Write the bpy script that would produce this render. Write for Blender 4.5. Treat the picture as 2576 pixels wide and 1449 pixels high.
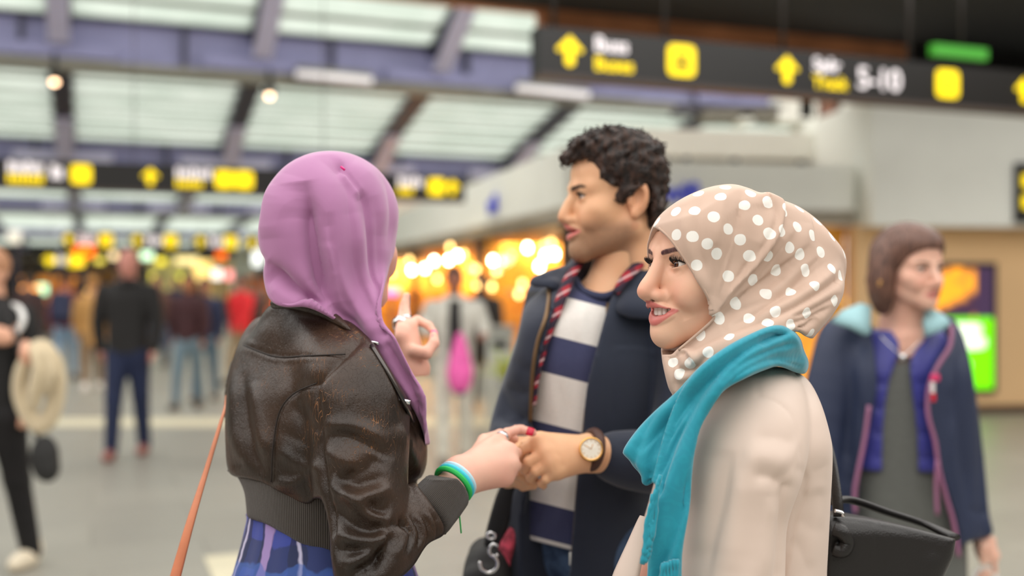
import bpy, bmesh, math, random
import numpy as np
from mathutils import Vector, Matrix
for _o in list(bpy.data.objects): bpy.data.objects.remove(_o)
SC = bpy.context.scene
COL = SC.collection
# ---------------------------------------------------------------- camera, world, light, exposure
F, CX, CY, CZ = 2719.0, 1288.0, 724.5, 1.47       # focal length in pixels of the 2576x1449 frame, eye height 1.47 m
cam = bpy.data.objects.new('camera', bpy.data.cameras.new('camera')); COL.objects.link(cam)
cam.location = (0, 0, CZ); cam.rotation_euler = (math.radians(90), 0, 0)
cam.data.sensor_width = 36; cam.data.lens = F*36/2576; cam.data.clip_end = 400; cam.data.clip_start = .05
cam.data.dof.use_dof = True; cam.data.dof.focus_distance = 1.47; cam.data.dof.aperture_fstop = 1.8
SC.camera = cam
w = bpy.data.worlds.new('sky'); SC.world = w; w.use_nodes = True
w.node_tree.nodes['Background'].inputs[0].default_value = (1.0, .965, .92, 1)
w.node_tree.nodes['Background'].inputs[1].default_value = 1.75
SC.view_settings.view_transform = 'Standard'; SC.view_settings.look = 'None'
SC.view_settings.gamma = 1; SC.view_settings.use_curve_mapping = False
SC.view_settings.exposure = 0.47
# ---------------------------------------------------------------- helpers: points, tags, materials
def P(px, py, d):                                  # photo pixel + distance -> point in the hall
    return np.array([(px-CX)*d/F, d, CZ-(py-CY)*d/F])
def tag(o, label=None, cat=None, group=None, kind=None):
    if label: o['label'] = label
    if cat: o['category'] = cat
    if group: o['group'] = group
    if kind: o['kind'] = kind
    return o
def empty(name, loc=(0,0,0), rz=0):
    o = bpy.data.objects.new(name, None); COL.objects.link(o); o.location = loc; o.rotation_euler = (0,0,rz)
    o.empty_display_size = .1
    return o
def link(name, me, m=None, parent=None):
    o = bpy.data.objects.new(name, me); COL.objects.link(o)
    if m is not None and not me.materials: me.materials.append(m)
    if parent is not None:
        o.parent = parent
        o.matrix_parent_inverse = parent_inv(parent)
    return o
def parent_inv(p):
    M = p.matrix_parent_inverse @ Matrix.LocRotScale(p.location, p.rotation_euler, None)
    q = p.parent
    while q is not None:
        M = q.matrix_parent_inverse @ Matrix.LocRotScale(q.location, q.rotation_euler, None) @ M; q = q.parent
    return M.inverted()
def srgb(r, g, b):
    f = lambda c: ((c/255+.055)/1.055)**2.4 if c > 10 else c/255/12.92
    return (f(r), f(g), f(b), 1)
class NT:                                           # tiny node-tree builder
    def __init__(s, name):
        s.m = bpy.data.materials.new(name); s.m.use_nodes = True; s.t = s.m.node_tree
        s.b = s.t.nodes['Principled BSDF']
    def n(s, typ, **kw):
        x = s.t.nodes.new(typ)
        for k, v in kw.items(): setattr(x, k, v)
        return x
    def l(s, a, b): s.t.links.new(a, b)
    def set(s, **kw):
        for k, v in kw.items(): s.b.inputs[k.replace('_', ' ')].default_value = v
        return s
    def attr(s, name): return s.n('ShaderNodeAttribute', attribute_name=name)
    def math(s, op, a, b=None, c=None, clamp=False):
        x = s.n('ShaderNodeMath', operation=op, use_clamp=clamp)
        for i, v in enumerate((a, b, c)):
            if v is None: continue
            if isinstance(v, (int, float)): x.inputs[i].default_value = v
            else: s.l(v, x.inputs[i])
        return x.outputs[0]
    def mix(s, fac, a, b, blend='MIX'):
        x = s.n('ShaderNodeMix', data_type='RGBA', blend_type=blend)
        for i, v in ((0, fac), (6, a), (7, b)):
            if isinstance(v, (int, float, tuple)): x.inputs[i].default_value = v
            else: s.l(v, x.inputs[i])
        return x.outputs[2]
    def step(s, v, lo, hi):                         # smooth 0..1
        x = s.n('ShaderNodeMapRange', interpolation_type='SMOOTHSTEP'); s.l(v, x.inputs[0])
        x.inputs[1].default_value = lo; x.inputs[2].default_value = hi
        return x.outputs[0]
    def noise(s, scale, detail=3, vec=None, rough=.55, stretch=None):
        x = s.n('ShaderNodeTexNoise'); x.inputs['Scale'].default_value = scale; x.inputs['Detail'].default_value = detail
        x.inputs['Roughness'].default_value = rough
        tc = s.n('ShaderNodeTexCoord'); v = vec or tc.outputs['Object']
        if stretch:
            mp = s.n('ShaderNodeMapping'); mp.inputs['Scale'].default_value = stretch; s.l(v, mp.inputs[0]); v = mp.outputs[0]
        s.l(v, x.inputs['Vector']); return x.outputs['Fac']
    def bump(s, h, strength=.3, dist=.002):
        x = s.n('ShaderNodeBump'); x.inputs['Strength'].default_value = strength; x.inputs['Distance'].default_value = dist
        s.l(h, x.inputs['Height']); s.l(x.outputs[0], s.b.inputs['Normal']); return x
    def color(s, c): s.l(c, s.b.inputs['Base Color'])
MATS = {}
def plain(name, col, rough=.6, metal=0, emit=0, spec=.5, sheen=0, var=.0, vscale=8, bump=0, bscale=200):
    if name in MATS: return MATS[name]
    N = NT(name); N.set(Base_Color=col, Roughness=rough, Metallic=metal); N.b.inputs['Specular IOR Level'].default_value = spec
    if sheen: N.b.inputs['Sheen Weight'].default_value = sheen; N.b.inputs['Sheen Roughness'].default_value = .5
    if emit: N.b.inputs['Emission Color'].default_value = col; N.b.inputs['Emission Strength'].default_value = emit
    if var:
        n = N.noise(vscale, 4); d = tuple(c*(1-var) for c in col[:3])+(1,); u = tuple(min(1, c*(1+var)) for c in col[:3])+(1,)
        N.color(N.mix(N.step(n, .3, .7), d, u))
    if bump: N.bump(N.noise(bscale, 2), bump, .001)
    MATS[name] = N.m; return N.m
# ---------------------------------------------------------------- simple hard-surface meshes
def mesh(name, V, Fc, smooth=False):
    me = bpy.data.meshes.new(name); me.from_pydata([tuple(map(float, v)) for v in V], [], Fc); me.update()
    if smooth: me.polygons.foreach_set('use_smooth', [True]*len(me.polygons))
    return me
BOXF = [(0,3,2,1),(4,5,6,7),(0,1,5,4),(1,2,6,5),(2,3,7,6),(3,0,4,7)]
def box_me(c, h, bev=0, M=None):
    c = np.array(c); h = np.array(h)
    V = [c+h*np.array(s) for s in ((-1,-1,-1),(1,-1,-1),(1,1,-1),(-1,1,-1),(-1,-1,1),(1,-1,1),(1,1,1),(-1,1,1))]
    if M is not None: V = [M @ v for v in V]
    me = mesh('box', V, BOXF)
    if bev:
        bm = bmesh.new(); bm.from_mesh(me); bmesh.ops.bevel(bm, geom=bm.edges[:], offset=bev, segments=2, affect='EDGES', profile=.6); bm.to_mesh(me); bm.free()
    return me
def join_me(ms):
    bm = bmesh.new()
    for m in ms: bm.from_mesh(m)
    me = bpy.data.meshes.new('mesh'); bm.to_mesh(me); bm.free()
    for m in ms: bpy.data.meshes.remove(m)
    return me
def catmull(pts, n=8, closed=False):
    p = np.array(pts, float); m = len(p); out = []
    rng = range(m if closed else m-1)
    for i in rng:
        if closed: a, b, c, d = p[(i-1) % m], p[i], p[(i+1) % m], p[(i+2) % m]
        else: a, b, c, d = p[max(i-1, 0)], p[i], p[i+1], p[min(i+2, m-1)]
        for t in np.linspace(0, 1, n, endpoint=False):
            out.append(.5*((2*b)+(c-a)*t+(2*a-5*b+4*c-d)*t*t+(-a+3*b-3*c+d)*t**3))
    if not closed: out.append(p[-1])
    return np.array(out)
def tube_me(pts, r, sides=8, flat=None, q=1.0, caps=True):
    """tube along pts; r scalar or list; flat = direction in which the section is squeezed by q"""
    p = np.array(pts, float); n = len(p); r = np.broadcast_to(np.array(r, float), (n,)) if np.ndim(r) == 0 else np.interp(np.linspace(0, 1, n), np.linspace(0, 1, len(r)), r)
    T = np.gradient(p, axis=0); T /= np.linalg.norm(T, axis=1)[:, None]+1e-12
    up = np.array(flat if flat is not None else (0.13, .21, 1.0)); V = []; ref = None
    for i in range(n):
        a = up-T[i]*np.dot(up, T[i]) if (ref is None or flat is not None) else ref-T[i]*np.dot(ref, T[i])
        if np.linalg.norm(a) < 1e-5: a = np.cross(T[i], (1, 0, 0))
        a /= np.linalg.norm(a); ref = a; b = np.cross(T[i], a)
        for k in range(sides):
            t = 2*math.pi*k/sides; V.append(p[i]+r[i]*(a*math.cos(t)*q+b*math.sin(t)))
    Fc = [(i*sides+k, i*sides+(k+1) % sides, (i+1)*sides+(k+1) % sides, (i+1)*sides+k) for i in range(n-1) for k in range(sides)]
    if caps: Fc += [tuple(range(sides-1, -1, -1)), tuple((n-1)*sides+k for k in range(sides))]
    return mesh('tube', V, Fc, True)
def lathe_me(prof, n=24, c=(0,0,0), axis=None):
    V = []; m = len(prof)
    for i in range(n):
        t = 2*math.pi*i/n
        for r, z in prof: V.append((r*math.cos(t), r*math.sin(t), z))
    Fc = [(i*m+j, ((i+1) % n)*m+j, ((i+1) % n)*m+j+1, i*m+j+1) for i in range(n) for j in range(m-1)]
    V = np.array(V)
    if axis is not None:
        q = Vector((0,0,1)).rotation_difference(Vector(axis)).to_matrix(); V = V @ np.array(q).T
    return mesh('lathe', V+np.array(c), Fc, True)
def text_me(s, size, M, depth=.004, align='LEFT', bold=0):
    cu = bpy.data.curves.new('txt', 'FONT'); cu.body = s; cu.size = size; cu.extrude = depth; cu.align_x = align; cu.offset = bold
    o = bpy.data.objects.new('txt', cu); COL.objects.link(o)
    dg = bpy.context.evaluated_depsgraph_get(); me = bpy.data.meshes.new_from_object(o.evaluated_get(dg))
    bpy.data.objects.remove(o); bpy.data.curves.remove(cu); me.materials.clear()
    me.transform(M); return me
# ---------------------------------------------------------------- signed-distance sculpting
FOLD = .75
def unit(v): v = np.array(v, float); return v/np.linalg.norm(v)
class SDF:
    def __init__(s, lo, hi, h):
        s.h = h; s.lo = np.array(lo, float); n = np.ceil((np.array(hi)-s.lo)/h).astype(int)+1; s.n = n
        s.ax = [(s.lo[i]+h*np.arange(n[i])).astype(np.float32) for i in range(3)]
        s.f = np.full(n, 1.0, np.float32)
    def like(s): o = SDF.__new__(SDF); o.h, o.lo, o.n, o.ax = s.h, s.lo, s.n, s.ax; o.f = np.full(s.n, 1.0, np.float32); return o
    def blk(s, lo, hi, m):
        a = np.clip(np.floor((np.array(lo)-m-s.lo)/s.h).astype(int), 0, s.n); b = np.clip(np.ceil((np.array(hi)+m-s.lo)/s.h).astype(int)+1, 0, s.n)
        if (b <= a).any(): return None
        sl = tuple(slice(a[i], b[i]) for i in range(3))
        X, Y, Z = s.ax[0][sl[0]][:, None, None], s.ax[1][sl[1]][None, :, None], s.ax[2][sl[2]][None, None, :]
        return sl, X, Y, Z
    def comb(s, sl, d, k, mode):
        a = s.f[sl]
        if mode == 'sub': d = -d
        if mode == 'add':
            r = np.minimum(a, d)
            if k > 0: h = np.maximum(k-np.abs(a-d), 0)/k; r -= h*h*k*.25
        else:
            r = np.maximum(a, d)
            if k > 0: h = np.maximum(k-np.abs(a-d), 0)/k; r += h*h*k*.25
        s.f[sl] = r
    def mar(s, k): return k+3*s.h
    def ell(s, c, r, R=None, k=.01, mode='add'):
        c = np.array(c, float); r = np.broadcast_to(np.array(r, float), (3,)); rm = r if R is None else np.full(3, r.max())
        b = s.blk(c-rm, c+rm, s.mar(k))
        if b is None: return s
        sl, X, Y, Z = b; X, Y, Z = X-c[0], Y-c[1], Z-c[2]
        if R is not None:
            R = np.array(R, np.float32); X, Y, Z = (R[i][0]*X+R[i][1]*Y+R[i][2]*Z for i in range(3))
        k0 = np.sqrt((X/r[0])**2+(Y/r[1])**2+(Z/r[2])**2); k1 = np.sqrt((X/r[0]**2)**2+(Y/r[1]**2)**2+(Z/r[2]**2)**2)+1e-9
        s.comb(sl, k0*(k0-1)/k1, k, mode); return s
    def cap(s, a, b, ra, rb=None, k=.01, mode='add', flat=None, q=1.0):
        """round cone a-b; flat/q: squeeze the section along a direction by q"""
        rb = ra if rb is None else rb; a = np.array(a, float); b = np.array(b, float); rm = max(ra, rb)
        B = s.blk(np.minimum(a, b)-rm, np.maximum(a, b)+rm, s.mar(k))
        if B is None: return s
        sl, X, Y, Z = B; ab = b-a; L = float(ab @ ab)+1e-12
        X, Y, Z = X-a[0], Y-a[1], Z-a[2]
        t = np.clip((X*ab[0]+Y*ab[1]+Z*ab[2])/L, 0, 1)
        ox, oy, oz = X-t*ab[0], Y-t*ab[1], Z-t*ab[2]
        if flat is not None:
            n = unit(flat); e = (ox*n[0]+oy*n[1]+oz*n[2])*(1/q-1); ox, oy, oz = ox+n[0]*e, oy+n[1]*e, oz+n[2]*e
            d = (np.sqrt(ox*ox+oy*oy+oz*oz)-(ra+(rb-ra)*t))*(q if q < 1 else 1)
        else: d = np.sqrt(ox*ox+oy*oy+oz*oz)-(ra+(rb-ra)*t)
        s.comb(sl, d, k, mode); return s
    def chain(s, pts, r, k=.01, mode='add', flat=None, q=1.0, n=0):
        p = np.array(pts, float); r = np.broadcast_to(np.array(r, float), (len(p),))
        if n: m = np.c_[p, r]; m = catmull(m, n); p, r = m[:, :3], m[:, 3]
        for i in range(len(p)-1): s.cap(p[i], p[i+1], r[i], r[i+1], k, mode, flat, q)
        return s
    def box(s, c, hs, rad=.005, R=None, k=.005, mode='add'):
        c = np.array(c, float); hs = np.array(hs, float); m = hs if R is None else np.full(3, np.linalg.norm(hs))
        b = s.blk(c-m, c+m, s.mar(k))
        if b is None: return s
        sl, X, Y, Z = b; X, Y, Z = X-c[0], Y-c[1], Z-c[2]
        if R is not None:
            R = np.array(R, np.float32); X, Y, Z = (R[i][0]*X+R[i][1]*Y+R[i][2]*Z for i in range(3))
        qx, qy, qz = np.abs(X)-hs[0]+rad, np.abs(Y)-hs[1]+rad, np.abs(Z)-hs[2]+rad
        d = np.sqrt(np.maximum(qx, 0)**2+np.maximum(qy, 0)**2+np.maximum(qz, 0)**2)+np.minimum(np.maximum(np.maximum(qx, qy), qz), 0)-rad
        s.comb(sl, d, k, mode); return s
    def loft(s, secs, k=.02, mode='add', e=2.3):
        """vertical body: secs rows (z, cx, cy, rx, ry, angle_deg); section is a rotated superellipse"""
        S = np.array(sorted(secs), float); z = np.array(S[:, 0])
        zz = np.linspace(z[0], z[-1], 60)
        C = np.array([np.interp(zz, z, S[:, j]) for j in range(1, 6)]).T
        for _ in range(3): C[1:-1] = (C[:-2]+2*C[1:-1]+C[2:])/4
        rm = C[:, 2:4].max()
        b = s.blk((C[:, 0].min()-rm, C[:, 1].min()-rm, z[0]), (C[:, 0].max()+rm, C[:, 1].max()+rm, z[-1]), s.mar(k))
        if b is None: return s
        sl, X, Y, Z = b; g = lambda j: np.interp(Z.ravel(), zz, C[:, j])[None, None, :].astype(np.float32)
        A = np.radians(g(4)); x = X-g(0); y = Y-g(1); u = (x*np.cos(A)+y*np.sin(A))/g(2); v = (-x*np.sin(A)+y*np.cos(A))/g(3)
        r = (np.abs(u)**e+np.abs(v)**e+1e-9)**(1/e); d = (r-1)*np.minimum(g(2), g(3))
        d = np.maximum(d, np.maximum(Z-z[-1], z[0]-Z)); s.comb(sl, d, k, mode); return s
    def shell(s, t):                                # hollow
        s.f = np.maximum(s.f, -(s.f+t)); return s
    def plane(s, p, n, k=0, mode='int'):            # keep the side opposite to n
        n = unit(n); X, Y, Z = (s.ax[0][:, None, None], s.ax[1][None, :, None], s.ax[2][None, None, :])
        s.comb((slice(None),)*3, (X-p[0])*n[0]+(Y-p[1])*n[1]+(Z-p[2])*n[2], k, mode); return s
    def func(s, fn):
        s.f += fn(s.ax[0][:, None, None], s.ax[1][None, :, None], s.ax[2][None, None, :]).astype(np.float32); return s
    def carve(s, contour, k=.01, mode='int', n=6, smooth=True, grow=0, lo=None, hi=None):
        """limit the volume to the outline (pixels) seen from the photo's viewpoint"""
        C = catmull(contour, n, True) if smooth else np.array(contour, float)
        st = 3.0; mn = C.min(0)-60; mx = C.max(0)+60
        gx = np.arange(mn[0], mx[0]+st, st); gy = np.arange(mn[1], mx[1]+st, st)
        QX, QY = np.meshgrid(gx, gy, indexing='ij'); D = np.full(QX.shape, 1e9); W = np.zeros(QX.shape, int)
        for i in range(len(C)):
            a = C[i]; b = C[(i+1) % len(C)]; ab = b-a; L = ab @ ab+1e-9
            t = np.clip(((QX-a[0])*ab[0]+(QY-a[1])*ab[1])/L, 0, 1); D = np.minimum(D, (QX-a[0]-t*ab[0])**2+(QY-a[1]-t*ab[1])**2)
            cr = ((a[1] <= QY) != (b[1] <= QY)); xi = a[0]+(QY-a[1])*ab[0]/(ab[1] if abs(ab[1]) > 1e-9 else 1e-9); W += (cr & (QX < xi))
        D = np.sqrt(D)*np.where(W % 2 == 1, -1, 1)-grow
        b = s.blk(s.lo if lo is None else lo, (s.lo+s.h*(s.n-1)) if hi is None else hi, 0); sl, X, Y, Z = b
        px = CX+X*F/Y; py = CY-(Z-CZ)*F/Y
        u = np.clip((px-gx[0])/st, 0, len(gx)-1.01); v = np.clip((py-gy[0])/st, 0, len(gy)-1.01)
        u, v = np.broadcast_arrays(u, v); i = u.astype(np.int32); j = v.astype(np.int32); fu = u-i; fv = v-j
        d = (D[i, j]*(1-fu)*(1-fv)+D[i+1, j]*fu*(1-fv)+D[i, j+1]*(1-fu)*fv+D[i+1, j+1]*fu*fv)
        out = np.maximum(np.maximum(px-gx[-1], gx[0]-px), np.maximum(py-gy[-1], gy[0]-py)); d = np.where(out > 0, 60, d)
        s.comb(sl, (d*Y/F).astype(np.float32), k, mode); return s
    def samp(s, p):
        q = (np.asarray(p, float)-s.lo)/s.h; q = np.clip(q, 0, s.n-1.001); i = q.astype(int); t = q-i; f = s.f; r = 0
        for a in (0, 1):
            for b in (0, 1):
                for c in (0, 1):
                    w = (t[..., 0] if a else 1-t[..., 0])*(t[..., 1] if b else 1-t[..., 1])*(t[..., 2] if c else 1-t[..., 2])
                    r = r+w*f[i[..., 0]+a, i[..., 1]+b, i[..., 2]+c]
        return r
    def grad(s, p):
        e = s.h*.75; return np.stack([s.samp(p+np.eye(3)[i]*e)-s.samp(p-np.eye(3)[i]*e) for i in range(3)], -1)/(2*e)
    def hit(s, pix, off=0):
        """points where the sight lines through pixels first meet the surface"""
        out = []
        d0 = max(.05, s.lo[1]); d1 = s.lo[1]+s.h*(s.n[1]-1)
        ds = np.arange(d0, d1, s.h*.5)
        for px, py in pix:
            pts = np.stack([(px-CX)*ds/F, ds, CZ-(py-CY)*ds/F], -1)
            ins = ((pts > s.lo) & (pts < s.lo+s.h*(s.n-1))).all(1)
            f = np.where(ins, s.samp(pts), 1.0)
            i = np.argmax(f < 0)
            if f[i] >= 0: i = int(np.argmin(f)); out.append(pts[i]); continue
            a, b = f[i-1], f[i]; d = ds[i-1]+(ds[i]-ds[i-1])*a/(a-b+1e-9)
            out.append(P(px, py, d+off))
        return np.array(out)
    def stroke(s, pts, amp, w, w2=None, taper=True, pix=True, n=6, front=None):
        """fold along a line: ridge (amp>0) or groove (amp<0) of width w; w2 = width on the other side"""
        if pix:                                      # folds drawn in the photo are pressed into the finished mesh along its normals
            s.__dict__.setdefault('folds', []).append((catmull(pts, n), amp*FOLD, w, w2 or w, taper)); return s
        pts = catmull(pts, n) if n else np.array(pts, float)
        w2 = w2 or w; m = len(pts); W = max(w, w2)
        acc = {}
        lo = pts.min(0); hi = pts.max(0); b = s.blk(lo, hi, 2.6*W)
        if b is None: return s
        sl, X, Y, Z = b; best = np.full(s.f[sl].shape, 1e9, np.float32); val = np.zeros_like(best)
        for i in range(m-1):
            a, c = pts[i], pts[i+1]; ab = c-a; L = float(ab @ ab)
            if L < 1e-12: continue
            bb = s.blk(np.minimum(a, c), np.maximum(a, c), 2.6*W)
            if bb is None: continue
            s2, x, y, z = bb; x, y, z = x-a[0], y-a[1], z-a[2]
            t = np.clip((x*ab[0]+y*ab[1]+z*ab[2])/L, 0, 1); ox, oy, oz = x-t*ab[0], y-t*ab[1], z-t*ab[2]
            d2 = ox*ox+oy*oy+oz*oz; side = np.cross(ab, a-np.array([0, 0, CZ])); sd = ox*side[0]+oy*side[1]+oz*side[2]
            ww = w2+(w-w2)*np.clip(.5+sd/(np.linalg.norm(side)*(w+w2)*.5), 0, 1); g = np.exp(-d2/(ww*ww))
            if taper: tt = (i+t)/(m-1); g = g*np.minimum(1, np.minimum(tt, 1-tt)*4+.02)
            loc = tuple(slice(s2[j].start-sl[j].start, s2[j].stop-sl[j].start) for j in range(3))
            B = best[loc]; msk = d2 < B; B[msk] = d2[msk]; best[loc] = B; Vv = val[loc]; Vv[msk] = g[msk]; val[loc] = Vv
        s.f[sl] -= amp*val; return s
    def press(s, V):
        g = s.grad(V); g /= np.linalg.norm(g, axis=1)[:, None]+1e-9; vw = V-np.array([0, 0, CZ]); vw /= np.linalg.norm(vw, axis=1)[:, None]
        fac = np.clip(-(g*vw).sum(1)*2.2, 0, 1); px = pix_of(V); mpp = V[:, 1]/F; D = np.zeros(len(V))
        for C, amp, w, w2, taper in s.folds:
            W = 3.0*max(w, w2)/mpp.min(); idx = np.where((px > C.min(0)-W).all(1) & (px < C.max(0)+W).all(1) & (fac > 0))[0]
            if not len(idx): continue
            q = px[idx]; best = np.full(len(idx), 1e18); sd = np.zeros(len(idx)); tt = np.zeros(len(idx)); m = len(C)
            for i in range(m-1):
                ab = C[i+1]-C[i]; L = ab @ ab+1e-9; r = q-C[i]; t = np.clip(r @ ab/L, 0, 1); o = r-t[:, None]*ab; d2 = (o*o).sum(1); k = d2 < best
                best[k] = d2[k]; sd[k] = ((ab[0]*o[:, 1]-ab[1]*o[:, 0])/math.sqrt(L))[k]; tt[k] = ((i+t)/(m-1))[k]
            d = np.sqrt(best)*mpp[idx]; ww = w2+(w-w2)*np.clip(.5-sd*mpp[idx]/((w+w2)*.5), 0, 1); v = np.exp(-(d/ww)**(2 if amp > 0 else 1.35))
            if taper: v *= np.clip(np.minimum(tt, 1-tt)*4+.02, 0, 1)
            D[idx] += amp*v
        return V+g*(np.clip(D, -.03, .03)*fac)[:, None]
    def mesh(s, name='mesh', M=None, proj=2, keep=None):
        f = s.f.copy()
        for ax in range(3):                          # close at the borders
            for e in (0, -1):
                i = [slice(None)]*3; i[ax] = e; f[tuple(i)] = np.maximum(f[tuple(i)], 1e-4)
        I = f < 0; n = s.n; c = np.zeros(n-1, np.uint8)
        for a in (0, 1):
            for b in (0, 1):
                for d in (0, 1): c += I[a:n[0]-1+a, b:n[1]-1+b, d:n[2]-1+d]
        idx = np.argwhere((c > 0) & (c < 8)); N = len(idx)
        vid = np.full(n-1, -1, np.int32); vid[tuple(idx.T)] = np.arange(N)
        acc = np.zeros((N, 3)); cnt = np.zeros(N); cor = {}
        for a in (0, 1):
            for b in (0, 1):
                for d in (0, 1): cor[a, b, d] = f[idx[:, 0]+a, idx[:, 1]+b, idx[:, 2]+d].astype(float)
        for p in cor:
            for ax in range(3):
                if p[ax] == 0:
                    q = list(p); q[ax] = 1; q = tuple(q); u, v = cor[p], cor[q]; m = (u < 0) != (v < 0)
                    t = np.where(m, u/np.where(u == v, 1, u-v), 0); pos = np.tile(np.array(p, float), (N, 1)); pos[:, ax] = t
                    acc[m] += pos[m]; cnt[m] += 1
        V = s.lo+(idx+acc/np.maximum(cnt, 1)[:, None])*s.h
        for _ in range(proj):
            g = s.grad(V); g2 = (g*g).sum(1)+1e-6; st = -(s.samp(V)/g2)[:, None]*g; L = np.linalg.norm(st, axis=1)[:, None]+1e-12
            V = V+st*np.minimum(1, .4*s.h/L)
        s.V0 = V.copy()
        if getattr(s, 'folds', None): V = s.press(V)
        Q = []
        for ax in range(3):
            i0 = [slice(None)]*3; i1 = [slice(None)]*3; i0[ax] = slice(0, -1); i1[ax] = slice(1, None)
            A, B = I[tuple(i0)], I[tuple(i1)]; e = np.argwhere(A != B); o1, o2 = (ax+1) % 3, (ax+2) % 3
            ok = (e[:, o1] > 0) & (e[:, o2] > 0) & (e[:, o1] < n[o1]-1) & (e[:, o2] < n[o2]-1); e = e[ok]
            def cell(d1, d2):
                x = e.copy(); x[:, o1] -= d1; x[:, o2] -= d2; return vid[x[:, 0], x[:, 1], x[:, 2]]
            q = np.stack([cell(1, 1), cell(0, 1), cell(0, 0), cell(1, 0)], 1); fl = ~A[tuple(e.T)]
            q[fl] = q[fl][:, ::-1]; Q.append(q)
        Q = np.concatenate(Q); Q = Q[(Q >= 0).all(1)]
        me = bpy.data.meshes.new(name); s.V = V if M is None else np.c_[V, np.ones(N)] @ np.array(M).T[:, :3]
        me.vertices.add(N); me.vertices.foreach_set('co', s.V.astype(np.float32).ravel())
        me.loops.add(Q.size); me.loops.foreach_set('vertex_index', Q.astype(np.int32).ravel())
        me.polygons.add(len(Q)); me.polygons.foreach_set('loop_start', np.arange(0, Q.size, 4, dtype=np.int32)); me.polygons.foreach_set('use_smooth', np.ones(len(Q), bool))
        me.update(calc_edges=True); me.validate()
        s.L = V; return me
def add_attr(me, name, val):
    a = me.attributes.new(name, 'FLOAT', 'POINT'); a.data.foreach_set('value', np.asarray(val, np.float32))
def dpoly(V, pts, rad=None, n=0):
    """distance of points V to a polyline, less the local radius"""
    p = np.array(pts, float); r = np.zeros(len(p)) if rad is None else np.broadcast_to(np.array(rad, float), (len(p),))
    if n: m = catmull(np.c_[p, r], n); p, r = m[:, :-1], m[:, -1]
    D = np.full(len(V), 9.0)
    for i in range(len(p)-1):
        ab = p[i+1]-p[i]; L = ab @ ab+1e-12; t = np.clip(((V-p[i]) @ ab)/L, 0, 1)
        D = np.minimum(D, np.linalg.norm(V-p[i]-t[:, None]*ab, axis=1)-(r[i]+(r[i+1]-r[i])*t))
    return D
def pix_of(V): return np.stack([CX+V[:, 0]*F/V[:, 1], CY-(V[:, 2]-CZ)*F/V[:, 1]], -1)
# ================================================================= the hall
TH = math.atan(1058/2719); VX, VY = math.cos(TH), math.sin(TH)       # across the hall (a) and along it (b)
def H(a, b, z): return np.array([a*VX-b*VY, a*VY+b*VX, z])
def hall_box(a0, a1, b0, b1, z0, z1, bev=0):
    V = [H(a, b, z) for z in (z0, z1) for a, b in ((a0, b0), (a1, b0), (a1, b1), (a0, b1))]
    me = mesh('box', V, BOXF)
    if bev:
        bm = bmesh.new(); bm.from_mesh(me); bmesh.ops.bevel(bm, geom=bm.edges[:], offset=bev, segments=2, affect='EDGES'); bm.to_mesh(me); bm.free()
    return me
def quad_slab(p, t):
    """four corners + thickness vector"""
    t = np.array(t); V = list(p)+[np.array(q)+t for q in p]
    return mesh('slab', V, BOXF)
# floor: honed grey-beige stone slabs
N = NT('station_floor')
tc = N.n('ShaderNodeTexCoord'); mp = N.n('ShaderNodeMapping'); mp.inputs['Rotation'].default_value = (0, 0, -TH); N.l(tc.outputs['Object'], mp.inputs[0])
br = N.n('ShaderNodeTexBrick'); N.l(mp.outputs[0], br.inputs['Vector'])
for k, v in (('Scale', 1.0), ('Mortar Size', .006), ('Brick Width', 1.2), ('Row Height', .6)): br.inputs[k].default_value = v
br.inputs['Color1'].default_value = srgb(140, 138, 130); br.inputs['Color2'].default_value = srgb(152, 150, 141); br.inputs['Mortar'].default_value = srgb(112, 110, 102)
n1 = N.noise(.5, 4); n2 = N.noise(9, 5)
c = N.mix(N.math('MULTIPLY', N.step(n1, .35, .65), .35), br.outputs['Color'], srgb(162, 157, 145)); c = N.mix(N.math('MULTIPLY', n2, .3), c, srgb(118, 116, 109))
N.color(c); N.set(Roughness=.42); N.bump(n2, .05, .002)
fl = link('floor', mesh('floor', [H(-30, -8, 0), H(30, -8, 0), H(30, 92, 0), H(-30, 92, 0), H(-30, -8, -.2), H(30, -8, -.2), H(30, 92, -.2), H(-30, 92, -.2)], [(0,1,2,3),(4,7,6,5),(0,4,5,1),(1,5,6,2),(2,6,7,3),(3,7,4,0)]), N.m)
tag(fl, kind='structure')
ivory = plain('guide_strip_stone', srgb(205, 198, 172), .5, var=.06, vscale=5)
d = CY and 1.47*F/(1063-CY)
p0, p1 = P(60, 1062, d), P(700, 1062, d)
st = link('trim_1', mesh('strip', [(-9, d-.36, .001), (1.2, d-.36, .001), (1.2, d+.36, .001), (-9, d+.36, .001), (-9, d-.36, .006), (1.2, d-.36, .006), (1.2, d+.36, .006), (-9, d+.36, .006)], BOXF), ivory); tag(st, kind='structure')
# tactile strip running along the hall near the woman in the leather jacket
ts = P(560, 1440, 1.47*F/(1440-CY)); a_t = ts[0]*VX+ts[1]*VY; b_t = -ts[0]*VY+ts[1]*VX
st2 = link('trim_2', hall_box(a_t-.06, a_t+.3, b_t-2.0, b_t+.35, .001, .007), ivory); tag(st2, kind='structure')
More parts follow.
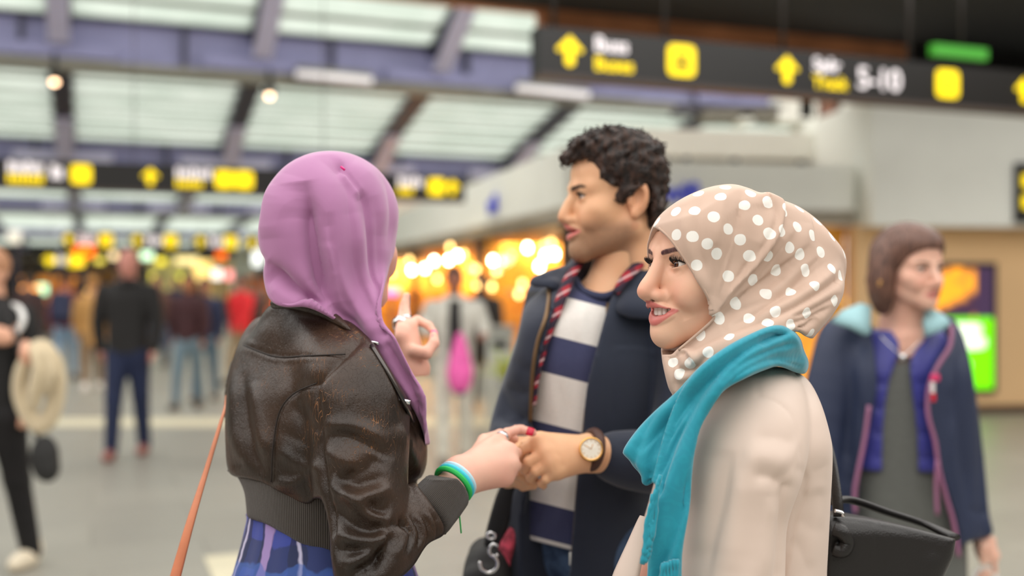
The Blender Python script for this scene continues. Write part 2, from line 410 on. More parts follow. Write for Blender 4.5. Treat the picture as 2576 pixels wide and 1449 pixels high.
# ---------------- roof: steel beams, joists and frosted panes, falling away bay by bay
M_beam = plain('violet_grey_steel', srgb(132, 132, 170), .45, .2, var=.08, vscale=2)
M_pipe = plain('grey_duct', srgb(124, 122, 112), .5, .3, var=.08, vscale=3)
M_joist = plain('dark_steel', srgb(58, 58, 76), .45, .3, var=.1, vscale=3)
M_lav = plain('lavender_lit_steel', srgb(196, 194, 224), .5, .0, var=.05, vscale=2)
N = NT('frosted_roof_glass'); tr = N.n('ShaderNodeBsdfTranslucent'); tr.inputs[0].default_value = (.64, .68, .645, 1)
nz = N.noise(.7, 3); N.l(N.mix(N.step(nz, .3, .7), (.60, .65, .61, 1), (.67, .71, .675, 1)), tr.inputs[0])
gl = N.n('ShaderNodeBsdfGlossy'); gl.inputs['Roughness'].default_value = .4; mx = N.n('ShaderNodeMixShader'); mx.inputs[0].default_value = .05
N.l(tr.outputs[0], mx.inputs[1]); N.l(gl.outputs[0], mx.inputs[2]); N.l(mx.outputs[0], N.t.nodes['Material Output'].inputs[0]); M_pane = N.m
ceil = empty('ceiling', H(0, 24, 6)); tag(ceil, kind='structure')
JA = [-.6+3.95*k for k in range(-4, 7)]
# bays: (b0, z0, b1, z1) of the pane plane
bays = [(17.2, 8.9, 23.45, 6.86), (23.9, 6.35, 29.2, 5.15), (30.4, 5.35, 45.5, 4.95), (46.5, 5.2, 65.5, 4.75), (66.5, 5.2, 90, 4.7)]
for bi, (b0, z0, b1, z1) in enumerate(bays):
    for k in range(len(JA)-1):
        a0, a1 = JA[k]+.16, JA[k+1]-.16
        if bi == 0 and a0 < -9: continue
        n = 7 if bi < 2 else 5
        for j in range(n):
            t0, t1 = j/n, (j+1)/n; t1 -= .012
            q = [H(a0, b0+(b1-b0)*t0, z0+(z1-z0)*t0), H(a1, b0+(b1-b0)*t0, z0+(z1-z0)*t0), H(a1, b0+(b1-b0)*t1, z0+(z1-z0)*t1), H(a0, b0+(b1-b0)*t1, z0+(z1-z0)*t1)]
            link('roof_pane', quad_slab(q, (0, 0, .02)), M_pane, ceil)
            if j:
                q = [H(a0, b0+(b1-b0)*(t0-.014), z0+(z1-z0)*(t0-.014)-.05), H(a1, b0+(b1-b0)*(t0-.014), z0+(z1-z0)*(t0-.014)-.05), H(a1, b0+(b1-b0)*(t0+.004), z0+(z1-z0)*(t0+.004)-.05), H(a0, b0+(b1-b0)*(t0+.004), z0+(z1-z0)*(t0+.004)-.05)]
                if bi < 2: link('glazing_bar', quad_slab(q, (0, 0, .045)), M_pipe, ceil)
    for a in JA:
        q = [H(a-.22, b0, z0-.18), H(a+.22, b0, z0-.18), H(a+.22, b1, z1-.18), H(a-.22, b1, z1-.18)]
        link('roof_joist', quad_slab(q, (0, 0, .34)), M_joist, ceil)
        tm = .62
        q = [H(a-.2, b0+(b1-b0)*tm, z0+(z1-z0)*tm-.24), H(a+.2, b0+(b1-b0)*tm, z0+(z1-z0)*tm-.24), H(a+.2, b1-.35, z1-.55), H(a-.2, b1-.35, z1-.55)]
        link('joist_lit_end', quad_slab(q, (0, 0, .08)), M_lav, ceil)  # lit lower end of the joist, its light put into pale lavender colour
for b, zb, zt, nm in ((23.6, 5.92, 7.0, 0), (29.4, 4.45, 5.35, 1), (46, 4.4, 5.1, 1), (66, 4.3, 5.0, 1)):
    a0, a1 = -18, 27
    link('roof_beam', hall_box(a0, a1, b-.1, b+.12, zb+.1, zt), M_beam, ceil)
    link('beam_flange', hall_box(a0, a1, b-.32, b+.3, zt-.12, zt+.02), M_joist, ceil)
    link('beam_flange', hall_box(a0, a1, b-.30, b+.3, zb-.06, zb+.12), M_pipe, ceil)
    for k in range(14):                               # stiffeners and cover boxes on the web; lavender ones stand in for lights
        a = a0+1.2+k*3.1
        link('web_stiffener', hall_box(a-.05, a+.05, b-.28, b, zb+.1, zt-.1), M_joist, ceil)
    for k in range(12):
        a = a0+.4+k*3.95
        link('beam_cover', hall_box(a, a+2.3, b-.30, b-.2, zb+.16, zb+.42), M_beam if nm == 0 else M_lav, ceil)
# downlights and tube lights under the first beam
M_bulb = plain('warm_lamp_glow', (1, .62, .36, 1), .5, emit=6); M_tube = plain('white_tube_glow', (.9, .86, .9, 1), .5, emit=.22)
M_blk = plain('black_metal', (.012, .012, .013, 1), .4, .2)
def downlight(px, py, d, ztop, label):
    c = P(px, py, d); t = empty('downlight', c); tag(t, label, 'lamp', 'round downlights under the first roof beam')
    link('stem', tube_me([c+(0, 0, .1), (c[0], c[1], ztop)], .05, 8), M_blk, t)
    link('housing', lathe_me([(0, .2), (.1, .19), (.12, .1), (.12, .03), (.0, .03)], 16, c), M_blk, t)
    link('bulb', lathe_me([(0, .03), (.05, .02), (.07, -.01), (.05, -.05), (0, -.07)], 14, c), M_bulb, t)
downlight(137, 205, 20.8, 6.0, 'small warm round downlight hung below the first roof beam')
downlight(678, 240, 22.4, 6.0, 'small warm round downlight hung below the first roof beam')
def tube_light(pxa, pya, pxb, pyb, d0, d1, label):
    a, b = P(pxa, pya, d0), P(pxb, pyb, d1); t = empty('tube_light', (a+b)/2); tag(t, label, 'lamp', 'white tube lights under the roof beams')
    link('diffuser', tube_me([a, b], .09, 10), M_tube, t); link('housing', tube_me([a+(0, .05, .12), b+(0, .05, .12)], .09, 8), M_pipe, t)
tube_light(745, 186, 935, 204, 22.9, 23.5, 'white tube light slung under the first roof beam')
tube_light(1300, 222, 1480, 240, 24.6, 25.3, 'white tube light slung under the first roof beam')
tube_light(75, 536, 180, 540, 44.2, 44.7, 'short white tube light under the far roof')
# ---------------- dark slab (gallery) overhead on the near right, warm reflection on its edge painted copper
M_dark = plain('dark_ceiling', srgb(12, 10, 8), .8, var=.1, vscale=1)
M_refl = plain('warm_reflection', srgb(206, 140, 100), .4, .2, var=.2, vscale=1.5)
gal = link('ceiling_gallery', hall_box(-1.9, 14, 7.5, 10.5, 4.42, 4.9), M_dark); tag(gal, kind='structure')
link('edge_reflection', hall_box(-1.9, 4.4, 10.5, 10.62, 4.37, 4.5), M_refl, gal); link('edge_reflection', hall_box(4.4, 9.3, 10.5, 10.62, 4.06, 4.5), M_refl, gal); link('edge_fascia', hall_box(9.3, 14, 10.5, 10.62, 3.8, 4.5), M_dark, gal)
# ---------------- kiosk building on the right: fascia over warm shops
M_fas = plain('pale_fascia', srgb(238, 240, 232), .6, var=.03, vscale=1.2)
M_sof = plain('soffit', srgb(170, 150, 118), .7)
c0 = np.array([.57, 11.7]); c1 = np.array([-9.5, 47.5]); c2 = np.array([3.95, 12.45]); c3 = np.array([12.5, 13.534])
def strip_wall(p, q, z0, z1, thick):
    """vertical wall from p to q (plan), thickness to the right-hand side"""
    dr = (q-p)/np.linalg.norm(q-p); nn = np.array([dr[1], -dr[0]])*thick
    V = [(x[0], x[1], z) for z in (z0, z1) for x in (p, q, q+nn, p+nn)]
    me = mesh('w', V, BOXF); return me
side = (c1-c0)/np.linalg.norm(c1-c0); fr = (c2-c0)/np.linalg.norm(c2-c0)
def wall(name, *a, m=M_fas, parent=None, kind='structure'):
    o = link(name, strip_wall(*a), m, parent)
    if parent is None: tag(o, kind=kind)
    return o
wall('wall_kiosk_side', c0, c1, 2.2, 3.0, .25)
wall('wall_kiosk_front', c0, c2, 2.19, 2.88, -.25)
wall('wall_screen', c2, c3, 0, 2.2, -.25, m=plain('beige_wall', srgb(226, 188, 140), .7, var=.03, vscale=1))
wall('wall_right_block', np.array([4.05, 12.15]), np.array([13.0, 13.12]), 2.17, 3.62, -2.5)
tag(link('baseboard_screen', strip_wall(c2-fr*.0+np.array([0, -.03]), c3+np.array([0, -.03]), 0, .1, -.03), plain('dark_base', srgb(84, 62, 44), .6)), kind='structure')
# roof slab of the kiosk, upper ledges and plant
o = link('ceiling_kiosk', mesh('s', [(*c0, 2.2), (*c2, 2.2), (*(c2+side*16), 2.2), (*(c0+side*16), 2.2), (*c0, 2.36), (*c2, 2.36), (*(c2+side*16), 2.36), (*(c0+side*16), 2.36)], BOXF), M_sof); tag(o, kind='structure')
back = np.array([.25, 1.6])
ledge = wall('wall_upper_ledge', c0+back+fr*.3, c2+back*.9, 3.12, 3.46, -.6)
wall('wall_upper_back', c0+back*1.35+fr*.3, c2+back*1.35, 2.36, 3.2, -.2, m=plain('dull_back_wall', srgb(150, 150, 140), .7, var=.1, vscale=2))
for t in (.33, .42, .62, .9):
    wall('upper_post', c0+back+fr*(3.3*t), c0+back+fr*(3.3*t+.07), 2.36, 3.12, -.1, m=M_joist, parent=ledge)
for t, wd in ((.08, .5), (.5, .45), (.78, .3)):
    wall('dark_opening', c0+back*1.33+fr*(3.3*t), c0+back*1.33+fr*(3.3*t+wd), 2.6, 3.05, -.02, m=plain('vent_dark', srgb(58, 56, 52), .7), parent=ledge)
du = empty('ventilation_plant', (3.2, 14.6, 3.46)); tag(du, 'pale ventilation ducts and boxes standing on the kiosk roof ledge', 'duct')
q0 = P(1760, 330, 14.3)
for i, (pxa, pxb, ya, yb, m) in enumerate(((1770, 1960, 268, 300, M_pipe), (1960, 2060, 235, 305, M_fas), (2010, 2050, 205, 300, M_fas), (2070, 2120, 250, 300, plain('rust', srgb(140, 100, 84), .7)), (2100, 2210, 245, 312, M_fas), (1860, 1900, 280, 305, M_fas), (1700, 1980, 262, 276, M_joist))):
    a, b = P(pxa, yb, 14.2), P(pxb, ya, 14.2)
    link('duct_box', box_me((a+b)/2+(0, .3, 0), ((b[0]-a[0])/2, .28, (b[2]-a[2])/2), .02), m, du)
# pale wall across the hall under the second beam
o = link('wall_far_right', hall_box(6.2, 22, 30.0, 30.3, 2.2, 4.75), M_fas); tag(o, kind='structure')
# ---------------- warm shop inside the kiosk
M_or = plain('orange_timber', srgb(238, 166, 60), .6, var=.3, vscale=2.5)
M_or2 = plain('amber_board', srgb(250, 176, 60), .6, var=.2, vscale=1.2)
inr = np.array([side[1], -side[0]])
bw = wall('wall_shop_back', c0+inr*3.2-side*0+side*.0, c1+inr*3.2, 0, 2.2, .2, m=M_or)
for k in range(9):
    s0 = 1.0+k*3.2
    for z in (.35, .75, 1.15, 1.55): wall('shelf_board', c0+inr*3.0+side*s0, c0+inr*3.0+side*(s0+2.6), z, z+.05, .2, m=M_or2, parent=bw)
wall('wall_shop_partition', c2+side*.2, c2+side*16, 0, 2.2, -.2, m=M_or)
for s0 in (5.2, 10.5, 17.6, 26):
    pt = wall('wall_shop_divider', c0+side*s0+inr*.5, c0+side*s0+inr*3.1, 0, 2.2, .12, m=M_or)
    for z in (.5, .95, 1.4): wall('shelf_board', c0+side*(s0-.2)+inr*.7, c0+side*(s0-.2)+inr*3.0, z, z+.05, .2, m=M_or2, parent=pt)
for i, t in enumerate((.0, 4.0, 9.1, 17.5, 27)):
    o = wall('trim_%d' % (i+3), c0+side*t, c0+side*(t+.16), 0, 2.2, .14, m=plain('shop_post', srgb(70, 46, 26), .5))
N = NT('shop_glass'); tb = N.n('ShaderNodeBsdfTransparent'); gl = N.n('ShaderNodeBsdfGlossy'); gl.inputs['Roughness'].default_value = .02
mx = N.n('ShaderNodeMixShader'); mx.inputs[0].default_value = .04; N.l(tb.outputs[0], mx.inputs[1]); N.l(gl.outputs[0], mx.inputs[2]); N.l(mx.outputs[0], N.t.nodes['Material Output'].inputs[0]); M_glass = N.m
for i, (t0, t1) in enumerate(((.16, 4.0), (4.16, 9.1), (9.26, 17.5), (17.66, 27))):
    o = wall('window_%d' % (i+1), c0+side*t0+inr*.05, c0+side*t1+inr*.05, .35, 2.2, .012, m=M_glass)
    wall('window_sill', c0+side*t0, c0+side*t1, .0, .35, .14, m=plain('grey_panel', srgb(170, 168, 158), .6), parent=o)
# unseen area lights added inside the shop, standing in for the bulbs' light
for k in range(7):
    p = c0+inr*1.6+side*(1.5+k*3.9)
    l = bpy.data.lights.new('shop_fill', 'AREA'); l.energy = 105; l.color = (1, .74, .42); l.size = 1.6
    o = bpy.data.objects.new('shop_fill', l); COL.objects.link(o); o.location = (p[0], p[1], 2.15)
# pendant bulbs: (px, py, distance, strength class)
M_b1 = plain('bulb_bright', (1, .86, .58, 1), .4, emit=26); M_b2 = plain('bulb_amber', (1, .62, .2, 1), .4, emit=7)
pend = [(1036,680,17,1),(1069,676,16.5,1),(1092,657,16,1),(1129,655,15.5,1),(1151,644,15.2,1),(1240,656,14.6,1),(1372,644,13.2,1),(1395,640,13.1,1),(1357,670,13.3,1),(1418,650,13,1),(1432,636,12.9,1),(1327,624,13.6,1),
        (1132,622,15.6,2),(1197,678,15.2,2),(1262,655,14.8,2),(1100,702,16.4,2),(1030,656,17.4,2),(1248,682,14.9,2),(1200,718,15.4,2),(1237,722,15.1,2),(1314,715,14,2),(1387,612,13.4,2),(1371,618,13.6,2),(1241,590,15.6,2),(1165,640,15.9,2),(968,672,19,1),(985,690,19,2),(1305,740,14.2,2),(2185,585,14,2),(2160,610,14.6,2),(2192,640,13.4,1),(2130,760,13.8,2)]
for px, py, d, kd in pend:
    c = P(px, py, d); t = empty('pendant_bulb', c)
    tag(t, 'bare bright pendant bulb glowing inside the orange shop' if kd == 1 else 'dim amber pendant bulb glowing inside the orange shop', 'lamp', 'bright shop bulbs' if kd == 1 else 'amber shop bulbs')
    link('bulb', lathe_me([(0, .05), (.015, .045), (.03, .015), (.032, -.01), (.02, -.035), (0, -.042)], 10, c), M_b1 if kd == 1 else M_b2, t)
    link('cord', tube_me([c+(0, 0, .05), (c[0], c[1], 2.2)], .004, 5), M_blk, t)
# ---------------- hanging signs
M_sign = plain('sign_black', srgb(20, 19, 18), .35); M_yel = plain('sign_yellow', srgb(255, 222, 0), .5, emit=.6); M_wht = plain('sign_white', srgb(240, 232, 234), .5, emit=.55)
M_rod = plain('hanger_rod', srgb(60, 55, 52), .5, .4)
def sign_board(pxl, pyt, pyb, dl, length, label, items, rods, ztop):
    """black board parallel to the beams; items placed by metres along the board and fractions of its height"""
    a0 = P(pxl, pyb, dl); z0, z1 = a0[2], P(pxl, pyt, dl)[2]; h = z1-z0; vx = np.array([VX, VY, 0]); nrm = np.array([VY, -VX, 0])
    t = empty('hanging_sign', a0+vx*length/2); tag(t, label, 'sign', 'black hanging station signs')
    def brd(s0, s1, za, zb, th, off):
        q = [a0+vx*s0-nrm*off, a0+vx*s1-nrm*off]; V = [(p[0], p[1], z) for z in (za, zb) for p in (q[0], q[1], q[1]-nrm*th, q[0]-nrm*th)]
        return mesh('b', V, BOXF)
    link('board', brd(0, length, z0, z1, .16, 0), M_sign, t)
    link('lower_rail', brd(0, length, z0-.035, z0-.002, .18, -.01), plain('sign_rail', srgb(70, 58, 54), .5), t)
    R = Matrix(((VX, 0, -nrm[0]*-1, 0), (VY, 0, -nrm[1]*-1, 0), (0, 1, 0, 0), (0, 0, 0, 1)))
    def place(s0, zf): 
        o = a0+vx*s0+nrm*.006; M = R.copy(); M.translation = (o[0], o[1], z0+h*zf); return M
    for it in items:
        kind, s0 = it[0], it[1]
        if kind == 'text':
            _, s0, zf, txt, size, m = it; lt = link('lettering', text_me(txt, h*size, place(s0, zf), .004, bold=.006*h), M_wht if m else M_yel, t); lt['kind'] = 'stuff'
        elif kind == 'bar':                           # lines of lettering too blurred to read: broken strokes of the same size
            _, s0, zf, wd_, hf, m = it; n_ = max(2, int(wd_/(.62*h*hf)))
            for q_ in range(n_):
                x0, x1 = wd_*q_/n_, wd_*(q_+.72)/n_; V = [place(s0, zf) @ Vector((x, y*(1 if (q_ % 3) else 1.25), e)) for e in (0, .006) for x, y in ((x0, 0), (x1, 0), (x1, h*hf), (x0, h*hf))]; link('letter', mesh('m', V, BOXF), M_wht if m else M_yel, t)
        elif kind == 'up':                            # arrow
            w = h*.34; pts = [(-.5,.42),(0,.95),(.5,.42),(.42,.33),(.3,.36),(.17,.5),(.17,-.1),(0,-.2),(-.17,-.1),(-.17,.5),(-.3,.36),(-.42,.33)]
            V = [place(s0, .5) @ Vector((x*w*1.9, (y-.38)*w*1.75, e)) for e in (0, .008) for x, y in pts]; n = len(pts)
            link('arrow', mesh('a', V, [tuple(range(n))[::-1], tuple(range(n, 2*n))]+[(i, (i+1) % n, n+(i+1) % n, n+i) for i in range(n)]), M_yel, t)
        elif kind == 'pict':                          # rounded yellow square with a small dark mark
            w = h*.36; pts = [(math.copysign(abs(math.cos(a))**.35, math.cos(a)), math.copysign(abs(math.sin(a))**.35, math.sin(a))) for a in np.linspace(0, 2*math.pi, 33)[:-1]]
            V = [place(s0, .5) @ Vector((x*w, y*w, e)) for e in (0, .008) for x, y in pts]; n = len(pts)
            link('pictogram', mesh('a', V, [tuple(range(n))[::-1], tuple(range(n, 2*n))]+[(i, (i+1) % n, n+(i+1) % n, n+i) for i in range(n)]), M_yel, t)
            if it[2]:
                for (x0, y0, x1, y1) in it[2]:
                    V = [place(s0, .5) @ Vector((x*w, y*w, e)) for e in (.008, .011) for x, y in ((x0, y0), (x1, y0), (x1, y1), (x0, y1))]
                    link('pictogram_mark', mesh('m', V, BOXF), plain('mark', srgb(120, 96, 0), .5), t)
    for s in rods:
        p = a0+vx*s; link('hanger', tube_me([(p[0]-nrm[0]*.08, p[1]-nrm[1]*.08, z1-.02), (p[0]-nrm[0]*.08, p[1]-nrm[1]*.08, ztop)], .018 if ztop < 4.6 else .006, 6), M_rod, t)
    return t
BUS = [(-.45, .1, .45, .4), (-.55, -.5, .55, -.1), (-.4, -.62, -.2, -.5), (.2, -.62, .4, -.5)]; TRN = [(-.12, .1, .12, .35), (-.2, -.4, .2, .05), (-.3, -.6, -.2, -.4), (.2, -.6, .3, -.4)]
sign_board(1356, 64, 180, 8.0, 5.6, 'large black hanging sign with yellow arrows, Buses and Track 5-10 lettering', [
    ('up', .245, 0), ('text', .45, .56, 'Buss', .46, 1), ('text', .45, .14, 'Buses', .42, 0), ('pict', 1.2, BUS),
    ('up', 2.18, 0), ('text', 2.44, .56, 'Spår', .44, 1), ('text', 2.44, .14, 'Track', .42, 0), ('text', 2.88, .22, '5-10', .74, 1), ('pict', 3.84, TRN), ('up', 4.72, 0)], (.15, 1.1, 2.2, 3.5), 4.42)
sign_board(-130, 392, 462, 12.0, 6.05, 'long black hanging sign with several yellow arrows and squares across the hall', [
    ('up', .12, 0), ('bar', .6, .5, .38, .32, 1), ('bar', .6, .1, .38, .28, 0), ('bar', 1.05, .3, .14, .42, 1), ('pict', 1.37, 0),
    ('up', 2.13, 0), ('bar', 2.42, .52, .42, .30, 1), ('bar', 2.42, .14, .32, .26, 0), ('pict', 2.98, 0), ('pict', 3.21, 0), ('up', 3.8, 0), ('bar', 3.98, .52, .3, .3, 1), ('bar', 3.98, .14, .24, .26, 0), ('bar', 5.15, .5, .34, .3, 1), ('bar', 5.15, .14, .2, .26, 0), ('pict', 5.66, 0), ('up', 5.88, 0)], (.3, 1.95, 4.2), 5.2)
tag(bpy.data.objects['hanging_sign.001'])
# green exit lamp above the big sign
gm = plain('green_exit_glow', srgb(60, 150, 40), .5, emit=.3)
a, b = P(2330, 112, 9.5), P(2505, 160, 9.8); t = empty('exit_sign', (a+b)/2); tag(t, 'green lit emergency exit sign above the black hanging sign', 'sign')
vx = np.array([VX, VY, 0]); c = P(2418, 130, 9.66)
V = [c+vx*s+np.array([VY, -VX, 0])*o+np.array([0, 0, z]) for z in (-.05, .05) for s, o in ((-.30, 0), (.31, 0), (.31, -.06), (-.31, -.06))]
link('lit_panel', mesh('g', V, BOXF), gm, t); link('bracket', tube_me([c+(0, 0, .07), (c[0], c[1], 4.42)], .015, 6), M_rod, t)
# far row of signs
for i, (px, py, d, w) in enumerate(((165, 603, 30, 1.35), (338, 605, 31, 1.3), (498, 608, 32, 1.25), (628, 612, 33, 1.2), (118, 655, 38, 1.2))):
    a0 = P(px, py+18, d); nr = P(px, py, d)
    sign_board(px-8, py-22, py+22, d, w, 'small black hanging sign with a yellow arrow and square beyond the long sign', [('up', .15, 0), ('bar', .4, .3, .5, .42, 1), ('pict', w-.22, 0)], (.2, w-.2), 5.25)
bpy.context.view_layer.update()
# logos on the fascia
M_blue = plain('logo_blue', srgb(70, 84, 228), .5)
def logo(px, py, d, txt, size, p, q, z_off, label):
    dr = (q-p)/np.linalg.norm(q-p); nn = np.array([dr[1], -dr[0]])
    X = np.array([dr[0], dr[1], 0]); Nn = np.cross(X, (0, 0, 1)); o = P(px, py, d)+Nn*.03
    M = Matrix(((X[0], 0, Nn[0], o[0]), (X[1], 0, Nn[1], o[1]), (0, 1, 0, o[2]), (0, 0, 0, 1)))
    ob = link('wifi_logo', text_me(txt, size, M, .012, bold=.008), M_blue); tag(ob, label, 'sign')
def on_line(px, p, q):                              # depth where the sight line of px crosses the plan line pq
    r = (px-CX)/F; e = q-p; t = (p[0]-r*p[1])/(r*e[1]-e[0]); return p[1]+t*e[1]
# lettering of the side face reads left (far) to right (near)
logo(1232, 538, on_line(1232, c1, c0)-.03, 'wifi', .34, c1, c0, 0, 'blue wifi lettering on the pale side fascia above the shops')
logo(1668, 505, on_line(1668, c0, c2)-.03, 'wifi', .30, c0, c2, 0, 'blue wifi lettering on the pale front fascia behind the man')
# small yellow-black sign at the right edge of the pale block
t = empty('wayfinding_plate', P(2580, 480, 12.28)); tag(t, 'small black plate with two yellow squares on the pale block', 'sign')
a, b = P(2552, 560, 12.3), P(2640, 410, 12.3); link('plate', box_me((a+b)/2, ((b[0]-a[0])/2, .02, (b[2]-a[2])/2), .008), M_sign, t)
for yy in (455, 508):
    c = P(2595, yy, 12.27); link('yellow_square', box_me(c, (.105, .012, .075), .012), M_yel, t)
# ---------------- advertising screen on the beige wall
N = NT('screen_picture'); tc = N.n('ShaderNodeTexCoord'); sx = N.n('ShaderNodeSeparateXYZ'); N.l(tc.outputs['Generated'], sx.inputs[0]); x, z = sx.outputs[0], sx.outputs[2]
grn = (.16, .72, .0, 1); top = N.mix(N.step(N.noise(2.4, 2), .42, .58), srgb(250, 160, 40), srgb(60, 40, 60))
top = N.mix(N.step(x, .68, .74), top, srgb(58, 42, 66)); c = N.mix(N.step(z, .57, .6), grn, top)
def blob(cx, cz, rx, rz):
    dx = N.math('DIVIDE', N.math('SUBTRACT', x, cx), rx); dz = N.math('DIVIDE', N.math('SUBTRACT', z, cz), rz)
    return N.step(N.math('ADD', N.math('POWER', N.math('ABSOLUTE', dx), 4.0), N.math('POWER', N.math('ABSOLUTE', dz), 4.0)), 1.3, .7)
for cx, cz, rx, rz in ((.45, .49, .36, .05), (.5, .38, .38, .055), (.42, .2, .2, .03), (.42, .13, .2, .03)): c = N.mix(blob(cx, cz, rx, rz), c, (.85, .95, .75, 1))
N.color(c); N.l(c, N.b.inputs['Emission Color']); N.set(Emission_Strength=.85, Roughness=.3)
dA = on_line(2330, c2, c3)-.06; dB = on_line(2503, c2, c3)-.06
a, b = P(2345, 980, dA), P(2498, 672, dB); t = empty('advertising_screen', ((a[0]+b[0])/2, (a[1]+b[1])/2, a[2])); tag(t, 'portrait advertising screen with green lower half on beige wall', 'screen')
wv = np.array([b[0]-a[0], b[1]-a[1], 0])
def scr(e, off, th):
    u = unit(wv); n = np.array([u[1], -u[0], 0]); A = a-u*e+n*off; B = np.array([b[0], b[1], a[2]])+u*e+n*off
    return mesh('s', [(p[0], p[1], z) for z in (a[2]-e, b[2]+e) for p in (A, B, B-n*th, A-n*th)], BOXF)
link('frame', scr(.05, 0, .06), M_blk, t); link('display', scr(0, .006, .005), N.m, t)
# litter bin and a planter by the shop window
p = P(1258, 0, 12.0); t = empty('litter_bin', (p[0], 12.0, 0)); tag(t, 'slim pale grey litter bin standing by the shop window', 'bin')
link('bin_body', box_me((p[0], 12.0, .48), (.15, .14, .48), .03), plain('bin_grey', srgb(196, 198, 192), .5), t); link('bin_lid', box_me((p[0], 12.0, 1.0), (.165, .155, .05), .03), plain('bin_lid_grey', srgb(150, 152, 148), .5), t); link('bin_slot', box_me((p[0], 11.865, .85), (.09, .01, .05), .005), M_blk, t)
p = P(1296, 0, 11.2); t = empty('planter', (p[0], 11.2, 0)); tag(t, 'yellow-green leafy plant in a grey planter by the shop window', 'plant')
link('pot', lathe_me([(0, 0), (.13, 0), (.17, .5), (.15, .5), (.14, .46), (0, .46)], 18, (p[0], 11.2, 0)), plain('bin_lid_grey', srgb(150, 152, 148), .5), t)
rl = random.Random(8); mg = [plain('leaf_a', srgb(150, 176, 60), .6), plain('leaf_b', srgb(206, 204, 90), .6)]
for k in range(46):
    a = rl.uniform(0, 6.28); e = rl.uniform(.2, 1.4); L = rl.uniform(.28, .52); dv = np.array([math.cos(a)*math.cos(e), math.sin(a)*math.cos(e), math.sin(e)]); b0_ = np.array([p[0], 11.2, .46])
    link('leaf', tube_me([b0_, b0_+dv*L*.5+(0, 0, .05), b0_+dv*L], [.008, .045, .004], 6, flat=(-math.sin(e)*math.cos(a), -math.sin(e)*math.sin(a), math.cos(e)), q=.12), mg[k % 2], t)
# ---------------- far end of the hall
M_end = plain('dark_end_wall', srgb(34, 27, 22), .8, var=.4, vscale=.6)
o = link('wall_end', hall_box(-26, 26, 88, 88.5, 0, 5.2), M_end); tag(o, kind='structure')
o = link('wall_left', hall_box(-13.3, -13, 20, 88, 0, 5.0), plain('dark_left_wall', srgb(40, 36, 34), .8, var=.3, vscale=.5)); tag(o, kind='structure')
# far shop fronts, timber and lit panels
rs = random.Random(4)
far = [(40, 690, 30, 34, (60, 52, 40)), (110, 740, 34, 90, (238, 150, 60)), (250, 720, 44, 60, (170, 120, 50)), (420, 690, 48, 120, (196, 186, 120)), (540, 700, 46, 90, (206, 176, 110)), (600, 664, 44, 60, (200, 204, 196)), (320, 720, 55, 120, (120, 96, 60)), (640, 740, 36, 60, (214, 120, 60))]
for i, (px, py, d, wpx, c) in enumerate(far):
    a = P(px-wpx/2, 724, d); b = P(px+wpx/2, py-40, d); zt = P(px, py-38, d)[2]
    t = empty('market_stall', ((a[0]+b[0])/2, d+.5, 0)); tag(t, ('%s market stall at the far end of the hall' % ('dull dark', 'glowing orange', 'ochre', 'pale green-yellow', 'sand coloured', 'light grey', 'brown', 'reddish amber')[i]), 'stall')
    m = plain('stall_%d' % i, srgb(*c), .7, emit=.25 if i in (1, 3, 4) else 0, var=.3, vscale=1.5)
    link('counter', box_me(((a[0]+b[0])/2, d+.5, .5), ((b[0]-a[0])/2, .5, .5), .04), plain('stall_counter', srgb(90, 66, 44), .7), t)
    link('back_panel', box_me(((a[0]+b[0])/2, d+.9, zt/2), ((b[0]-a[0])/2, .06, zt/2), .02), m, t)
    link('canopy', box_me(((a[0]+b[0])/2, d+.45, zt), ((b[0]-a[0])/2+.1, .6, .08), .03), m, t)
lamps = [(212, 632, 30, .62, .34, (255, 110, 0), 'orange'), (200, 658, 30.5, .4, .3, (250, 210, 30), 'yellow'), (286, 643, 30, .2, .22, (255, 225, 170), 'cream'), (370, 643, 33, .42, .26, (215, 255, 215), 'pale green'), (345, 628, 36, .4, .16, (210, 190, 110), 'dull yellow'),
         (405, 658, 34, .3, .22, (235, 215, 40), 'yellow'), (388, 695, 36, .26, .2, (225, 210, 60), 'yellow'), (455, 697, 36, .3, .22, (200, 200, 60), 'yellow'), (556, 641, 33, .32, .3, (255, 110, 10), 'orange'), (546, 690, 32, .3, .34, (245, 235, 225), 'white'), (575, 692, 33, .24, .34, (255, 150, 150), 'pink'), (78, 742, 22, .45, .42, (255, 165, 80), 'orange'), (106, 728, 22.4, .24, .24, (150, 230, 190), 'mint'), (425, 742, 28, .32, .24, (240, 225, 220), 'white'), (230, 745, 26, .3, .36, (220, 165, 80), 'amber'), (36, 597, 22, .3, .3, (170, 165, 150), 'grey'),
         (470, 655, 40, 1.0, .3, (225, 205, 140), 'sand'), (330, 690, 42, .3, .3, (200, 210, 150), 'pale green'), (648, 650, 30, .3, .5, (225, 230, 225), 'white'), (510, 680, 42, .8, .9, (225, 190, 110), 'sand'), (250, 655, 33, .3, .2, (220, 200, 80), 'yellow'), (130, 655, 30, .26, .18, (235, 205, 20), 'yellow'), (690, 770, 24, .3, .4, (255, 80, 50), 'red'), (985, 735, 17, .3, .12, (240, 120, 190), 'pink')]
seen = {}
for px, py, d, wd, ht, c, nm in lamps:
    p = P(px, py, d); t = empty('lit_sign', (p[0], p[1]+.1, 0)); seen[nm] = seen.get(nm, 0)+1
    tag(t, '%s glowing sign box on a post among the far stalls' % nm, 'sign', '%s glowing sign boxes far down the hall' % nm)
    link('lit_box', box_me(p, (wd*.42, .05, ht*.42), .03), plain('glow_%d_%d_%d' % c, srgb(*c), .5, emit=1.5), t)
    link('post', box_me((p[0], p[1]+.1, p[2]/2), (.03, .03, p[2]/2)), M_joist, t)
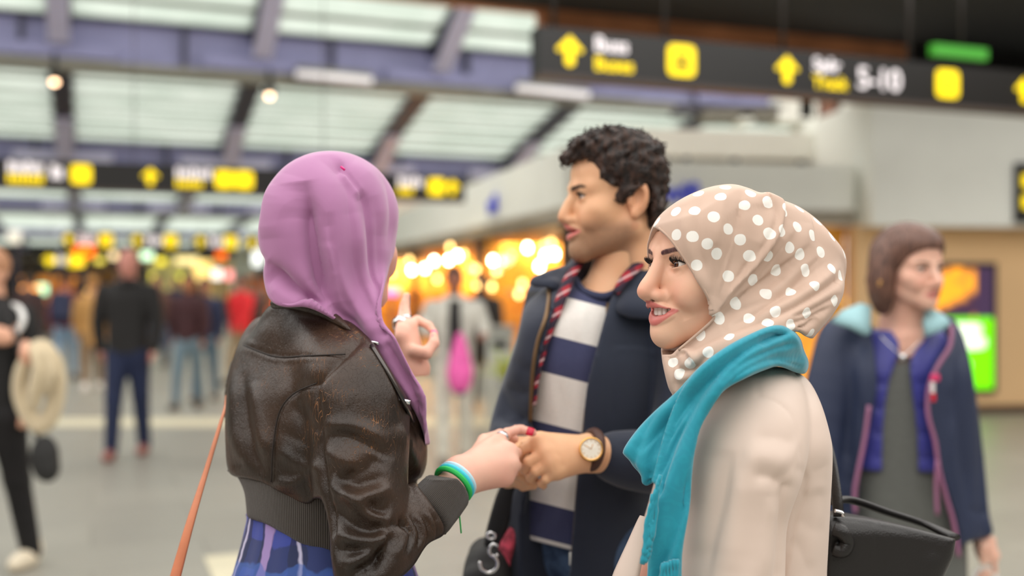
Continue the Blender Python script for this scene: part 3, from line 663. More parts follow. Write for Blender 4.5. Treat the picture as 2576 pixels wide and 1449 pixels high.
# unseen hall walls behind and beside the viewpoint, added so overhead light dominates
for nm, a0, a1, b0, b1, z1 in (('wall_back_unseen', -13.3, 13.3, -8.4, -8, 5.2), ('wall_right_unseen', 13, 13.3, -8, 10, 6), ('wall_left_unseen', -13.3, -13, -8, 20, 6)):
    tag(link(nm, hall_box(a0, a1, b0, b1, 0, z1), plain('unseen_hall_wall', srgb(104, 94, 84), .7, var=.1, vscale=.5)), kind='structure')
# ================================================================= people: heads and hands
def skin_mat(name, base, lip, brow, stub=None, red=(200, 110, 90)):
    N = NT(name); n = N.noise(60, 3); n2 = N.noise(14, 3)
    b = srgb(*base); c = N.mix(N.math('MULTIPLY', N.step(n2, .3, .7), .22), b, srgb(*red))
    c = N.mix(N.math('MULTIPLY', N.attr('red').outputs['Fac'], .42), c, srgb(*red))
    if stub:
        s = N.math('MULTIPLY', N.attr('stub').outputs['Fac'], N.math('ADD', .55, N.math('MULTIPLY', N.noise(420, 2), .6))); c = N.mix(s, c, srgb(*stub))
    c = N.mix(N.attr('lip').outputs['Fac'], c, srgb(*lip))
    hb = N.noise(300, 2, stretch=(1, 1, .3))
    c = N.mix(N.math('MULTIPLY', N.attr('brow').outputs['Fac'], N.math('ADD', .75, N.math('MULTIPLY', hb, .4), clamp=True)), c, srgb(*brow))
    c = N.mix(N.attr('dark').outputs['Fac'], c, srgb(52, 20, 18))
    N.color(c); rr = N.n('ShaderNodeMix'); N.l(N.attr('lip').outputs['Fac'], rr.inputs[0]); rr.inputs[2].default_value = .47; rr.inputs[3].default_value = .3; N.l(rr.outputs[0], N.b.inputs['Roughness'])
    N.set(Subsurface_Weight=.12, Subsurface_Radius=(.012, .004, .002), Subsurface_Scale=.6); N.b.inputs['Specular IOR Level'].default_value = .38
    N.bump(N.noise(700, 2), .12, .0006); return N.m
def sm(x, a, b): t = np.clip((x-a)/(b-a), 0, 1); return t*t*(3-2*t)
FEM = dict(sml=.0035, cf=-.014, rf=.096, ll=.0075, w=1.0, jaw=.050, jr=.017, chin=(.0, .078, -.0955), cr=(.019, .016, .016), nose=1.0, tip=(.1108, -.0375), tr=.0100, bridge=.095, brow=.010, lipu=.0041, lipl=.0058, mw=.0330, mc=(.0770, -.0645), lf=.0985, mo=.0048, cheek=1.0, eye=(.0062, .0034, .0150), ear=False, lid=.0138, neck=.050, brows=.0035, browz=.0178)
MAL = dict(FEM, sml=.001, cf=-.006, rf=.082, ll=.0030, nose=.92, jaw=.054, jr=.021, chin=(.0, .079, -.096), cr=(.022, .018, .018), tip=(.1075, -.036), tr=.0102, bridge=.097, brow=.013, lipu=.0048, lipl=.0058, mw=.0300, mc=(.0770, -.0615), lf=.0985, mo=.0014, cheek=.5, eye=(.0044, .0030, .0148), ear=True, neck=.058, brows=.0036, browz=.0165)
def head_field(q, h, fmin=-.13, umin=-.2, full=True):
    S = SDF((-.1, fmin, umin), (.1, .135, .135), h); X = 1
    S.ell((0, q['cf'], .034), (.076*q['w'], q['rf'], .084), k=.0)
    S.ell((0, .030, -.022), (.062*q['w'], .060, .080), k=.03)
    S.ell((0, .036, .042), (.062*q['w'], .054, .052), k=.02)
    for s in (-1, 1):
        S.cap((s*q['jaw'], -.006, -.058), (s*.012, q['chin'][1]-.008, q['chin'][2]+.004), q['jr'], q['jr']*.8, k=.03)
        S.ell((s*.046, .052, -.026), (.020, .022, .018), k=.022)
        S.ell((s*.036, .068, -.043), (.019*q['cheek']**.3, .016, .018), k=.016) if q['cheek'] > .3 else 0
        S.cap((s*.046, .062, .017), (s*.014, .0815, .0155), .0105, q['brow'], k=.014)
    S.ell((0, .0735, q['mc'][1]-.003), (.027, .0185, .024), k=.018)                       # muzzle
    S.ell(q['chin'], q['cr'], k=.016)
    for s in (-1, 1):
        S.ell((s*.031, .094, .0005), (.0185, .0135, .0115), k=.012, mode='sub')
    nf, nu = q['tip']; g = q['nose']
    S.chain([(0, .080, .016), (0, .0865, .002), (0, q['bridge'], -.013), (0, nf, nu)], [.0080, .0062, .0068, q['tr']*g], k=.009, n=4)
    for s in (-1, 1):
        S.ell((s*.0122*g, .0950, nu-.0052), (.0074, .0112, .0082), k=.0085)
    S.cap((0, nf-.006, nu-.009), (0, .092, nu-.015), .0055, .006, k=.006)
    for s in (-1, 1):
        S.ell((s*.0078*g, .1000, nu-.0140), (.0042, .0078, .0050), k=.002, mode='sub')
    # lips
    mw = q['mw']; mf, mu = q['mc']; lf = q['lf']
    sl_ = q['sml']; up = [(-mw, mf, mu+sl_), (-mw*.55, lf-.0065, mu+.0062+sl_*.4), (-.0055, lf, mu+.0115), (0, lf-.0004, mu+.0100), (.0055, lf, mu+.0115), (mw*.55, lf-.0065, mu+.0062+sl_*.4), (mw, mf, mu+sl_)]
    lo = [(-mw, mf, mu+sl_), (-mw*.55, lf-.0045-q['ll'], mu-.0062-q['mo']*.6+sl_*.35), (0, lf-q['ll'], mu-.0090-q['mo']), (mw*.55, lf-.0045-q['ll'], mu-.0062-q['mo']*.6+sl_*.35), (mw, mf, mu+sl_)]
    ru = np.array([.0018, q['lipu']*.9, q['lipu'], q['lipu']*.95, q['lipu'], q['lipu']*.9, .0018]); rl = np.array([.0018, q['lipl']*.85, q['lipl'], q['lipl']*.85, .0018])
    S.chain(up, ru, k=.0035, n=5); S.chain(lo, rl, k=.0035, n=5)
    inn = [((a[0])*.70, lf-.004-abs(a[0])*.42, mu+(.0018 if i in (1, 2, 3) else .0005)-q['mo']*.35*(1-abs(a[0])/mw)+sl_*(a[0]/mw)**2) for i, a in enumerate([(-mw,), (-mw*.55,), (0,), (mw*.55,), (mw,)])]
    if q['mo'] > .001:
        hgt = (.0062+q['mo'])*.5
        for i, (a, b) in enumerate(zip(inn[:-1], inn[1:])):
            r0 = .0012 if i == 0 else hgt; r1 = .0012 if i == 3 else hgt
            S.cap((a[0], a[1]-.004, a[2]), (b[0], b[1]-.004, b[2]), max(r0, .0016)*1.6, max(r1, .0016)*1.6, k=.0012, mode='sub', flat=(0, 0, 1), q=.62)
            S.cap((a[0], a[1]+.006, a[2]), (b[0], b[1]+.006, b[2]), max(r0, .0016)*1.6, max(r1, .0016)*1.6, k=.0012, mode='sub', flat=(0, 0, 1), q=.62)
    # eyelids and the almond opening
    hu, hl, w = q['eye']
    for s in (-1, 1):
        E = np.array([s*.0315, .0715, 0]); S.ell(E, q['lid'], k=.007)
        S.stroke([(s*.0175, .0835, .0030), (s*.026, .0870, hu+.0040), (s*.036, .0855, hu+.0042), (s*.0465, .0765, .0020)], -.0016, .0022, pix=False)
        S.stroke([(s*.0185, .0835, -.0060), (s*.029, .0845, -hl-.0070), (s*.042, .079, -.0068)], -.0014, .0030, pix=False)
        b = S.blk(E-np.array([w, 0, hu]), E+np.array([w, .03, hu]), .004)
        if b is not None:
            sl, Xx, Y, Z = b; x = Xx-E[0]; z = Z-(E[2]+.0006*0)-(x*s)*.06
            Ru = (w*w+hu*hu)/(2*hu); Rl = (w*w+hl*hl)/(2*hl)
            d = np.maximum(np.sqrt(x*x+(z-(hu-Ru))**2)-Ru, np.sqrt(x*x+(z+(hl-Rl))**2)-Rl); d = np.maximum(d, (E[1]+.002)-Y)+0*Y
            S.comb(sl, d.astype(np.float32), .0012, 'sub')
        ck = .0026*q['cheek']
        S.stroke([(s*.0235, .0890, nu-.009), (s*.029, .0845, -.052), (s*.0365, .075, mu+.002), (s*.037, .068, mu-.010)], -ck-.0004, .0052, .010, pix=False)   # smile line
    S.stroke([(0, lf+.001, mu+.0155), (0, .0965, nu-.014)], -.0010, .0028, pix=False, taper=False)
    S.stroke([(-.016, .084, mu-.0215), (0, .0895, mu-.0225), (.016, .084, mu-.0215)], -.0022, .0055, pix=False)
    if q['ear']:
        for s in (-1, 1):
            R = np.array(Matrix.Rotation(s*.38, 3, 'Z') @ Matrix.Rotation(.18, 3, 'X'))
            c = np.array([s*.079, -.012, -.008])
            S.ell(c, (.0085, .0185, .032), R=R.T, k=.004)
            S.ell(c+(s*.007, .004, .004), (.0065, .0115, .020), R=R.T, k=.003, mode='sub')
            S.chain([c+(s*.007, -.002, .022), c+(s*.009, -.011, .010), c+(s*.007, -.010, -.008)], .0032, k=.003, n=3)
            S.ell(c+(s*.002, .008, -.027), (.005, .008, .009), k=.005); S.ell(c+(-s*.002, .014, -.004), (.006, .006, .011), k=.005)
    S.cap((0, -.025, -.06), (0, -.045, -.2), q['neck'], q['neck']*1.05, k=.02)
    S.q = q; S.up, S.lo_, S.ru, S.rl, S.inn = up, lo, ru, rl, inn
    return S
def union_head(S, T, M, off, k=.004):
    """wrap cloth field S around head field T (placed by M), off metres outside the skin"""
    Mi = np.array(M.inverted()); lo = T.lo; hi = T.lo+T.h*(T.n-1)
    c = np.array([[(lo, hi)[i][0], (lo, hi)[j][1], (lo, hi)[k_][2], 1] for i in (0, 1) for j in (0, 1) for k_ in (0, 1)]) @ np.array(M).T
    b = S.blk(c[:, :3].min(0), c[:, :3].max(0), 0); sl, X, Y, Z = b; X, Y, Z = np.broadcast_arrays(X, Y, Z)
    Q = np.stack([Mi[i][0]*X+Mi[i][1]*Y+Mi[i][2]*Z+Mi[i][3] for i in range(3)], -1)
    ins = ((Q > lo+T.h) & (Q < hi-T.h)).all(-1); d = np.full(X.shape, 1.0, np.float32); d[ins] = T.samp(Q[ins])-off
    S.comb(sl, d, k, 'add'); return S
def head_attrs(me, S, L):
    q = S.q; nu = q['tip'][1]; mu = q['mc'][1]
    mw = q['mw']; mo = q['mo']; t_ = q['lipu']/.0041; l_ = q['lipl']/.0062
    half = [(0, mu+.0125+.0018*t_), (.0045, mu+.0142+.0018*t_), (.012, mu+.0118+.0012*t_), (mw*.75, mu+.0050+q['sml']*.6), (mw*1.02, mu-.0002+q['sml']), (mw*.78, mu-.0062-mo*.5+q['sml']*.6), (.012, mu-.0118*l_-mo), (0, mu-.0148*l_-mo)]
    C = catmull(half+[(-x, y) for x, y in half[-2:0:-1]], 4, True); D = np.full(len(L), 9.0); Wn = np.zeros(len(L), int); X_, U_ = L[:, 0], L[:, 2]
    for i in range(len(C)):
        a_ = C[i]; b_ = C[(i+1) % len(C)]; ab = b_-a_; t = np.clip(((X_-a_[0])*ab[0]+(U_-a_[1])*ab[1])/(ab @ ab+1e-12), 0, 1); D = np.minimum(D, np.hypot(X_-a_[0]-t*ab[0], U_-a_[1]-t*ab[1]))
        Wn += ((a_[1] <= U_) != (b_[1] <= U_)) & (X_ < a_[0]+(U_-a_[1])*ab[0]/(ab[1] if abs(ab[1]) > 1e-12 else 1e-12))
    D = D*np.where(Wn % 2 == 1, -1, 1); add_attr(me, 'lip', sm(-D, -.0007, .0007)*(L[:, 1] > .055))
    br = 9
    for s in (-1, 1):
        z = q['browz']; br = np.minimum(br, dpoly(L*[1, .4, 1], [np.array(p)*[1, .4, 1] for p in [(s*.0145, .093, z-.0016), (s*.026, .0915, z+.0010), (s*.041, .082, z+.0025), (s*.060, .054, z-.0040)]], [q['brows']*.85, q['brows'], q['brows']*.75, .0008], 4))
    add_attr(me, 'brow', sm(-br, -.0010, .0006)*(L[:, 1] > .04))
    red = np.exp(-(((np.abs(L[:, 0])-.036)/.02)**2+((L[:, 2]+.036)/.022)**2))*.8+np.exp(-((L[:, 0]/.016)**2+((L[:, 2]-nu)/.014)**2))*(L[:, 1] > .095)*.8+np.exp(-((L[:, 2]+.008)/.006)**2)*np.exp(-((np.abs(L[:, 0])-.024)/.01)**2)*.5
    if q['ear']: red = red+(np.abs(L[:, 0]) > .074)*.7
    add_attr(me, 'red', np.clip(red, 0, 1)*(L[:, 1] > -.06))
    st = sm(-L[:, 2], .036, .062)*sm(L[:, 1], -.02, .012)*(1-.45*np.exp(-(((np.abs(L[:, 0])-.034)/.016)**2+((L[:, 2]+.05)/.016)**2)))*(1-sm(-L[:, 2], .118, .135))
    ch = np.exp(-((L[:, 0]/.026)**2+((L[:, 2]-(mu+.018))/.006)**2)); add_attr(me, 'stub', np.clip(np.maximum(st*.75, ch*.5), 0, 1))
    dk = sm(-dpoly(L, [np.array(p)-(0, .015, 0) for p in S.inn[1:-1]], .0065, 4), -.001, .001)
    for s in (-1, 1): dk = np.maximum(dk, sm(-np.linalg.norm((L-np.array([s*.0078, .0995, nu-.0105]))/[.0036, .0066, .0040], axis=1), -1.2, -.6)*.6)
    add_attr(me, 'dark', dk)
def eye_mat(iris):
    N = NT('eye'); a = N.attr('ia').outputs['Fac']
    c = N.mix(N.step(a, .50, .46), srgb(236, 228, 222), srgb(*iris)); c = N.mix(N.step(a, .52, .47), c, srgb(*[int(v*.5) for v in iris])); c = N.mix(N.step(a, .44, .38), c, srgb(*iris)); c = N.mix(N.step(a, .21, .18), c, (.004, .004, .004, 1))
    N.color(c); N.set(Roughness=.06); return N.m
def eyeball_me(E, gaze, r=.0122, M=None):
    V = []; Fc = []; nu_, nv = 20, 12; A = []
    g = Vector(gaze).normalized(); R = Vector((0, 0, 1)).rotation_difference(g).to_matrix()
    for j in range(nv+1):
        th = math.pi*(j/nv)**1.35
        for i in range(nu_):
            ph = 2*math.pi*i/nu_; v = R @ Vector((math.sin(th)*math.cos(ph), math.sin(th)*math.sin(ph), math.cos(th))); bul = 1+.05*max(0, 1-(th/.52)**2) if th < .52 else 1
            V.append(np.array(E)+np.array(v)*r*bul); A.append(th)
    for j in range(nv):
        for i in range(nu_): Fc.append((j*nu_+i, (j+1)*nu_+i, (j+1)*nu_+(i+1) % nu_, j*nu_+(i+1) % nu_))
    me = mesh('eye', V, Fc, True); add_attr(me, 'ia', A)
    if M is not None: me.transform(M)
    return me
def head_matrix(pos, yaw, pitch=0, roll=0, sc=1.0):
    """pos = eye-level centre of the head; yaw: heading of the face in degrees, 0 = away from camera, 90 = left"""
    return Matrix.Translation(tuple(pos)) @ Matrix.Rotation(math.radians(yaw), 4, 'Z') @ Matrix.Rotation(math.radians(roll), 4, 'Y') @ Matrix.Rotation(math.radians(pitch), 4, 'X') @ Matrix.Scale(sc, 4)
def add_eyes(parent, M, gaze, iris, q, lash=True, lashcol=(18, 12, 12), lens=.0105):
    hu, hl, w = q['eye']; m = eye_mat(iris)
    for s in (-1, 1):
        E = np.array([s*.0315, .0712, 0]); link('eye', eyeball_me(E, gaze, M=M), m, parent)
        if lash:
            ms = []
            rr = random.Random(5+s)
            for i in range(44):
                t = i/43; x = (-w+2*w*t)*s*.97; Ru = (w*w+hu*hu)/(2*hu); z = math.sqrt(max(Ru*Ru-x*x, 0))+hu-Ru+x*s*.06+.0003
                yy = math.sqrt(max(.0136**2-x*x-z*z, 0)); p = E+np.array([x, yy, z]); out = x*s/w
                L = lens*(.75+.4*t)*(.8+.4*rr.random()); dx = s*(.15+.75*out)+rr.uniform(-.12, .12)
                k = [p, p+np.array([dx*.3, .62, -.04])*L*.6, p+np.array([dx*.7, .80, .55])*L, p+np.array([dx*.85, .78, .92])*L]
                ms.append(tube_me(catmull(k, 3), [.0005, .00042, .0003, .00006], 4))
            for i in range(12):
                t = i/11; x = (-w+2*w*t)*s*.9; Rl = (w*w+hl*hl)/(2*hl); z = -(math.sqrt(max(Rl*Rl-x*x, 0))+hl-Rl)+x*s*.06
                yy = math.sqrt(max(.0136**2-x*x-z*z, 0)); p = E+np.array([x, yy, z]); L = lens*.38
                ms.append(tube_me([p, p+np.array([s*.3*x*s/w, .8, -.35])*L], [.0002, .00006], 3))
            # the dark lash line
            ln = []
            for i in range(15):
                x = (-w+2*w*i/14)*s; Ru = (w*w+hu*hu)/(2*hu); z = math.sqrt(max(Ru*Ru-x*x, 0))+hu-Ru+x*s*.06; ln.append(E+np.array([x, math.sqrt(max(.01375**2-x*x-z*z, 0)), z]))
            ms.append(tube_me(ln, [.0004, .0008, .0010, .0010], 6))
            me = join_me(ms); me.transform(M); o = link('eyelashes', me, plain('lash', srgb(*lashcol), .5), parent); o['kind'] = 'stuff'
def add_teeth(parent, M, S, n=9, drop=0.0):
    q = S.q; lf = q['lf']; mu = q['mc'][1]; m = plain('tooth_enamel', srgb(252, 247, 238), .2)
    xs = np.cumsum([0]+[.0082, .0068, .0074, .0068, .0066]); 
    for s in (-1, 1):
        for i in range(4):
            x = s*(xs[i]+xs[i+1])/2; w = (xs[i+1]-xs[i])/2*.95; f = lf-.0095-.36*abs(x)-24*max(0, abs(x)-.014)*abs(x); hgt = (.0062, .0057, .0056, .0046, .0038)[i]
            me = box_me((0, 0, 0), (w, .0035, hgt), .0020); me.polygons.foreach_set('use_smooth', [True]*len(me.polygons))
            a = -s*math.atan(.42*.9)*min(1, .35+i*.25); me.transform(M @ Matrix.Translation((x, f, mu+.0048-hgt*.55-drop+abs(x)*.02)) @ Matrix.Rotation(a, 4, 'Z')); link('tooth', me, m, parent)
# ---- hands: each finger a jointed chain, palm blended
def frame_of(yaw): 
    a = math.radians(yaw); f = np.array([-math.sin(a), math.cos(a), 0]); return np.array([[math.cos(a), math.sin(a), 0], f, [0, 0, 1]])
def lower_body(parent, c, yaw, zhip, m, mshoe, rw=.15, rd=.11, leg=.075, stride=0.0, skirt=None, name='trousers', h=.012):
    """hips and two legs down to the floor, plus shoes; c = plan centre"""
    R = frame_of(yaw); g = lambda s, f, z: np.array([c[0], c[1], 0])+R[0]*s+R[1]*f+np.array([0, 0, z])
    lo = np.array([c[0]-.45, c[1]-.45, .03]); S = SDF(lo, (c[0]+.45, c[1]+.45, zhip+.04), h)
    S.ell(g(0, 0, zhip-.08), (rw, rd, .14), R=R, k=.0)
    for s in (-1, 1):
        f = s*stride; S.cap(g(s*.085, 0, zhip-.12), g(s*.09, f*.5+.02, zhip*.52), leg*1.15, leg*.8, k=.04); S.cap(g(s*.09, f*.5+.02, zhip*.52), g(s*.095, f, .07), leg*.8, leg*.62, k=.02)
    o = link(name, S.mesh(name), m, parent)
    for s in (-1, 1):
        f = s*stride; T = SDF(g(s*.095, f+.07, .0)-.2, g(s*.095, f+.07, .0)+.2, .008)
        T.ell(g(s*.095, f+.06, .045), (.046, .135, .055), R=R, k=0); T.ell(g(s*.095, f-.02, .09), (.045, .055, .06), R=R, k=.03); T.plane((0, 0, .004), (0, 0, -1)); link('shoe', T.mesh('shoe'), mshoe, parent)
def hand_field(S, wrist, palm, fingers, thumb, pr=.016, fr=.0082, k=.010, web=.0035):
    """wrist: (p, r); palm: points of the knuckle row (4); fingers: 4 lists of joints after the knuckle; thumb: joints from the palm's side"""
    wp, wr = wrist
    for kn in palm: S.cap(wp, kn, wr, pr*.80, k=k)
    for i in range(3): S.cap(palm[i], palm[i+1], pr*.72, k=.006)
    for kn, js, m in zip(palm, fingers, (1.0, 1.05, 1.0, .88)):
        pts = [kn]+list(js); r = np.linspace(fr*1.12*m, fr*.78*m, len(pts)); r[0] = pr*.66
        for i in range(len(pts)-1): S.cap(pts[i], pts[i+1], r[i], r[i+1], k=.002 if i else web)
        for j in pts[1:-1]: S.ell(j, fr*1.04*m, k=.0015)
    r = np.linspace(fr*1.5, fr*.95, len(thumb)); 
    for i in range(len(thumb)-1): S.cap(thumb[i], thumb[i+1], r[i], r[i+1], k=.008 if i == 0 else .004)
    return S
def nail_me(tip, direction, normal, w=.0065, l=.009, t=.0012):
    d = unit(direction); nn = unit(np.array(normal)-d*np.dot(normal, d)); b = np.cross(d, nn); V = []
    for j in range(6):
        for i in range(5):
            v = -1+2*i/4; u = j/5; ww = w*(1-.25*(u > .75)*(u-.75)*4); V.append(np.array(tip)+d*(l*(u-.5))+b*(v*ww)+nn*(t-.0016*v*v*w/.0065))
    V2 = [np.array(v)-nn*.0012 for v in V]; Fc = [(j*5+i, j*5+i+1, j*5+i+6, j*5+i+5) for j in range(5) for i in range(4)]
    Fc += [tuple(x+30 for x in f[::-1]) for f in Fc]; rim = [0,1,2,3,4,9,14,19,24,29,28,27,26,25,20,15,10,5]; Fc += [(rim[i], rim[i-1], rim[i-1]+30, rim[i]+30) for i in range(len(rim))]
    return mesh('nail', V+V2, Fc, True)
# ================================================================= woman in the polka-dot scarf
DW = 1.5
W = empty('person', (.43, DW+.1, 0)); tag(W, 'smiling woman in dotted beige headscarf, turquoise scarf and cream blazer', 'person')
W_EYE = P(1797, 671, DW+.012); W_YAW = 113
W_M = head_matrix(W_EYE, W_YAW, 1, 0, 1.0); W_R = frame_of(W_YAW)
def WL(s, f, u): return np.array(W_M @ Vector((s, f, u)))       # head coordinates; s<0 is the near cheek
S = head_field(FEM, .00125, fmin=-.035, umin=-.15)
S.plane((0, .078, .052), (0, .5, 1)); S.plane((0, -.03, 0), (0, -1, 0)); SH = S
hm = S.mesh('head', None); head_attrs(hm, S, S.L); hm.transform(W_M)
M_skinW = skin_mat('skin_fair', (228, 184, 156), (204, 118, 110), (74, 46, 50), red=(216, 134, 112))
add_eyes(W, W_M, (-.06, .99, .03), (92, 52, 30), FEM, lens=.0068)
add_teeth(W, W_M, S)
link('body', hm, M_skinW, W)
# ---- headscarf
def poly_cut(S, M, poly, fmin, k=.002, rows=None):
    """cut a window through the cloth along the face direction (outline in head coordinates s,u)"""
    Mi = np.array(M.inverted()); X, Y, Z = np.broadcast_arrays(S.ax[0][:, None, None], S.ax[1][None, :, None], S.ax[2][None, None, :])
    s_, f_, u_ = (Mi[i][0]*X+Mi[i][1]*Y+Mi[i][2]*Z+Mi[i][3] for i in range(3))
    C = catmull(poly, 5, True); D = np.full(X.shape, 9.0, np.float32); Wn = np.zeros(X.shape, np.int8)
    for i in range(len(C)):
        a = C[i]; b = C[(i+1) % len(C)]; ab = b-a; L = ab @ ab+1e-12
        t = np.clip(((s_-a[0])*ab[0]+(u_-a[1])*ab[1])/L, 0, 1); D = np.minimum(D, (s_-a[0]-t*ab[0])**2+(u_-a[1]-t*ab[1])**2)
        Wn += ((a[1] <= u_) != (b[1] <= u_)) & (s_ < a[0]+(u_-a[1])*ab[0]/(ab[1] if abs(ab[1]) > 1e-12 else 1e-12))
    D = np.sqrt(D)*np.where(Wn % 2 == 1, -1, 1); D = np.maximum(D, fmin-f_)
    S.comb((slice(None),)*3, D.astype(np.float32), k, 'sub'); return S
S = SDF((P(1610, 1010, 1.35)[0], 1.36, P(0, 1005, 1.55)[2]), (P(2155, 0, 1.72)[0], 1.74, P(0, 452, 1.58)[2]), .0023)
S.ell(WL(0, -.014, .036), (.090, .109, .093), R=W_R, k=0)
S.ell(WL(0, .030, .030), (.072, .066, .066), R=W_R, k=.02)
S.ell(WL(0, -.105, .012), (.084, .105, .088), R=W_R, k=.05)
S.ell(WL(0, -.13, -.055), (.06, .065, .06), R=W_R, k=.04)
S.ell(WL(0, .000, -.045), (.083, .078, .085), R=W_R, k=.03)
S.chain([WL(-.05, -.12, -.03), WL(-.082, -.05, -.075), WL(-.070, .02, -.112), WL(-.02, .062, -.145), WL(.03, .055, -.15)], [.05, .038, .032, .03, .03], k=.02, n=3)
S.ell(WL(-.005, .045, -.165), (.058, .05, .06), R=W_R, k=.02)
S.cap(WL(0, -.03, -.08), WL(0, -.045, -.2), .065, .07, k=.02)
hj_out = [(1628,640),(1632,600),(1645,562),(1672,530),(1720,497),(1780,472),(1838,463),(1880,472),(1910,484),(1935,488),(1962,501),(2010,520),(2060,556),(2110,612),(2138,655),(2140,690),(2128,735),(2108,775),(2082,808),(2056,838),(2044,852),(2026,846),(2000,834),(1960,860),(1900,900),(1800,950),(1740,985),(1700,1000),(1690,990),(1680,970),(1668,920),(1663,885),(1660,860),(1640,800)]
union_head(S, SH, W_M, .0045, .02)
S.carve(hj_out, k=.008)
op = [(0, .050), (.022, .038), (.046, .0155), (.0615, -.014), (.0655, -.042), (.0665, -.062), (.064, -.078), (.046, -.098), (.022, -.112), (0, -.118)]
op = op+[(-a, b) for a, b in op[-2:0:-1]]
st = S.stroke
st([(1866,476),(1860,530),(1838,620),(1811,698),(1799,752)], -0.0057, 0.0036, 0.0120)
st([(1938,490),(1962,528),(1942,600),(1888,677),(1840,732),(1800,782)], 0.0131, 0.0048, 0.0144, taper=False)
st([(1926,495),(1948,540),(1930,596),(1876,672),(1830,727)], -0.0061, 0.0036)
st([(1905,610),(1862,690),(1822,742),(1796,790)], -0.0090, 0.0048, 0.0108)
st([(2000,560),(1940,660),(1862,748),(1800,800)], 0.0081, 0.0060, 0.0144); st([(1990,590),(1925,680),(1850,766),(1800,806)], -0.0072, 0.0042)
st([(2070,620),(1990,700),(1900,765),(1810,812)], 0.0072, 0.0072, 0.0144); st([(2060,650),(1990,716),(1905,776),(1830,812)], -0.0061, 0.0048)
st([(2132,690),(2050,742),(1950,792),(1830,832),(1720,880)], -0.0121, 0.0060, 0.0168, taper=False)
st([(2128,662),(2060,716),(1980,762),(1900,792)], 0.0081, 0.0084); st([(2100,770),(2040,800),(1975,818)], -0.0081, 0.0048); st([(2118,740),(2050,778),(1990,798)], -0.0072, 0.0048); st([(2060,800),(2030,822),(2005,830)], -0.0081, 0.0036)
st([(1770,480),(1755,560),(1765,640),(1790,720)], -0.0032, 0.0060); st([(1825,470),(1815,540),(1805,620)], 0.0032, 0.0072); st([(1720,520),(1728,600),(1752,680),(1780,740)], 0.0032, 0.0072)
st([(2030,560),(2010,640),(1960,700)], 0.0041, 0.0096)
st([(1697,880),(1702,925),(1740,930),(1790,880)], -0.0121, 0.0048, 0.0096); st([(1690,905),(1705,950),(1745,935)], 0.0061, 0.0060); st([(1680,890),(1690,940),(1700,985)], -0.0061, 0.0048)
st([(1695,886),(1720,878),(1745,905),(1735,926)], 0.0101, 0.0048, 0.0036)
edge = [(1655,577),(1681,600),(1711,641),(1743,690),(1771,737),(1787,772),(1792,793),(1787,806),(1742,846),(1704,878)]
def near_cut(S, M, poly, s_lim, f_lim, k=.002):
    """window on the near cheek: outline in the photo, limited to the near half of the face"""
    T = S.like(); T.f[:] = -1; T.carve(poly, k=0, smooth=False); Mi = np.array(M.inverted()); X, Y, Z = S.ax[0][:, None, None], S.ax[1][None, :, None], S.ax[2][None, None, :]
    s_, f_ = (Mi[i][0]*X+Mi[i][1]*Y+Mi[i][2]*Z+Mi[i][3] for i in (0, 1))
    S.comb((slice(None),)*3, np.maximum(np.maximum(T.f, s_-s_lim), f_lim-f_).astype(np.float32), k, 'sub')
# rays from the jaw point
for pts, a_, w_, w2_ in (([(1797,782),(1798,700),(1792,610)], -.004, .004, .008), ([(1797,785),(1832,690),(1856,600),(1867,500)], -.006, .004, .010), ([(1797,790),(1850,732),(1910,668),(1962,600)], -.010, .004, .012), ([(1797,795),(1880,738),(1960,680),(2040,615)], -.008, .004, .012), ([(1800,800),(1900,764),(1990,722),(2085,655)], -.007, .005, .012)): st(pts, a_, w_, w2_)
near_cut(S, W_M, catmull(edge, 4).tolist()+[(1690,892),(1600,892),(1600,560),(1640,572)], .003, -.01)
far = [p for p in op if p[0] >= 0]; poly_cut(S, W_M, far+[(-.004, -.118), (-.004, .05)], -.004, .003)
# hem of the face opening: rolled, stitched edge
hjm = S.mesh('headscarf'); V = S.V0
dots = [(282,66),(201,132),(269,128),(362,80),(452,107),(428,118),(338,152),(392,194),(204,216),(262,222),(316,249),(352,285),(437,233),(498,163),(528,104),(531,213),(575,205),(536,240),(587,133),(638,188),(466,292),(484,322),(277,326),(305,348),(394,366),(420,462),(482,380),(535,293),(567,344),(585,355),(611,262),(647,286),(693,219),(714,168),(648,122),(765,222),(723,279),(669,342),(706,397),(619,411),(526,429),(463,504),(563,487),(355,515),(391,577),(284,571),(317,640),(251,681),(209,719),(182,672),(470,66),(380,44),(133,172),(768,337),(810,283),(802,362),(743,400),(685,498),(672,470),(780,455),(535,528),(584,519),(620,540),(690,575)]
dots = [p for i, p in enumerate(dots) if all(math.hypot(p[0]-q[0], p[1]-q[1]) > 40 for q in dots[:i])]
D3 = list(S.hit([(1560+x/1.436, 440+y/1.436) for x, y in dots])); rs = np.random.RandomState(3)
gn = S.grad(V); gn /= np.linalg.norm(gn, axis=1)[:, None]+1e-9; vw = V-np.array([0, 0, CZ]); vw /= np.linalg.norm(vw, axis=1)[:, None]
bk = np.where((gn*vw).sum(1) > .05)[0]; rs.shuffle(bk)
for i in bk[:4000]:
    if min(np.linalg.norm(np.array(D3)-V[i], axis=1)) > .036: D3.append(V[i])
dd = np.full(len(V), 9.0)
for c in D3: dd = np.minimum(dd, np.linalg.norm(V-c, axis=1))
add_attr(hjm, 'dot', dd)
N = NT('dotted_chiffon'); dt = N.attr('dot').outputs['Fac']; wob = N.math('MULTIPLY', N.noise(60, 2), .0024)
msk = N.step(N.math('ADD', dt, wob), .0094, .0086)
N.color(N.mix(msk, N.mix(N.noise(25, 3), srgb(204, 176, 158), srgb(190, 162, 144)), srgb(236, 233, 226))); N.set(Roughness=.7, Sheen_Weight=.15); N.bump(N.noise(900, 2), .08, .0004)
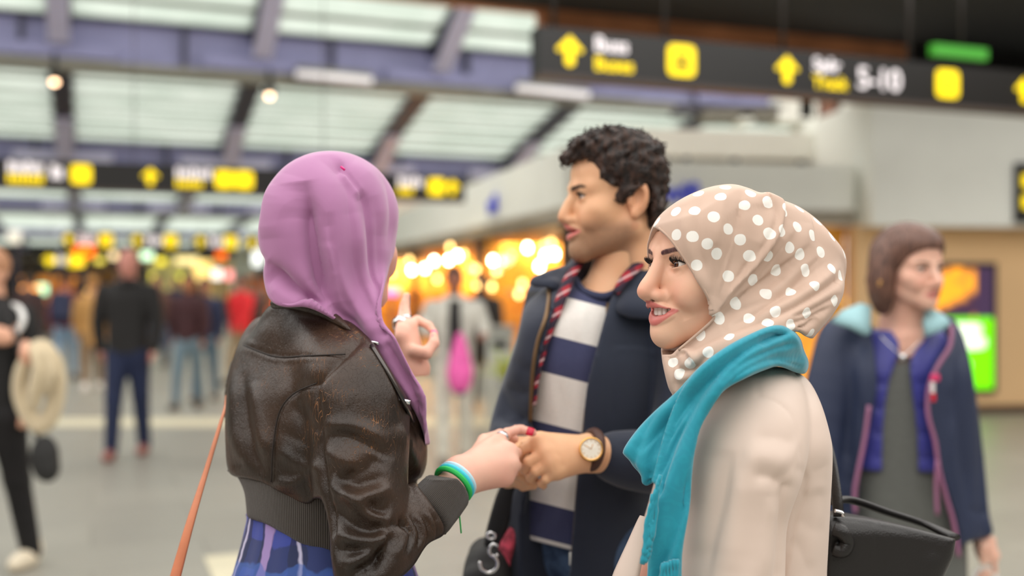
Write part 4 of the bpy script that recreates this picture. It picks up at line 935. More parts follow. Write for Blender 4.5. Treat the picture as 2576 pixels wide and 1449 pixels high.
hj = link('headscarf', hjm, N.m, W)
# edge hem: thin roll along the opening on the cloth
ce = catmull(edge, 6); tn = np.gradient(ce, axis=0); tn /= np.linalg.norm(tn, axis=1)[:, None]; hem = S.hit(ce+np.c_[-tn[:, 1], tn[:, 0]]*-4.0)
for _ in range(4): hem[1:-1] = (hem[2:]+hem[1:-1]+hem[:-2])/3
link('hem', tube_me(hem, .0019, 6), plain('beige_hem', srgb(188, 160, 142), .7), W)
# ---- cream blazer
M_bl = NT('cream_blazer'); n = M_bl.noise(6, 3); M_bl.color(M_bl.mix(n, srgb(224, 204, 191), srgb(216, 196, 182))); M_bl.set(Roughness=.62, Sheen_Weight=.1); M_bl.bump(M_bl.noise(1500, 1), .05, .0003); M_bl = M_bl.m
S = SDF((P(1540, 0, 1.4)[0], 1.30, .78), (P(2110, 0, 1.9)[0], 1.92, P(0, 915, 1.55)[2]), .0042)
def zpx(y, d=1.55): return P(0, y, d)[2]
def xpx(x, d=1.58): return P(x, 0, d)[0]
S.loft([(.78, xpx(1820), 1.62, .155, .2, 0), (zpx(1449), xpx(1835), 1.62, .142, .17, 0), (zpx(1250), xpx(1850), 1.61, .138, .17, 0), (zpx(1100), xpx(1870), 1.60, .13, .185, 0), (zpx(1000), xpx(1895), 1.60, .105, .16, 0), (zpx(940), xpx(1930), 1.60, .07, .08, 0)], k=.0)
S.chain([P(1925, 1005, 1.52), P(1905, 1050, 1.465), P(1884, 1150, 1.435), P(1853, 1290, 1.43), P(1842, 1449, 1.43), P(1838, 1640, 1.43)], [.055, .066, .0715, .0645, .066, .062], k=.006, n=4)
S.chain([P(1960, 1020, 1.74), P(1900, 1200, 1.78), P(1890, 1600, 1.78)], [.055, .055, .05], k=.03)
S.carve([(1900,930),(1945,922),(1990,926),(2018,943),(2043,970),(2069,1025),(2090,1100),(2096,1151),(2095,1260),(2092,1449),(2090,1900),(1470,1900),(1573,1449),(1623,1294),(1650,1200),(1700,1050),(1780,970)], k=.01, n=5)
st = S.stroke
st([(1908,996),(1955,1012),(1995,1052),(2012,1120),(2018,1175)], -.0022, .003, taper=False)
st([(2020,1185),(2027,1205),(2021,1258),(2006,1296),(1986,1386),(1970,1449)], -.004, .0032, .008, taper=False)
st([(1979,1226),(1973,1256),(1970,1310),(1967,1390),(1965,1490)], -.012, .006, .012, taper=False)
st([(1976,1220),(1938,1200),(1892,1196)], -.009, .008, .016); st([(1990,1180),(1930,1156),(1865,1146)], .005, .016); st([(2006,1120),(1958,1100),(1896,1100)], -.004, .014); st([(1945,1250),(1930,1340),(1918,1460)], .006, .018); st([(1925,1240),(1908,1340),(1895,1460)], -.005, .012, .018)
st([(1835,1130),(1818,1250),(1788,1360),(1766,1480)], -.010, .010, .03); st([(1790,1150),(1770,1280),(1745,1400)], .005, .016); st([(1860,1180),(1850,1300),(1836,1440)], .004, .016)
st([(2022,1240),(2050,1225),(2085,1225)], .002, .008); st([(2010,1300),(2040,1330),(2080,1335)], -.002, .012); st([(2060,1250),(2045,1350),(2030,1449)], .003, .012); st([(2040,1190),(2066,1180),(2092,1165)], -.0015, .006)
st([(1997,1350),(2020,1400),(2040,1449)], -.003, .01)
st([(1912,945),(1906,970),(1908,996)], -.0015, .0022, taper=False)
link('blazer', S.mesh('blazer'), M_bl, W)
# lapel edge and blush blouse at the front
link('lapel', tube_me(catmull([P(1622, 1300, 1.50), P(1600, 1370, 1.49), P(1575, 1449, 1.48), P(1540, 1560, 1.47)], 5), [.008, .014, .02, .022], 8, flat=(.6, .8, 0), q=.35), M_bl, W)
link('blouse', tube_me(catmull([P(1636, 1350, 1.56), P(1618, 1400, 1.55), P(1600, 1460, 1.54), P(1580, 1560, 1.54)], 5), [.012, .018, .022, .024], 8, flat=(.6, .8, 0), q=.5), plain('blush_silk', srgb(236, 176, 156), .45), W)
# ---- turquoise pashmina
S = SDF((P(1550, 0, 1.42)[0], 1.26, .98), (P(2050, 0, 1.75)[0], 1.86, P(0, 805, 1.5)[2]), .0030)
def strand(pts, r, k=.003, q=.55): S.chain([P(x, y, d-(.055*min(1, max(0, (1060-y)/110)) if d < 1.58 else 0)) for x, y, d in pts], r, k=k, n=9, flat=(.25, 1, .1), q=q)
strand([(2000,872,1.62),(1985,852,1.525),(1945,848,1.475),(1880,880,1.440),(1812,945,1.415),(1762,1030,1.385),(1727,1115,1.368),(1706,1215,1.362),(1692,1320,1.364),(1676,1420,1.368),(1668,1600,1.37)], [.026,.030,.032,.032,.032,.030,.028,.030,.036,.040,.042])
strand([(2005,905,1.72),(2014,903,1.57),(1960,897,1.485),(1890,922,1.435),(1825,978,1.402),(1776,1058,1.382),(1752,1130,1.375),(1742,1210,1.376)], [.024,.026,.022,.020,.018,.016,.014,.010])
strand([(2012,878,1.66),(2004,868,1.56),(1940,880,1.475),(1872,912,1.43)], [.018,.020,.018,.012])
strand([(1985,836,1.66),(1930,840,1.55),(1850,876,1.475),(1772,942,1.44),(1705,1012,1.425),(1645,1078,1.418),(1592,1140,1.412)], [.022,.026,.026,.027,.026,.025,.018])
strand([(1880,872,1.47),(1800,935,1.43),(1728,1020,1.408),(1676,1095,1.40),(1640,1160,1.398),(1624,1208,1.40)], [.018,.020,.021,.022,.018,.010])
strand([(1830,930,1.425),(1760,1010,1.40),(1712,1090,1.388),(1682,1160,1.382),(1655,1225,1.385)], [.012,.016,.017,.016,.008])
strand([(1700,1040,1.43),(1650,1100,1.42),(1608,1160,1.415)], [.014,.018,.012])
S.chain([P(1990, 850, 1.64), P(1960, 870, 1.74), P(1850, 900, 1.76), P(1720, 1000, 1.68), P(1640, 1090, 1.55), P(1610, 1160, 1.46)], [.035, .038, .04, .04, .035, .025], k=.01, n=4)
sc_out = [(1905,832),(1950,818),(1985,824),(2012,850),(2022,880),(2034,912),(2026,940),(2002,938),(1960,922),(1930,929),(1880,950),(1822,983),(1782,1038),(1758,1085),(1746,1150),(1740,1210),(1735,1280),(1716,1400),(1708,1600),(1615,1600),(1628,1449),(1632,1360),(1640,1310),(1652,1240),(1645,1218),(1628,1224),(1614,1217),(1611,1195),(1592,1172),(1583,1158),(1571,1146),(1566,1136),(1582,1108),(1612,1070),(1652,1030),(1702,985),(1762,920),(1830,870)]
S.carve(sc_out, k=.006, n=5)
st = S.stroke
st([(1985,832),(1900,868),(1820,925),(1757,1005),(1708,1090),(1676,1165),(1655,1230)], -0.0152, .005, .014, taper=False)
st([(1880,880),(1790,955),(1715,1040),(1660,1110),(1622,1175)], -0.0089, .005, .010); st([(1800,935),(1720,1015),(1660,1080),(1605,1140)], -0.0069, .004, .010); st([(1725,1060),(1690,1110),(1660,1165),(1632,1212)], -0.0063, .004, .008)
st([(2008,862),(1985,872),(1930,890),(1868,918),(1810,968)], -0.0089, .005, .012); st([(2028,905),(1965,902),(1905,922),(1858,952),(1815,1000)], -0.0075, .004, .010); st([(2020,925),(1975,912),(1940,915)], -0.0051, .004)
st([(1990,838),(1962,848),(1925,868)], -0.0063, .004, .009)
st([(1850,900),(1780,962),(1728,1040),(1700,1110)], 0.0036, .008); st([(1835,945),(1780,1020),(1748,1100),(1730,1200)], 0.0030, .012); st([(1690,1010),(1640,1068),(1600,1120)], 0.0030, .008)
st([(1742,1240),(1715,1300),(1690,1370),(1660,1449),(1640,1520)], -0.0126, .004, .014, taper=False); st([(1730,1270),(1705,1340),(1680,1410)], 0.0024, .010)
st([(1722,1150),(1708,1240),(1690,1330)], -0.0025, .006, .01); st([(1745,1120),(1735,1200),(1722,1260)], -0.0025, .006)
N = NT('turquoise_pashmina'); n = N.noise(40, 4); n2 = N.noise(8, 3); vo = N.n('ShaderNodeTexVoronoi', feature='SMOOTH_F1'); vo.inputs['Scale'].default_value = 55
tc = N.n('ShaderNodeTexCoord'); N.l(tc.outputs['Object'], vo.inputs['Vector']); wv = N.math('SINE', N.math('MULTIPLY', N.math('ADD', vo.outputs['Distance'], N.math('MULTIPLY', n, .6)), 26.0))
c = N.mix(N.step(wv, -.2, .8), srgb(0, 136, 158), srgb(2, 141, 162)); c = N.mix(N.math('MULTIPLY', N.step(n2, .4, .7), .5), c, srgb(20, 154, 174)); N.color(c); N.set(Roughness=.7, Sheen_Weight=.35); N.bump(N.noise(1300, 2), .25, .0005)
M_tq = N.m
link('pashmina', S.mesh('pashmina'), M_tq, W)
rs = random.Random(2); ms = []
def tassel(px, py, d, L, lean):
    a = P(px, py, d); pts = [a+np.array([lean*t*L+.0015*math.sin(t*7+px), 0, -t*L]) for t in np.linspace(0, 1, 12)]
    r = [.0026+.0006*math.sin(k*2.3) for k in range(10)]+[.0042, .0034]; return tube_me(pts, r, 6)
for i in range(7): link('tassel', tassel(1660-i*4+rs.uniform(-2, 2), 1195+i*12, 1.338, .07+.012*rs.random(), -.14), M_tq, W)
for i in range(6): link('tassel', tassel(1640-i*2, 1305+i*6+rs.uniform(-3, 3), 1.338, .04, -.1), M_tq, W)
for i in range(6): link('tassel', tassel(1668+i*7, 1420+rs.uniform(-3, 3)-i*3, 1.335, .06, -.05), M_tq, W)
lower_body(W, (xpx(1830), 1.62), 100, .92, plain('dark_trousers', srgb(40, 38, 44), .8), plain('shoe_black', (.02, .02, .02, 1), .4))
# ---- black leather handbag behind her
N = NT('black_leather'); N.set(Base_Color=(.012, .011, .011, 1), Roughness=.42); vo = N.n('ShaderNodeTexVoronoi'); vo.inputs['Scale'].default_value = 380; tc = N.n('ShaderNodeTexCoord'); N.l(tc.outputs['Object'], vo.inputs['Vector']); N.bump(vo.outputs['Distance'], .35, .0008); M_bag = N.m
B = empty('handbag', P(2230, 1449, 1.62)*np.array([1, 1, 0])+(0, 0, .8)); tag(B, 'black leather tote bag hanging behind the woman in the cream blazer', 'bag')
def bagq(d): return [P(2088, 1292, d), P(2402, 1362, d+.03), P(2330, 1640, d+.03), P(2080, 1640, d)]
S = SDF((P(2060, 0, 1.5)[0], 1.50, .86), (P(2420, 0, 1.85)[0], 1.82, P(0, 1240, 1.66)[2]), .004)
S.box(P(2230, 1500, 1.66), (.13, .075, .135), .03, k=0)
S.carve([(2070,1288),(2100,1284),(2180,1300),(2290,1326),(2405,1356),(2398,1400),(2360,1480),(2320,1650),(2070,1650)], k=.012, smooth=False)
S.stroke([(2206,1306),(2208,1380),(2212,1449),(2214,1520)], -.0022, .0022, taper=False); S.stroke([(2219,1308),(2221,1380),(2225,1449),(2227,1520)], -.0016, .002, taper=False)
S.stroke([(2080,1302),(2180,1316),(2290,1342),(2396,1372)], -.0015, .0022, taper=False); S.stroke([(2360,1390),(2330,1449),(2300,1540)], .004, .016); S.stroke([(2120,1360),(2140,1430),(2150,1520)], -.004, .02)
link('bag_body', S.mesh('bag'), M_bag, B)
rim = catmull([P(2096, 1262, 1.69), P(2140, 1258, 1.715), P(2230, 1288, 1.73), P(2330, 1320, 1.73), P(2402, 1352, 1.68)], 6)
link('rim', tube_me(rim, .012, 8, flat=(0, .3, 1), q=.5), M_bag, B)
link('strap', tube_me(catmull([P(2110, 1300, 1.60), P(2104, 1240, 1.61), P(2090, 1150, 1.66), P(2060, 1050, 1.74), P(2020, 985, 1.80)], 6), .009, 8, flat=(.7, .7, 0), q=.5), M_bag, B)
link('knot', tube_me(catmull([P(2098, 1330, 1.575), P(2120, 1340, 1.57), P(2132, 1362, 1.575), P(2120, 1385, 1.575), P(2098, 1380, 1.58)], 5), .011, 8), M_bag, B)
link('buckle', tube_me(catmull([P(2100, 1285, 1.58), P(2118, 1290, 1.58), P(2122, 1300, 1.58)], 4), .003, 6), plain('chrome', (.8, .8, .82, 1), .15, 1), B)
# ================================================================= woman in the mauve headscarf and leather jacket
DP = 1.6
U = empty('person', (-.26, 1.68, 0)); tag(U, 'woman in mauve headscarf and brown leather bomber jacket seen from behind', 'person')
z1 = lambda pts: [(540+x/1.307, 340+y/1.307) for x, y in pts]
z5 = lambda pts: [(560+x/3.543, 1040+y/3.543) for x, y in pts]
U_M = head_matrix(P(848, 600, 1.665), -36, 2, 0, 1.0); U_R = frame_of(-36)
def UL(s, f, u): return np.array(U_M @ Vector((s, f, u)))
S = head_field(dict(FEM, mo=0, cheek=.6), .003, fmin=-.03, umin=-.15); S.plane((0, .078, .055), (0, .5, 1)); S.plane((0, -.025, 0), (0, -1, 0))
hm = S.mesh('head'); head_attrs(hm, S, S.L); hm.transform(U_M)
SHU = S
# ---- headscarf
S = SDF((P(640, 0, 1.85)[0], 1.42, P(0, 1130, 1.6)[2]), (P(1095, 0, 1.8)[0], 1.86, P(0, 368, 1.66)[2]), .0026)
S.ell(UL(0, -.012, .036), (.094, .112, .100), R=U_R, k=0); S.ell(UL(0, -.05, .02), (.094, .092, .10), R=U_R, k=.03)
S.ell(UL(0, .03, .028), (.074, .066, .066), R=U_R, k=.02)
S.cap(UL(0, -.045, -.02), UL(0, -.075, -.125), .088, .080, k=.04)
S.ell(UL(0, -.005, -.05), (.086, .082, .09), R=U_R, k=.03)
S.chain([UL(.05, -.02, -.10), UL(.065, .03, -.13), P(975, 815, 1.585), P(1012, 905, 1.58), P(1045, 985, 1.59), P(1062, 1070, 1.62), P(1064, 1120, 1.66)], [.06, .055, .045, .036, .034, .028, .022], k=.02, n=3, flat=(.5, .85, 0), q=.7)
union_head(S, SHU, U_M, .005, .006)
S.carve(z1([(362,52),(300,64),(240,95),(195,140),(165,190),(150,260),(142,330),(150,380),(165,412),(160,450),(164,490),(176,530),(200,556),(240,566),(300,566),(360,590),(420,630),(480,690),(540,740),(590,810),(640,880),(676,950),(692,1010),(694,1060),(700,1100),(708,1060),(706,1010),(694,940),(693,868),(680,828),(650,780),(618,716),(590,660),(556,615),(548,565),(556,510),(574,440),(590,390),(600,330),(607,262),(603,210),(586,160),(562,118),(557,102),(540,100),(490,72),(430,54)]), k=.006, n=5)
st = S.stroke
st(z1([(420,100),(470,170),(505,230),(520,330),(524,440),(545,560),(552,650)]), -0.0148, 0.0050, 0.0150, taper=False); st(z1([(415,108),(455,155),(490,205)]), 0.0099, 0.0063)
st(z1([(292,150),(308,240),(322,330),(332,400),(362,480),(392,560)]), -0.0247, 0.0100, 0.0200); st(z1([(440,150),(455,300),(470,450),(520,600)]), -0.0087, 0.0075, 0.0175); st(z1([(380,250),(392,400),(420,530),(500,640)]), -0.0116, 0.0075, 0.0175); st(z1([(520,200),(540,300),(545,420),(552,540)]), -0.0072, 0.0063, 0.0125); st(z1([(360,300),(370,400),(385,500),(400,560)]), 0.0123, 0.0125)
st(z1([(370,350),(400,460),(450,560),(520,640),(560,700)]), 0.0099, 0.0125); st(z1([(480,250),(490,380),(510,500),(545,600)]), 0.0074, 0.0125); st(z1([(250,130),(230,230),(250,350),(300,470),(380,550)]), 0.0086, 0.0225)
st(z1([(165,420),(200,450),(260,500),(330,540),(400,580)]), -0.0173, 0.0088, 0.0200); st(z1([(170,480),(230,520),(300,548)]), 0.0099, 0.0125); st(z1([(190,160),(170,250),(175,340)]), 0.0049, 0.0187)
st(z1([(545,110),(570,180),(580,280),(570,380)]), -0.0074, 0.0075); st(z1([(460,80),(520,140),(550,220),(560,330)]), 0.0062, 0.0150); st(z1([(330,70),(400,110),(470,180)]), -0.0038, 0.0125)
st(z1([(556,620),(590,690),(630,770),(670,850)]), -0.0148, 0.0050, 0.0100); st(z1([(575,640),(610,720),(655,800)]), 0.0074, 0.0075); st(z1([(560,680),(600,760),(650,850),(685,920)]), -0.0123, 0.0050); st(z1([(665,880),(660,920),(680,960)]), -0.0099, 0.0050)
st(z1([(292,150),(308,240),(322,330),(332,400),(362,480),(392,560)]), -.022, .014, .034); st(z1([(270,180),(284,280),(300,380),(330,480),(372,560)]), .010, .016)
st(z1([(300,230),(320,330),(334,400),(362,480),(394,560)]), -.020, .006, .022); st(z1([(352,300),(362,400),(384,500),(420,580),(500,660)]), -.014, .005, .016); st(z1([(175,440),(230,480),(300,525),(380,565)]), -.014, .008, .022)
opU = [(0, .050), (.022, .040), (.045, .014), (.062, -.022), (.070, -.052), (.069, -.072), (.048, -.096), (.022, -.112), (0, -.118)]; opU += [(-a, b) for a, b in opU[-2:0:-1]]
poly_cut(S, U_M, opU, .0, .003)
N = NT('mauve_crepe'); n = N.noise(10, 3); N.color(N.mix(n, srgb(180, 124, 168), srgb(164, 108, 152))); N.set(Roughness=.75, Sheen_Weight=.35); N.bump(N.noise(1600, 2), .12, .0004); M_mv = N.m
link('headscarf', S.mesh('headscarf'), M_mv, U)
pinp = P(863, 423, 1.0); S_ = S.hit([(863, 423)])[0]; link('scarf_pin', tube_me([S_+(-.003, -.002, .002), S_+(.003, -.003, -.003)], .0018, 6), plain('magenta_pin', srgb(226, 30, 130), .4), U)
# ---- leather jacket
def leather():
    N = NT('worn_brown_leather'); tc = N.n('ShaderNodeTexCoord')
    big = N.noise(7, 4); fine = N.noise(160, 4, rough=.6)
    base = N.mix(N.step(big, .3, .75), srgb(34, 24, 16), srgb(62, 44, 32))
    mp = N.n('ShaderNodeMapping'); mp.inputs['Scale'].default_value = (1, 1, .22); N.l(tc.outputs['Object'], mp.inputs[0])
    wn = N.n('ShaderNodeTexNoise'); wn.inputs['Scale'].default_value = 40; N.l(mp.outputs[0], wn.inputs['Vector'])
    mx = N.n('ShaderNodeMix', data_type='VECTOR'); mx.inputs[0].default_value = .06; N.l(mp.outputs[0], mx.inputs[4]); N.l(wn.outputs['Color'], mx.inputs[5])
    vo = N.n('ShaderNodeTexVoronoi', feature='DISTANCE_TO_EDGE'); vo.inputs['Scale'].default_value = 105; N.l(mx.outputs[1], vo.inputs['Vector'])
    crack = N.step(vo.outputs['Distance'], .022, .006)
    wear = N.math('MULTIPLY', N.math('MULTIPLY', crack, N.step(N.noise(16, 3), .48, .6)), N.attr('wear').outputs['Fac'])
    c = N.mix(wear, base, srgb(150, 100, 58)); N.color(c)
    r = N.math('ADD', .24, N.math('MULTIPLY', fine, .22)); N.l(r, N.b.inputs['Roughness']); N.b.inputs['Specular IOR Level'].default_value = .42
    gr = N.n('ShaderNodeTexVoronoi'); gr.inputs['Scale'].default_value = 420; N.l(tc.outputs['Object'], gr.inputs['Vector'])
    wr = N.noise(60, 6, rough=.7, stretch=(1, 1, .5))
    h = N.math('ADD', N.math('MULTIPLY', gr.outputs['Distance'], .05), N.math('MULTIPLY', wr, .8)); h = N.math('SUBTRACT', h, N.math('MULTIPLY', crack, .12)); N.bump(h, .7, .003); return N.m
M_lea = leather()
S = SDF((P(550, 0, 1.75)[0], 1.34, .86), (P(1195, 0, 1.85)[0], 1.98, P(0, 745, 1.7)[2]), .0042)
zP = lambda y, d=1.66: P(0, y, d)[2]
xP = lambda x, d=1.66: P(x, 0, d)[0]
S.loft([(zP(1300), xP(790), 1.68, .145, .115, -42), (zP(1225), xP(800), 1.68, .172, .135, -42), (zP(1100), xP(812), 1.68, .182, .14, -42), (zP(980), xP(812), 1.68, .185, .125, -42), (zP(890), xP(805), 1.68, .175, .10, -42), (zP(830), xP(800), 1.67, .11, .085, -42), (zP(760), xP(800), 1.665, .075, .07, -42)], k=0)
S.chain([P(860, 905, 1.59), P(896, 985, 1.545), P(905, 1100, 1.525), P(908, 1250, 1.50), P(918, 1400, 1.475), P(925, 1435, 1.475)], [.058, .062, .0575, .056, .056, .054], k=.025, n=3)
S.chain([P(925, 1435, 1.475), P(985, 1380, 1.50), P(1050, 1310, 1.53), P(1100, 1262, 1.56)], [.054, .05, .044, .040], k=.012, n=2)
S.chain([P(660, 880, 1.78), P(610, 1000, 1.84), P(640, 1180, 1.88)], [.055, .055, .05], k=.02)
jout = [(690,764),(648,792),(612,838),(588,895),(572,960),(566,1050),(567,1120),(571,1172),(584,1196),(625,1206),(662,1216),(718,1246),(758,1266),(780,1268),(808,1255),(828,1330),(832,1400),(850,1480),(900,1500),(980,1470),(1035,1430),(1075,1370),(1120,1340),(1090,1275),(1048,1215),(1062,1200),(1076,1166),(1073,1105),(1060,1052),(1014,983),(968,906),(938,860),(869,799),(800,775),(750,765)]
S.carve(jout, k=.008, n=4)
st = S.stroke
seam = dict(taper=False)
st([(613,868),(693,897),(770,895),(869,891)], -.0022, .0024, **seam); st([(613,874),(693,904),(770,902),(860,898)], .0016, .003)
arm = [(905,858),(846,914),(803,958),(793,990),(803,1067),(808,1143),(823,1258),(832,1340)]
st(arm, -.010, .0045, .008, **seam)
st([(796,964),(739,990),(703,1036),(687,1120),(682,1212)], -.0045, .003, .006, **seam)
st([(690,775),(640,830),(625,860)], -.003, .008); st([(720,790),(780,800),(850,830),(900,870)], -.004, .005, .010); st([(870,812),(930,870),(985,960),(1030,1040),(1062,1120)], -.006, .005, .009, **seam); st([(905,850),(950,905),(985,975),(1000,1040)], .006, .007)
st([(590,930),(585,1030),(600,1130),(640,1190)], .005, .010); st([(612,930),(618,1040),(640,1140),(670,1200)], -.006, .008); st([(640,960),(650,1060),(665,1150)], .006, .009); st([(575,1180),(600,1165),(612,1172)], -.004, .004)
st([(700,1130),(750,1165),(805,1175)], .005, .008); st([(690,1205),(740,1215),(808,1165)], .007, .008); st([(700,1080),(760,1110),(803,1120)], -.003, .009); st([(730,1010),(770,1060),(803,1090)], -.004, .01); st([(700,1240),(760,1255),(800,1225)], -.005, .008)
sl = lambda pts, a, w, w2=None: st(z5(pts), a, w, w2)
sl([(860,130),(1100,110),(1300,170),(1500,300)], 0.0087, .010); sl([(880,200),(1100,200),(1350,300),(1530,420)], -0.0101, .012); sl([(890,330),(1050,400),(1200,480)], 0.0058, .010); sl([(1380,380),(1300,480),(1000,600)], -0.0087, .012)
sl([(930,620),(1180,745),(1350,720),(1500,640)], 0.0159, .010); sl([(1000,580),(1200,640),(1450,560)], -0.0130, .013); sl([(1080,700),(1230,840),(1350,920),(1500,960)], 0.0145, .008); sl([(1250,800),(1380,860),(1490,860)], -0.0116, .010); sl([(960,800),(1100,960),(1300,1050),(1500,1010)], -0.0145, .013)
sl([(1000,1050),(1200,1130),(1380,1120),(1515,1050)], 0.0159, .009); sl([(1000,1200),(1200,1230),(1420,1140)], -0.0116, .011); sl([(1080,1370),(1280,1260),(1480,1100)], 0.0145, .009); sl([(1150,1440),(1330,1330),(1440,1180)], -0.0145, .008)
sl([(1330,1430),(1390,1300),(1460,1160),(1530,1060)], -0.0145, .005, .009)
for dx in (0, 95, 185, 270, 350, 430):
    sl([(1520+dx*1.0, 940-dx*.25), (1590+dx*1.0, 1010-dx*.22), (1630+dx*.9, 1120-dx*.1), (1560+dx*.95, 1290-dx*.2)], .0075 if dx % 2 == 0 else .006, .005, .007)
    sl([(1565+dx*1.0, 930-dx*.25), (1640+dx*1.0, 1010-dx*.22), (1680+dx*.9, 1110-dx*.1), (1620+dx*.95, 1270-dx*.2)], -0.0116, .0045)
sl([(1500,950),(1560,1000),(1650,990)], -0.0116, .006)
sl([(930,230),(960,500),(960,800),(990,1100),(1050,1300)], -0.0023, .0022); sl([(1550,100),(1640,250),(1700,420),(1690,600)], 0.0087, .012); sl([(1700,20),(1790,180),(1800,400)], -0.0043, .004)
jm = S.mesh('jacket'); px = pix_of(S.V)
def spot(x, y, rx, ry): return np.exp(-(((px[:, 0]-x)/rx)**2+((px[:, 1]-y)/ry)**2))
add_attr(jm, 'wear', np.clip(spot(870,960,95,90)+.9*spot(770,1060,55,75)+.8*spot(900,850,70,50)+.55*spot(690,960,110,120)+.5*spot(940,1080,80,90)+.5*spot(1090,1300,60,60)+.05, 0, 1)*.8)
jk = link('jacket', jm, M_lea, U)
# stitched seams (thread) and collar roll
M_thr = plain('dark_thread', srgb(30, 20, 14), .7)
for c in ([(613,868),(693,897),(770,895),(869,891)], [(796,964),(739,990),(703,1036),(687,1120),(682,1212)]):
    link('seam', tube_me(S.hit(catmull(c, 6)), .0011, 5), M_thr, jk)
col = S.hit(catmull([(690,772),(740,772),(800,788),(850,815),(880,838)], 4)); link('collar', tube_me(col+np.array([0, .004, .004]), [.008, .010, .010, .007, .001], 8), M_lea, jk)
# zip tape and silver zip pulls
zt = S.hit(catmull([(935,868),(975,935),(1010,1000),(1040,1060)], 4)); link('zip', tube_me(zt+np.array([0, -.002, 0]), .0032, 6), plain('zip_metal', srgb(90, 86, 84), .3, .9), jk)
for p in ((1022, 1010), (944, 862)):
    h_ = S.hit([p])[0]; link('zip_pull', tube_me([h_+(-.006, -.006, .002), h_+(.006, -.006, -.001)], .0038 if p[0] > 1000 else .0026, 6), plain('chrome', (.8, .8, .82, 1), .15, 1), jk)
# ---- ribbed waistband and cuff
N = NT('brown_rib_knit'); tc = N.n('ShaderNodeTexCoord'); at = N.attr('rib').outputs['Fac']; wv = N.math('SINE', at)
N.color(N.mix(N.step(wv, -.6, .6), srgb(40, 34, 29), srgb(62, 54, 47))); N.set(Roughness=.85, Sheen_Weight=.2); N.bump(wv, .5, .0015); M_rib = N.m
S = SDF((P(560, 0, 1.75)[0], 1.44, .95), (P(900, 0, 1.75)[0], 1.95, zP(1170)), .0042)
S.loft([(.95, xP(790), 1.68, .158, .125, -42), (zP(1360), xP(800), 1.68, .156, .122, -42), (zP(1270), xP(800), 1.68, .160, .126, -42), (zP(1180), xP(800), 1.68, .165, .13, -42)], k=0)
S.carve([(574,1180),(596,1198),(614,1236),(620,1280),(625,1302),(673,1320),(718,1346),(758,1368),(806,1380),(900,1384),(900,1170),(700,1160)], k=.006, n=4)
wm = S.mesh('waistband'); v = S.V-np.array([xP(800), 1.68, 0]); add_attr(wm, 'rib', np.arctan2(v[:, 1], v[:, 0])*300)
link('waistband', wm, M_rib, U)
cuffp = [P(1078, 1288, 1.548), P(1105, 1258, 1.565), P(1128, 1232, 1.58)]
S = SDF(P(1040, 1360, 1.5)-np.array([0, .06, 0]), P(1185, 1180, 1.66)+np.array([0, .05, 0]), .003)
S.chain(cuffp, [.0395, .038, .036], k=0); 
dcf = unit(cuffp[2]-cuffp[0]); S.plane(cuffp[2]+dcf*.004, dcf, .004); S.plane(cuffp[0]-dcf*.012, -dcf, .004)
cm = S.mesh('cuff'); v = S.V-cuffp[1]; e1 = unit(np.cross(dcf, (0, 0, 1))); e2 = np.cross(dcf, e1); add_attr(cm, 'rib', np.arctan2(v @ e1, v @ e2)*110); link('cuff', cm, M_rib, U)
# ---- plaid dress
N = NT('plaid_cotton'); tc = N.n('ShaderNodeTexCoord'); sx = N.n('ShaderNodeSeparateXYZ'); N.l(tc.outputs['Object'], sx.inputs[0])
wob = N.math('MULTIPLY', N.noise(14, 3), .05); u = N.math('ADD', N.attr('pu').outputs['Fac'], wob); v = N.math('ADD', sx.outputs[2], wob)
def band(x, period, lo, hi, ph=0):
    m = N.math('FRACT', N.math('ADD', N.math('DIVIDE', x, period), ph)); return N.math('MULTIPLY', N.step(m, lo-.02, lo+.02), N.step(m, hi+.02, hi-.02))
c = N.mix(0.0, srgb(48, 62, 140), srgb(48, 62, 140)); c = N.mix(N.math('MULTIPLY', band(u, .08, .0, .45), .85), c, srgb(32, 34, 74)); c = N.mix(N.math('MULTIPLY', band(v, .09, .1, .5), .7), c, srgb(28, 40, 72))
c = N.mix(N.math('MULTIPLY', band(u, .16, .55, .72), .75), c, srgb(166, 140, 196)); c = N.mix(N.math('MULTIPLY', band(v, .18, .62, .72), .8), c, srgb(178, 172, 200)); c = N.mix(N.math('MULTIPLY', band(u, .16, .1, .15), .85), c, srgb(190, 186, 214)); c = N.mix(N.math('MULTIPLY', band(v, .11, .8, .95), .6), c, srgb(60, 96, 170))
N.color(c); N.set(Roughness=.85, Sheen_Weight=.15); N.bump(N.noise(900, 2), .1, .0004); M_pl = N.m
S = SDF((xP(540), 1.38, .42), (xP(1100), 2.0, zP(1270)), .006)
S.loft([(.42, xP(810), 1.68, .29, .25, -42), (.70, xP(805), 1.68, .235, .195, -42), (zP(1449), xP(800), 1.68, .185, .15, -42), (zP(1320), xP(795), 1.68, .148, .12, -42), (zP(1275), xP(795), 1.68, .142, .116, -42)], k=0)
S.func(lambda X, Y, Z: .007*np.sin(np.arctan2(Y-1.68, X-xP(800))*17+Z*3)*np.clip((1.12-Z)*4, .2, 1))
S.carve([(615,1290),(622,1302),(606,1370),(584,1449),(560,1560),(500,1900),(500,2200),(1500,2200),(1130,1600),(1052,1449),(1030,1380),(1000,1280)], k=.01, smooth=False)
dm = S.mesh('dress'); v = S.V-np.array([xP(800), 1.68, 0]); add_attr(dm, 'pu', np.arctan2(v[:, 1], v[:, 0])*.2); link('dress', dm, M_pl, U)
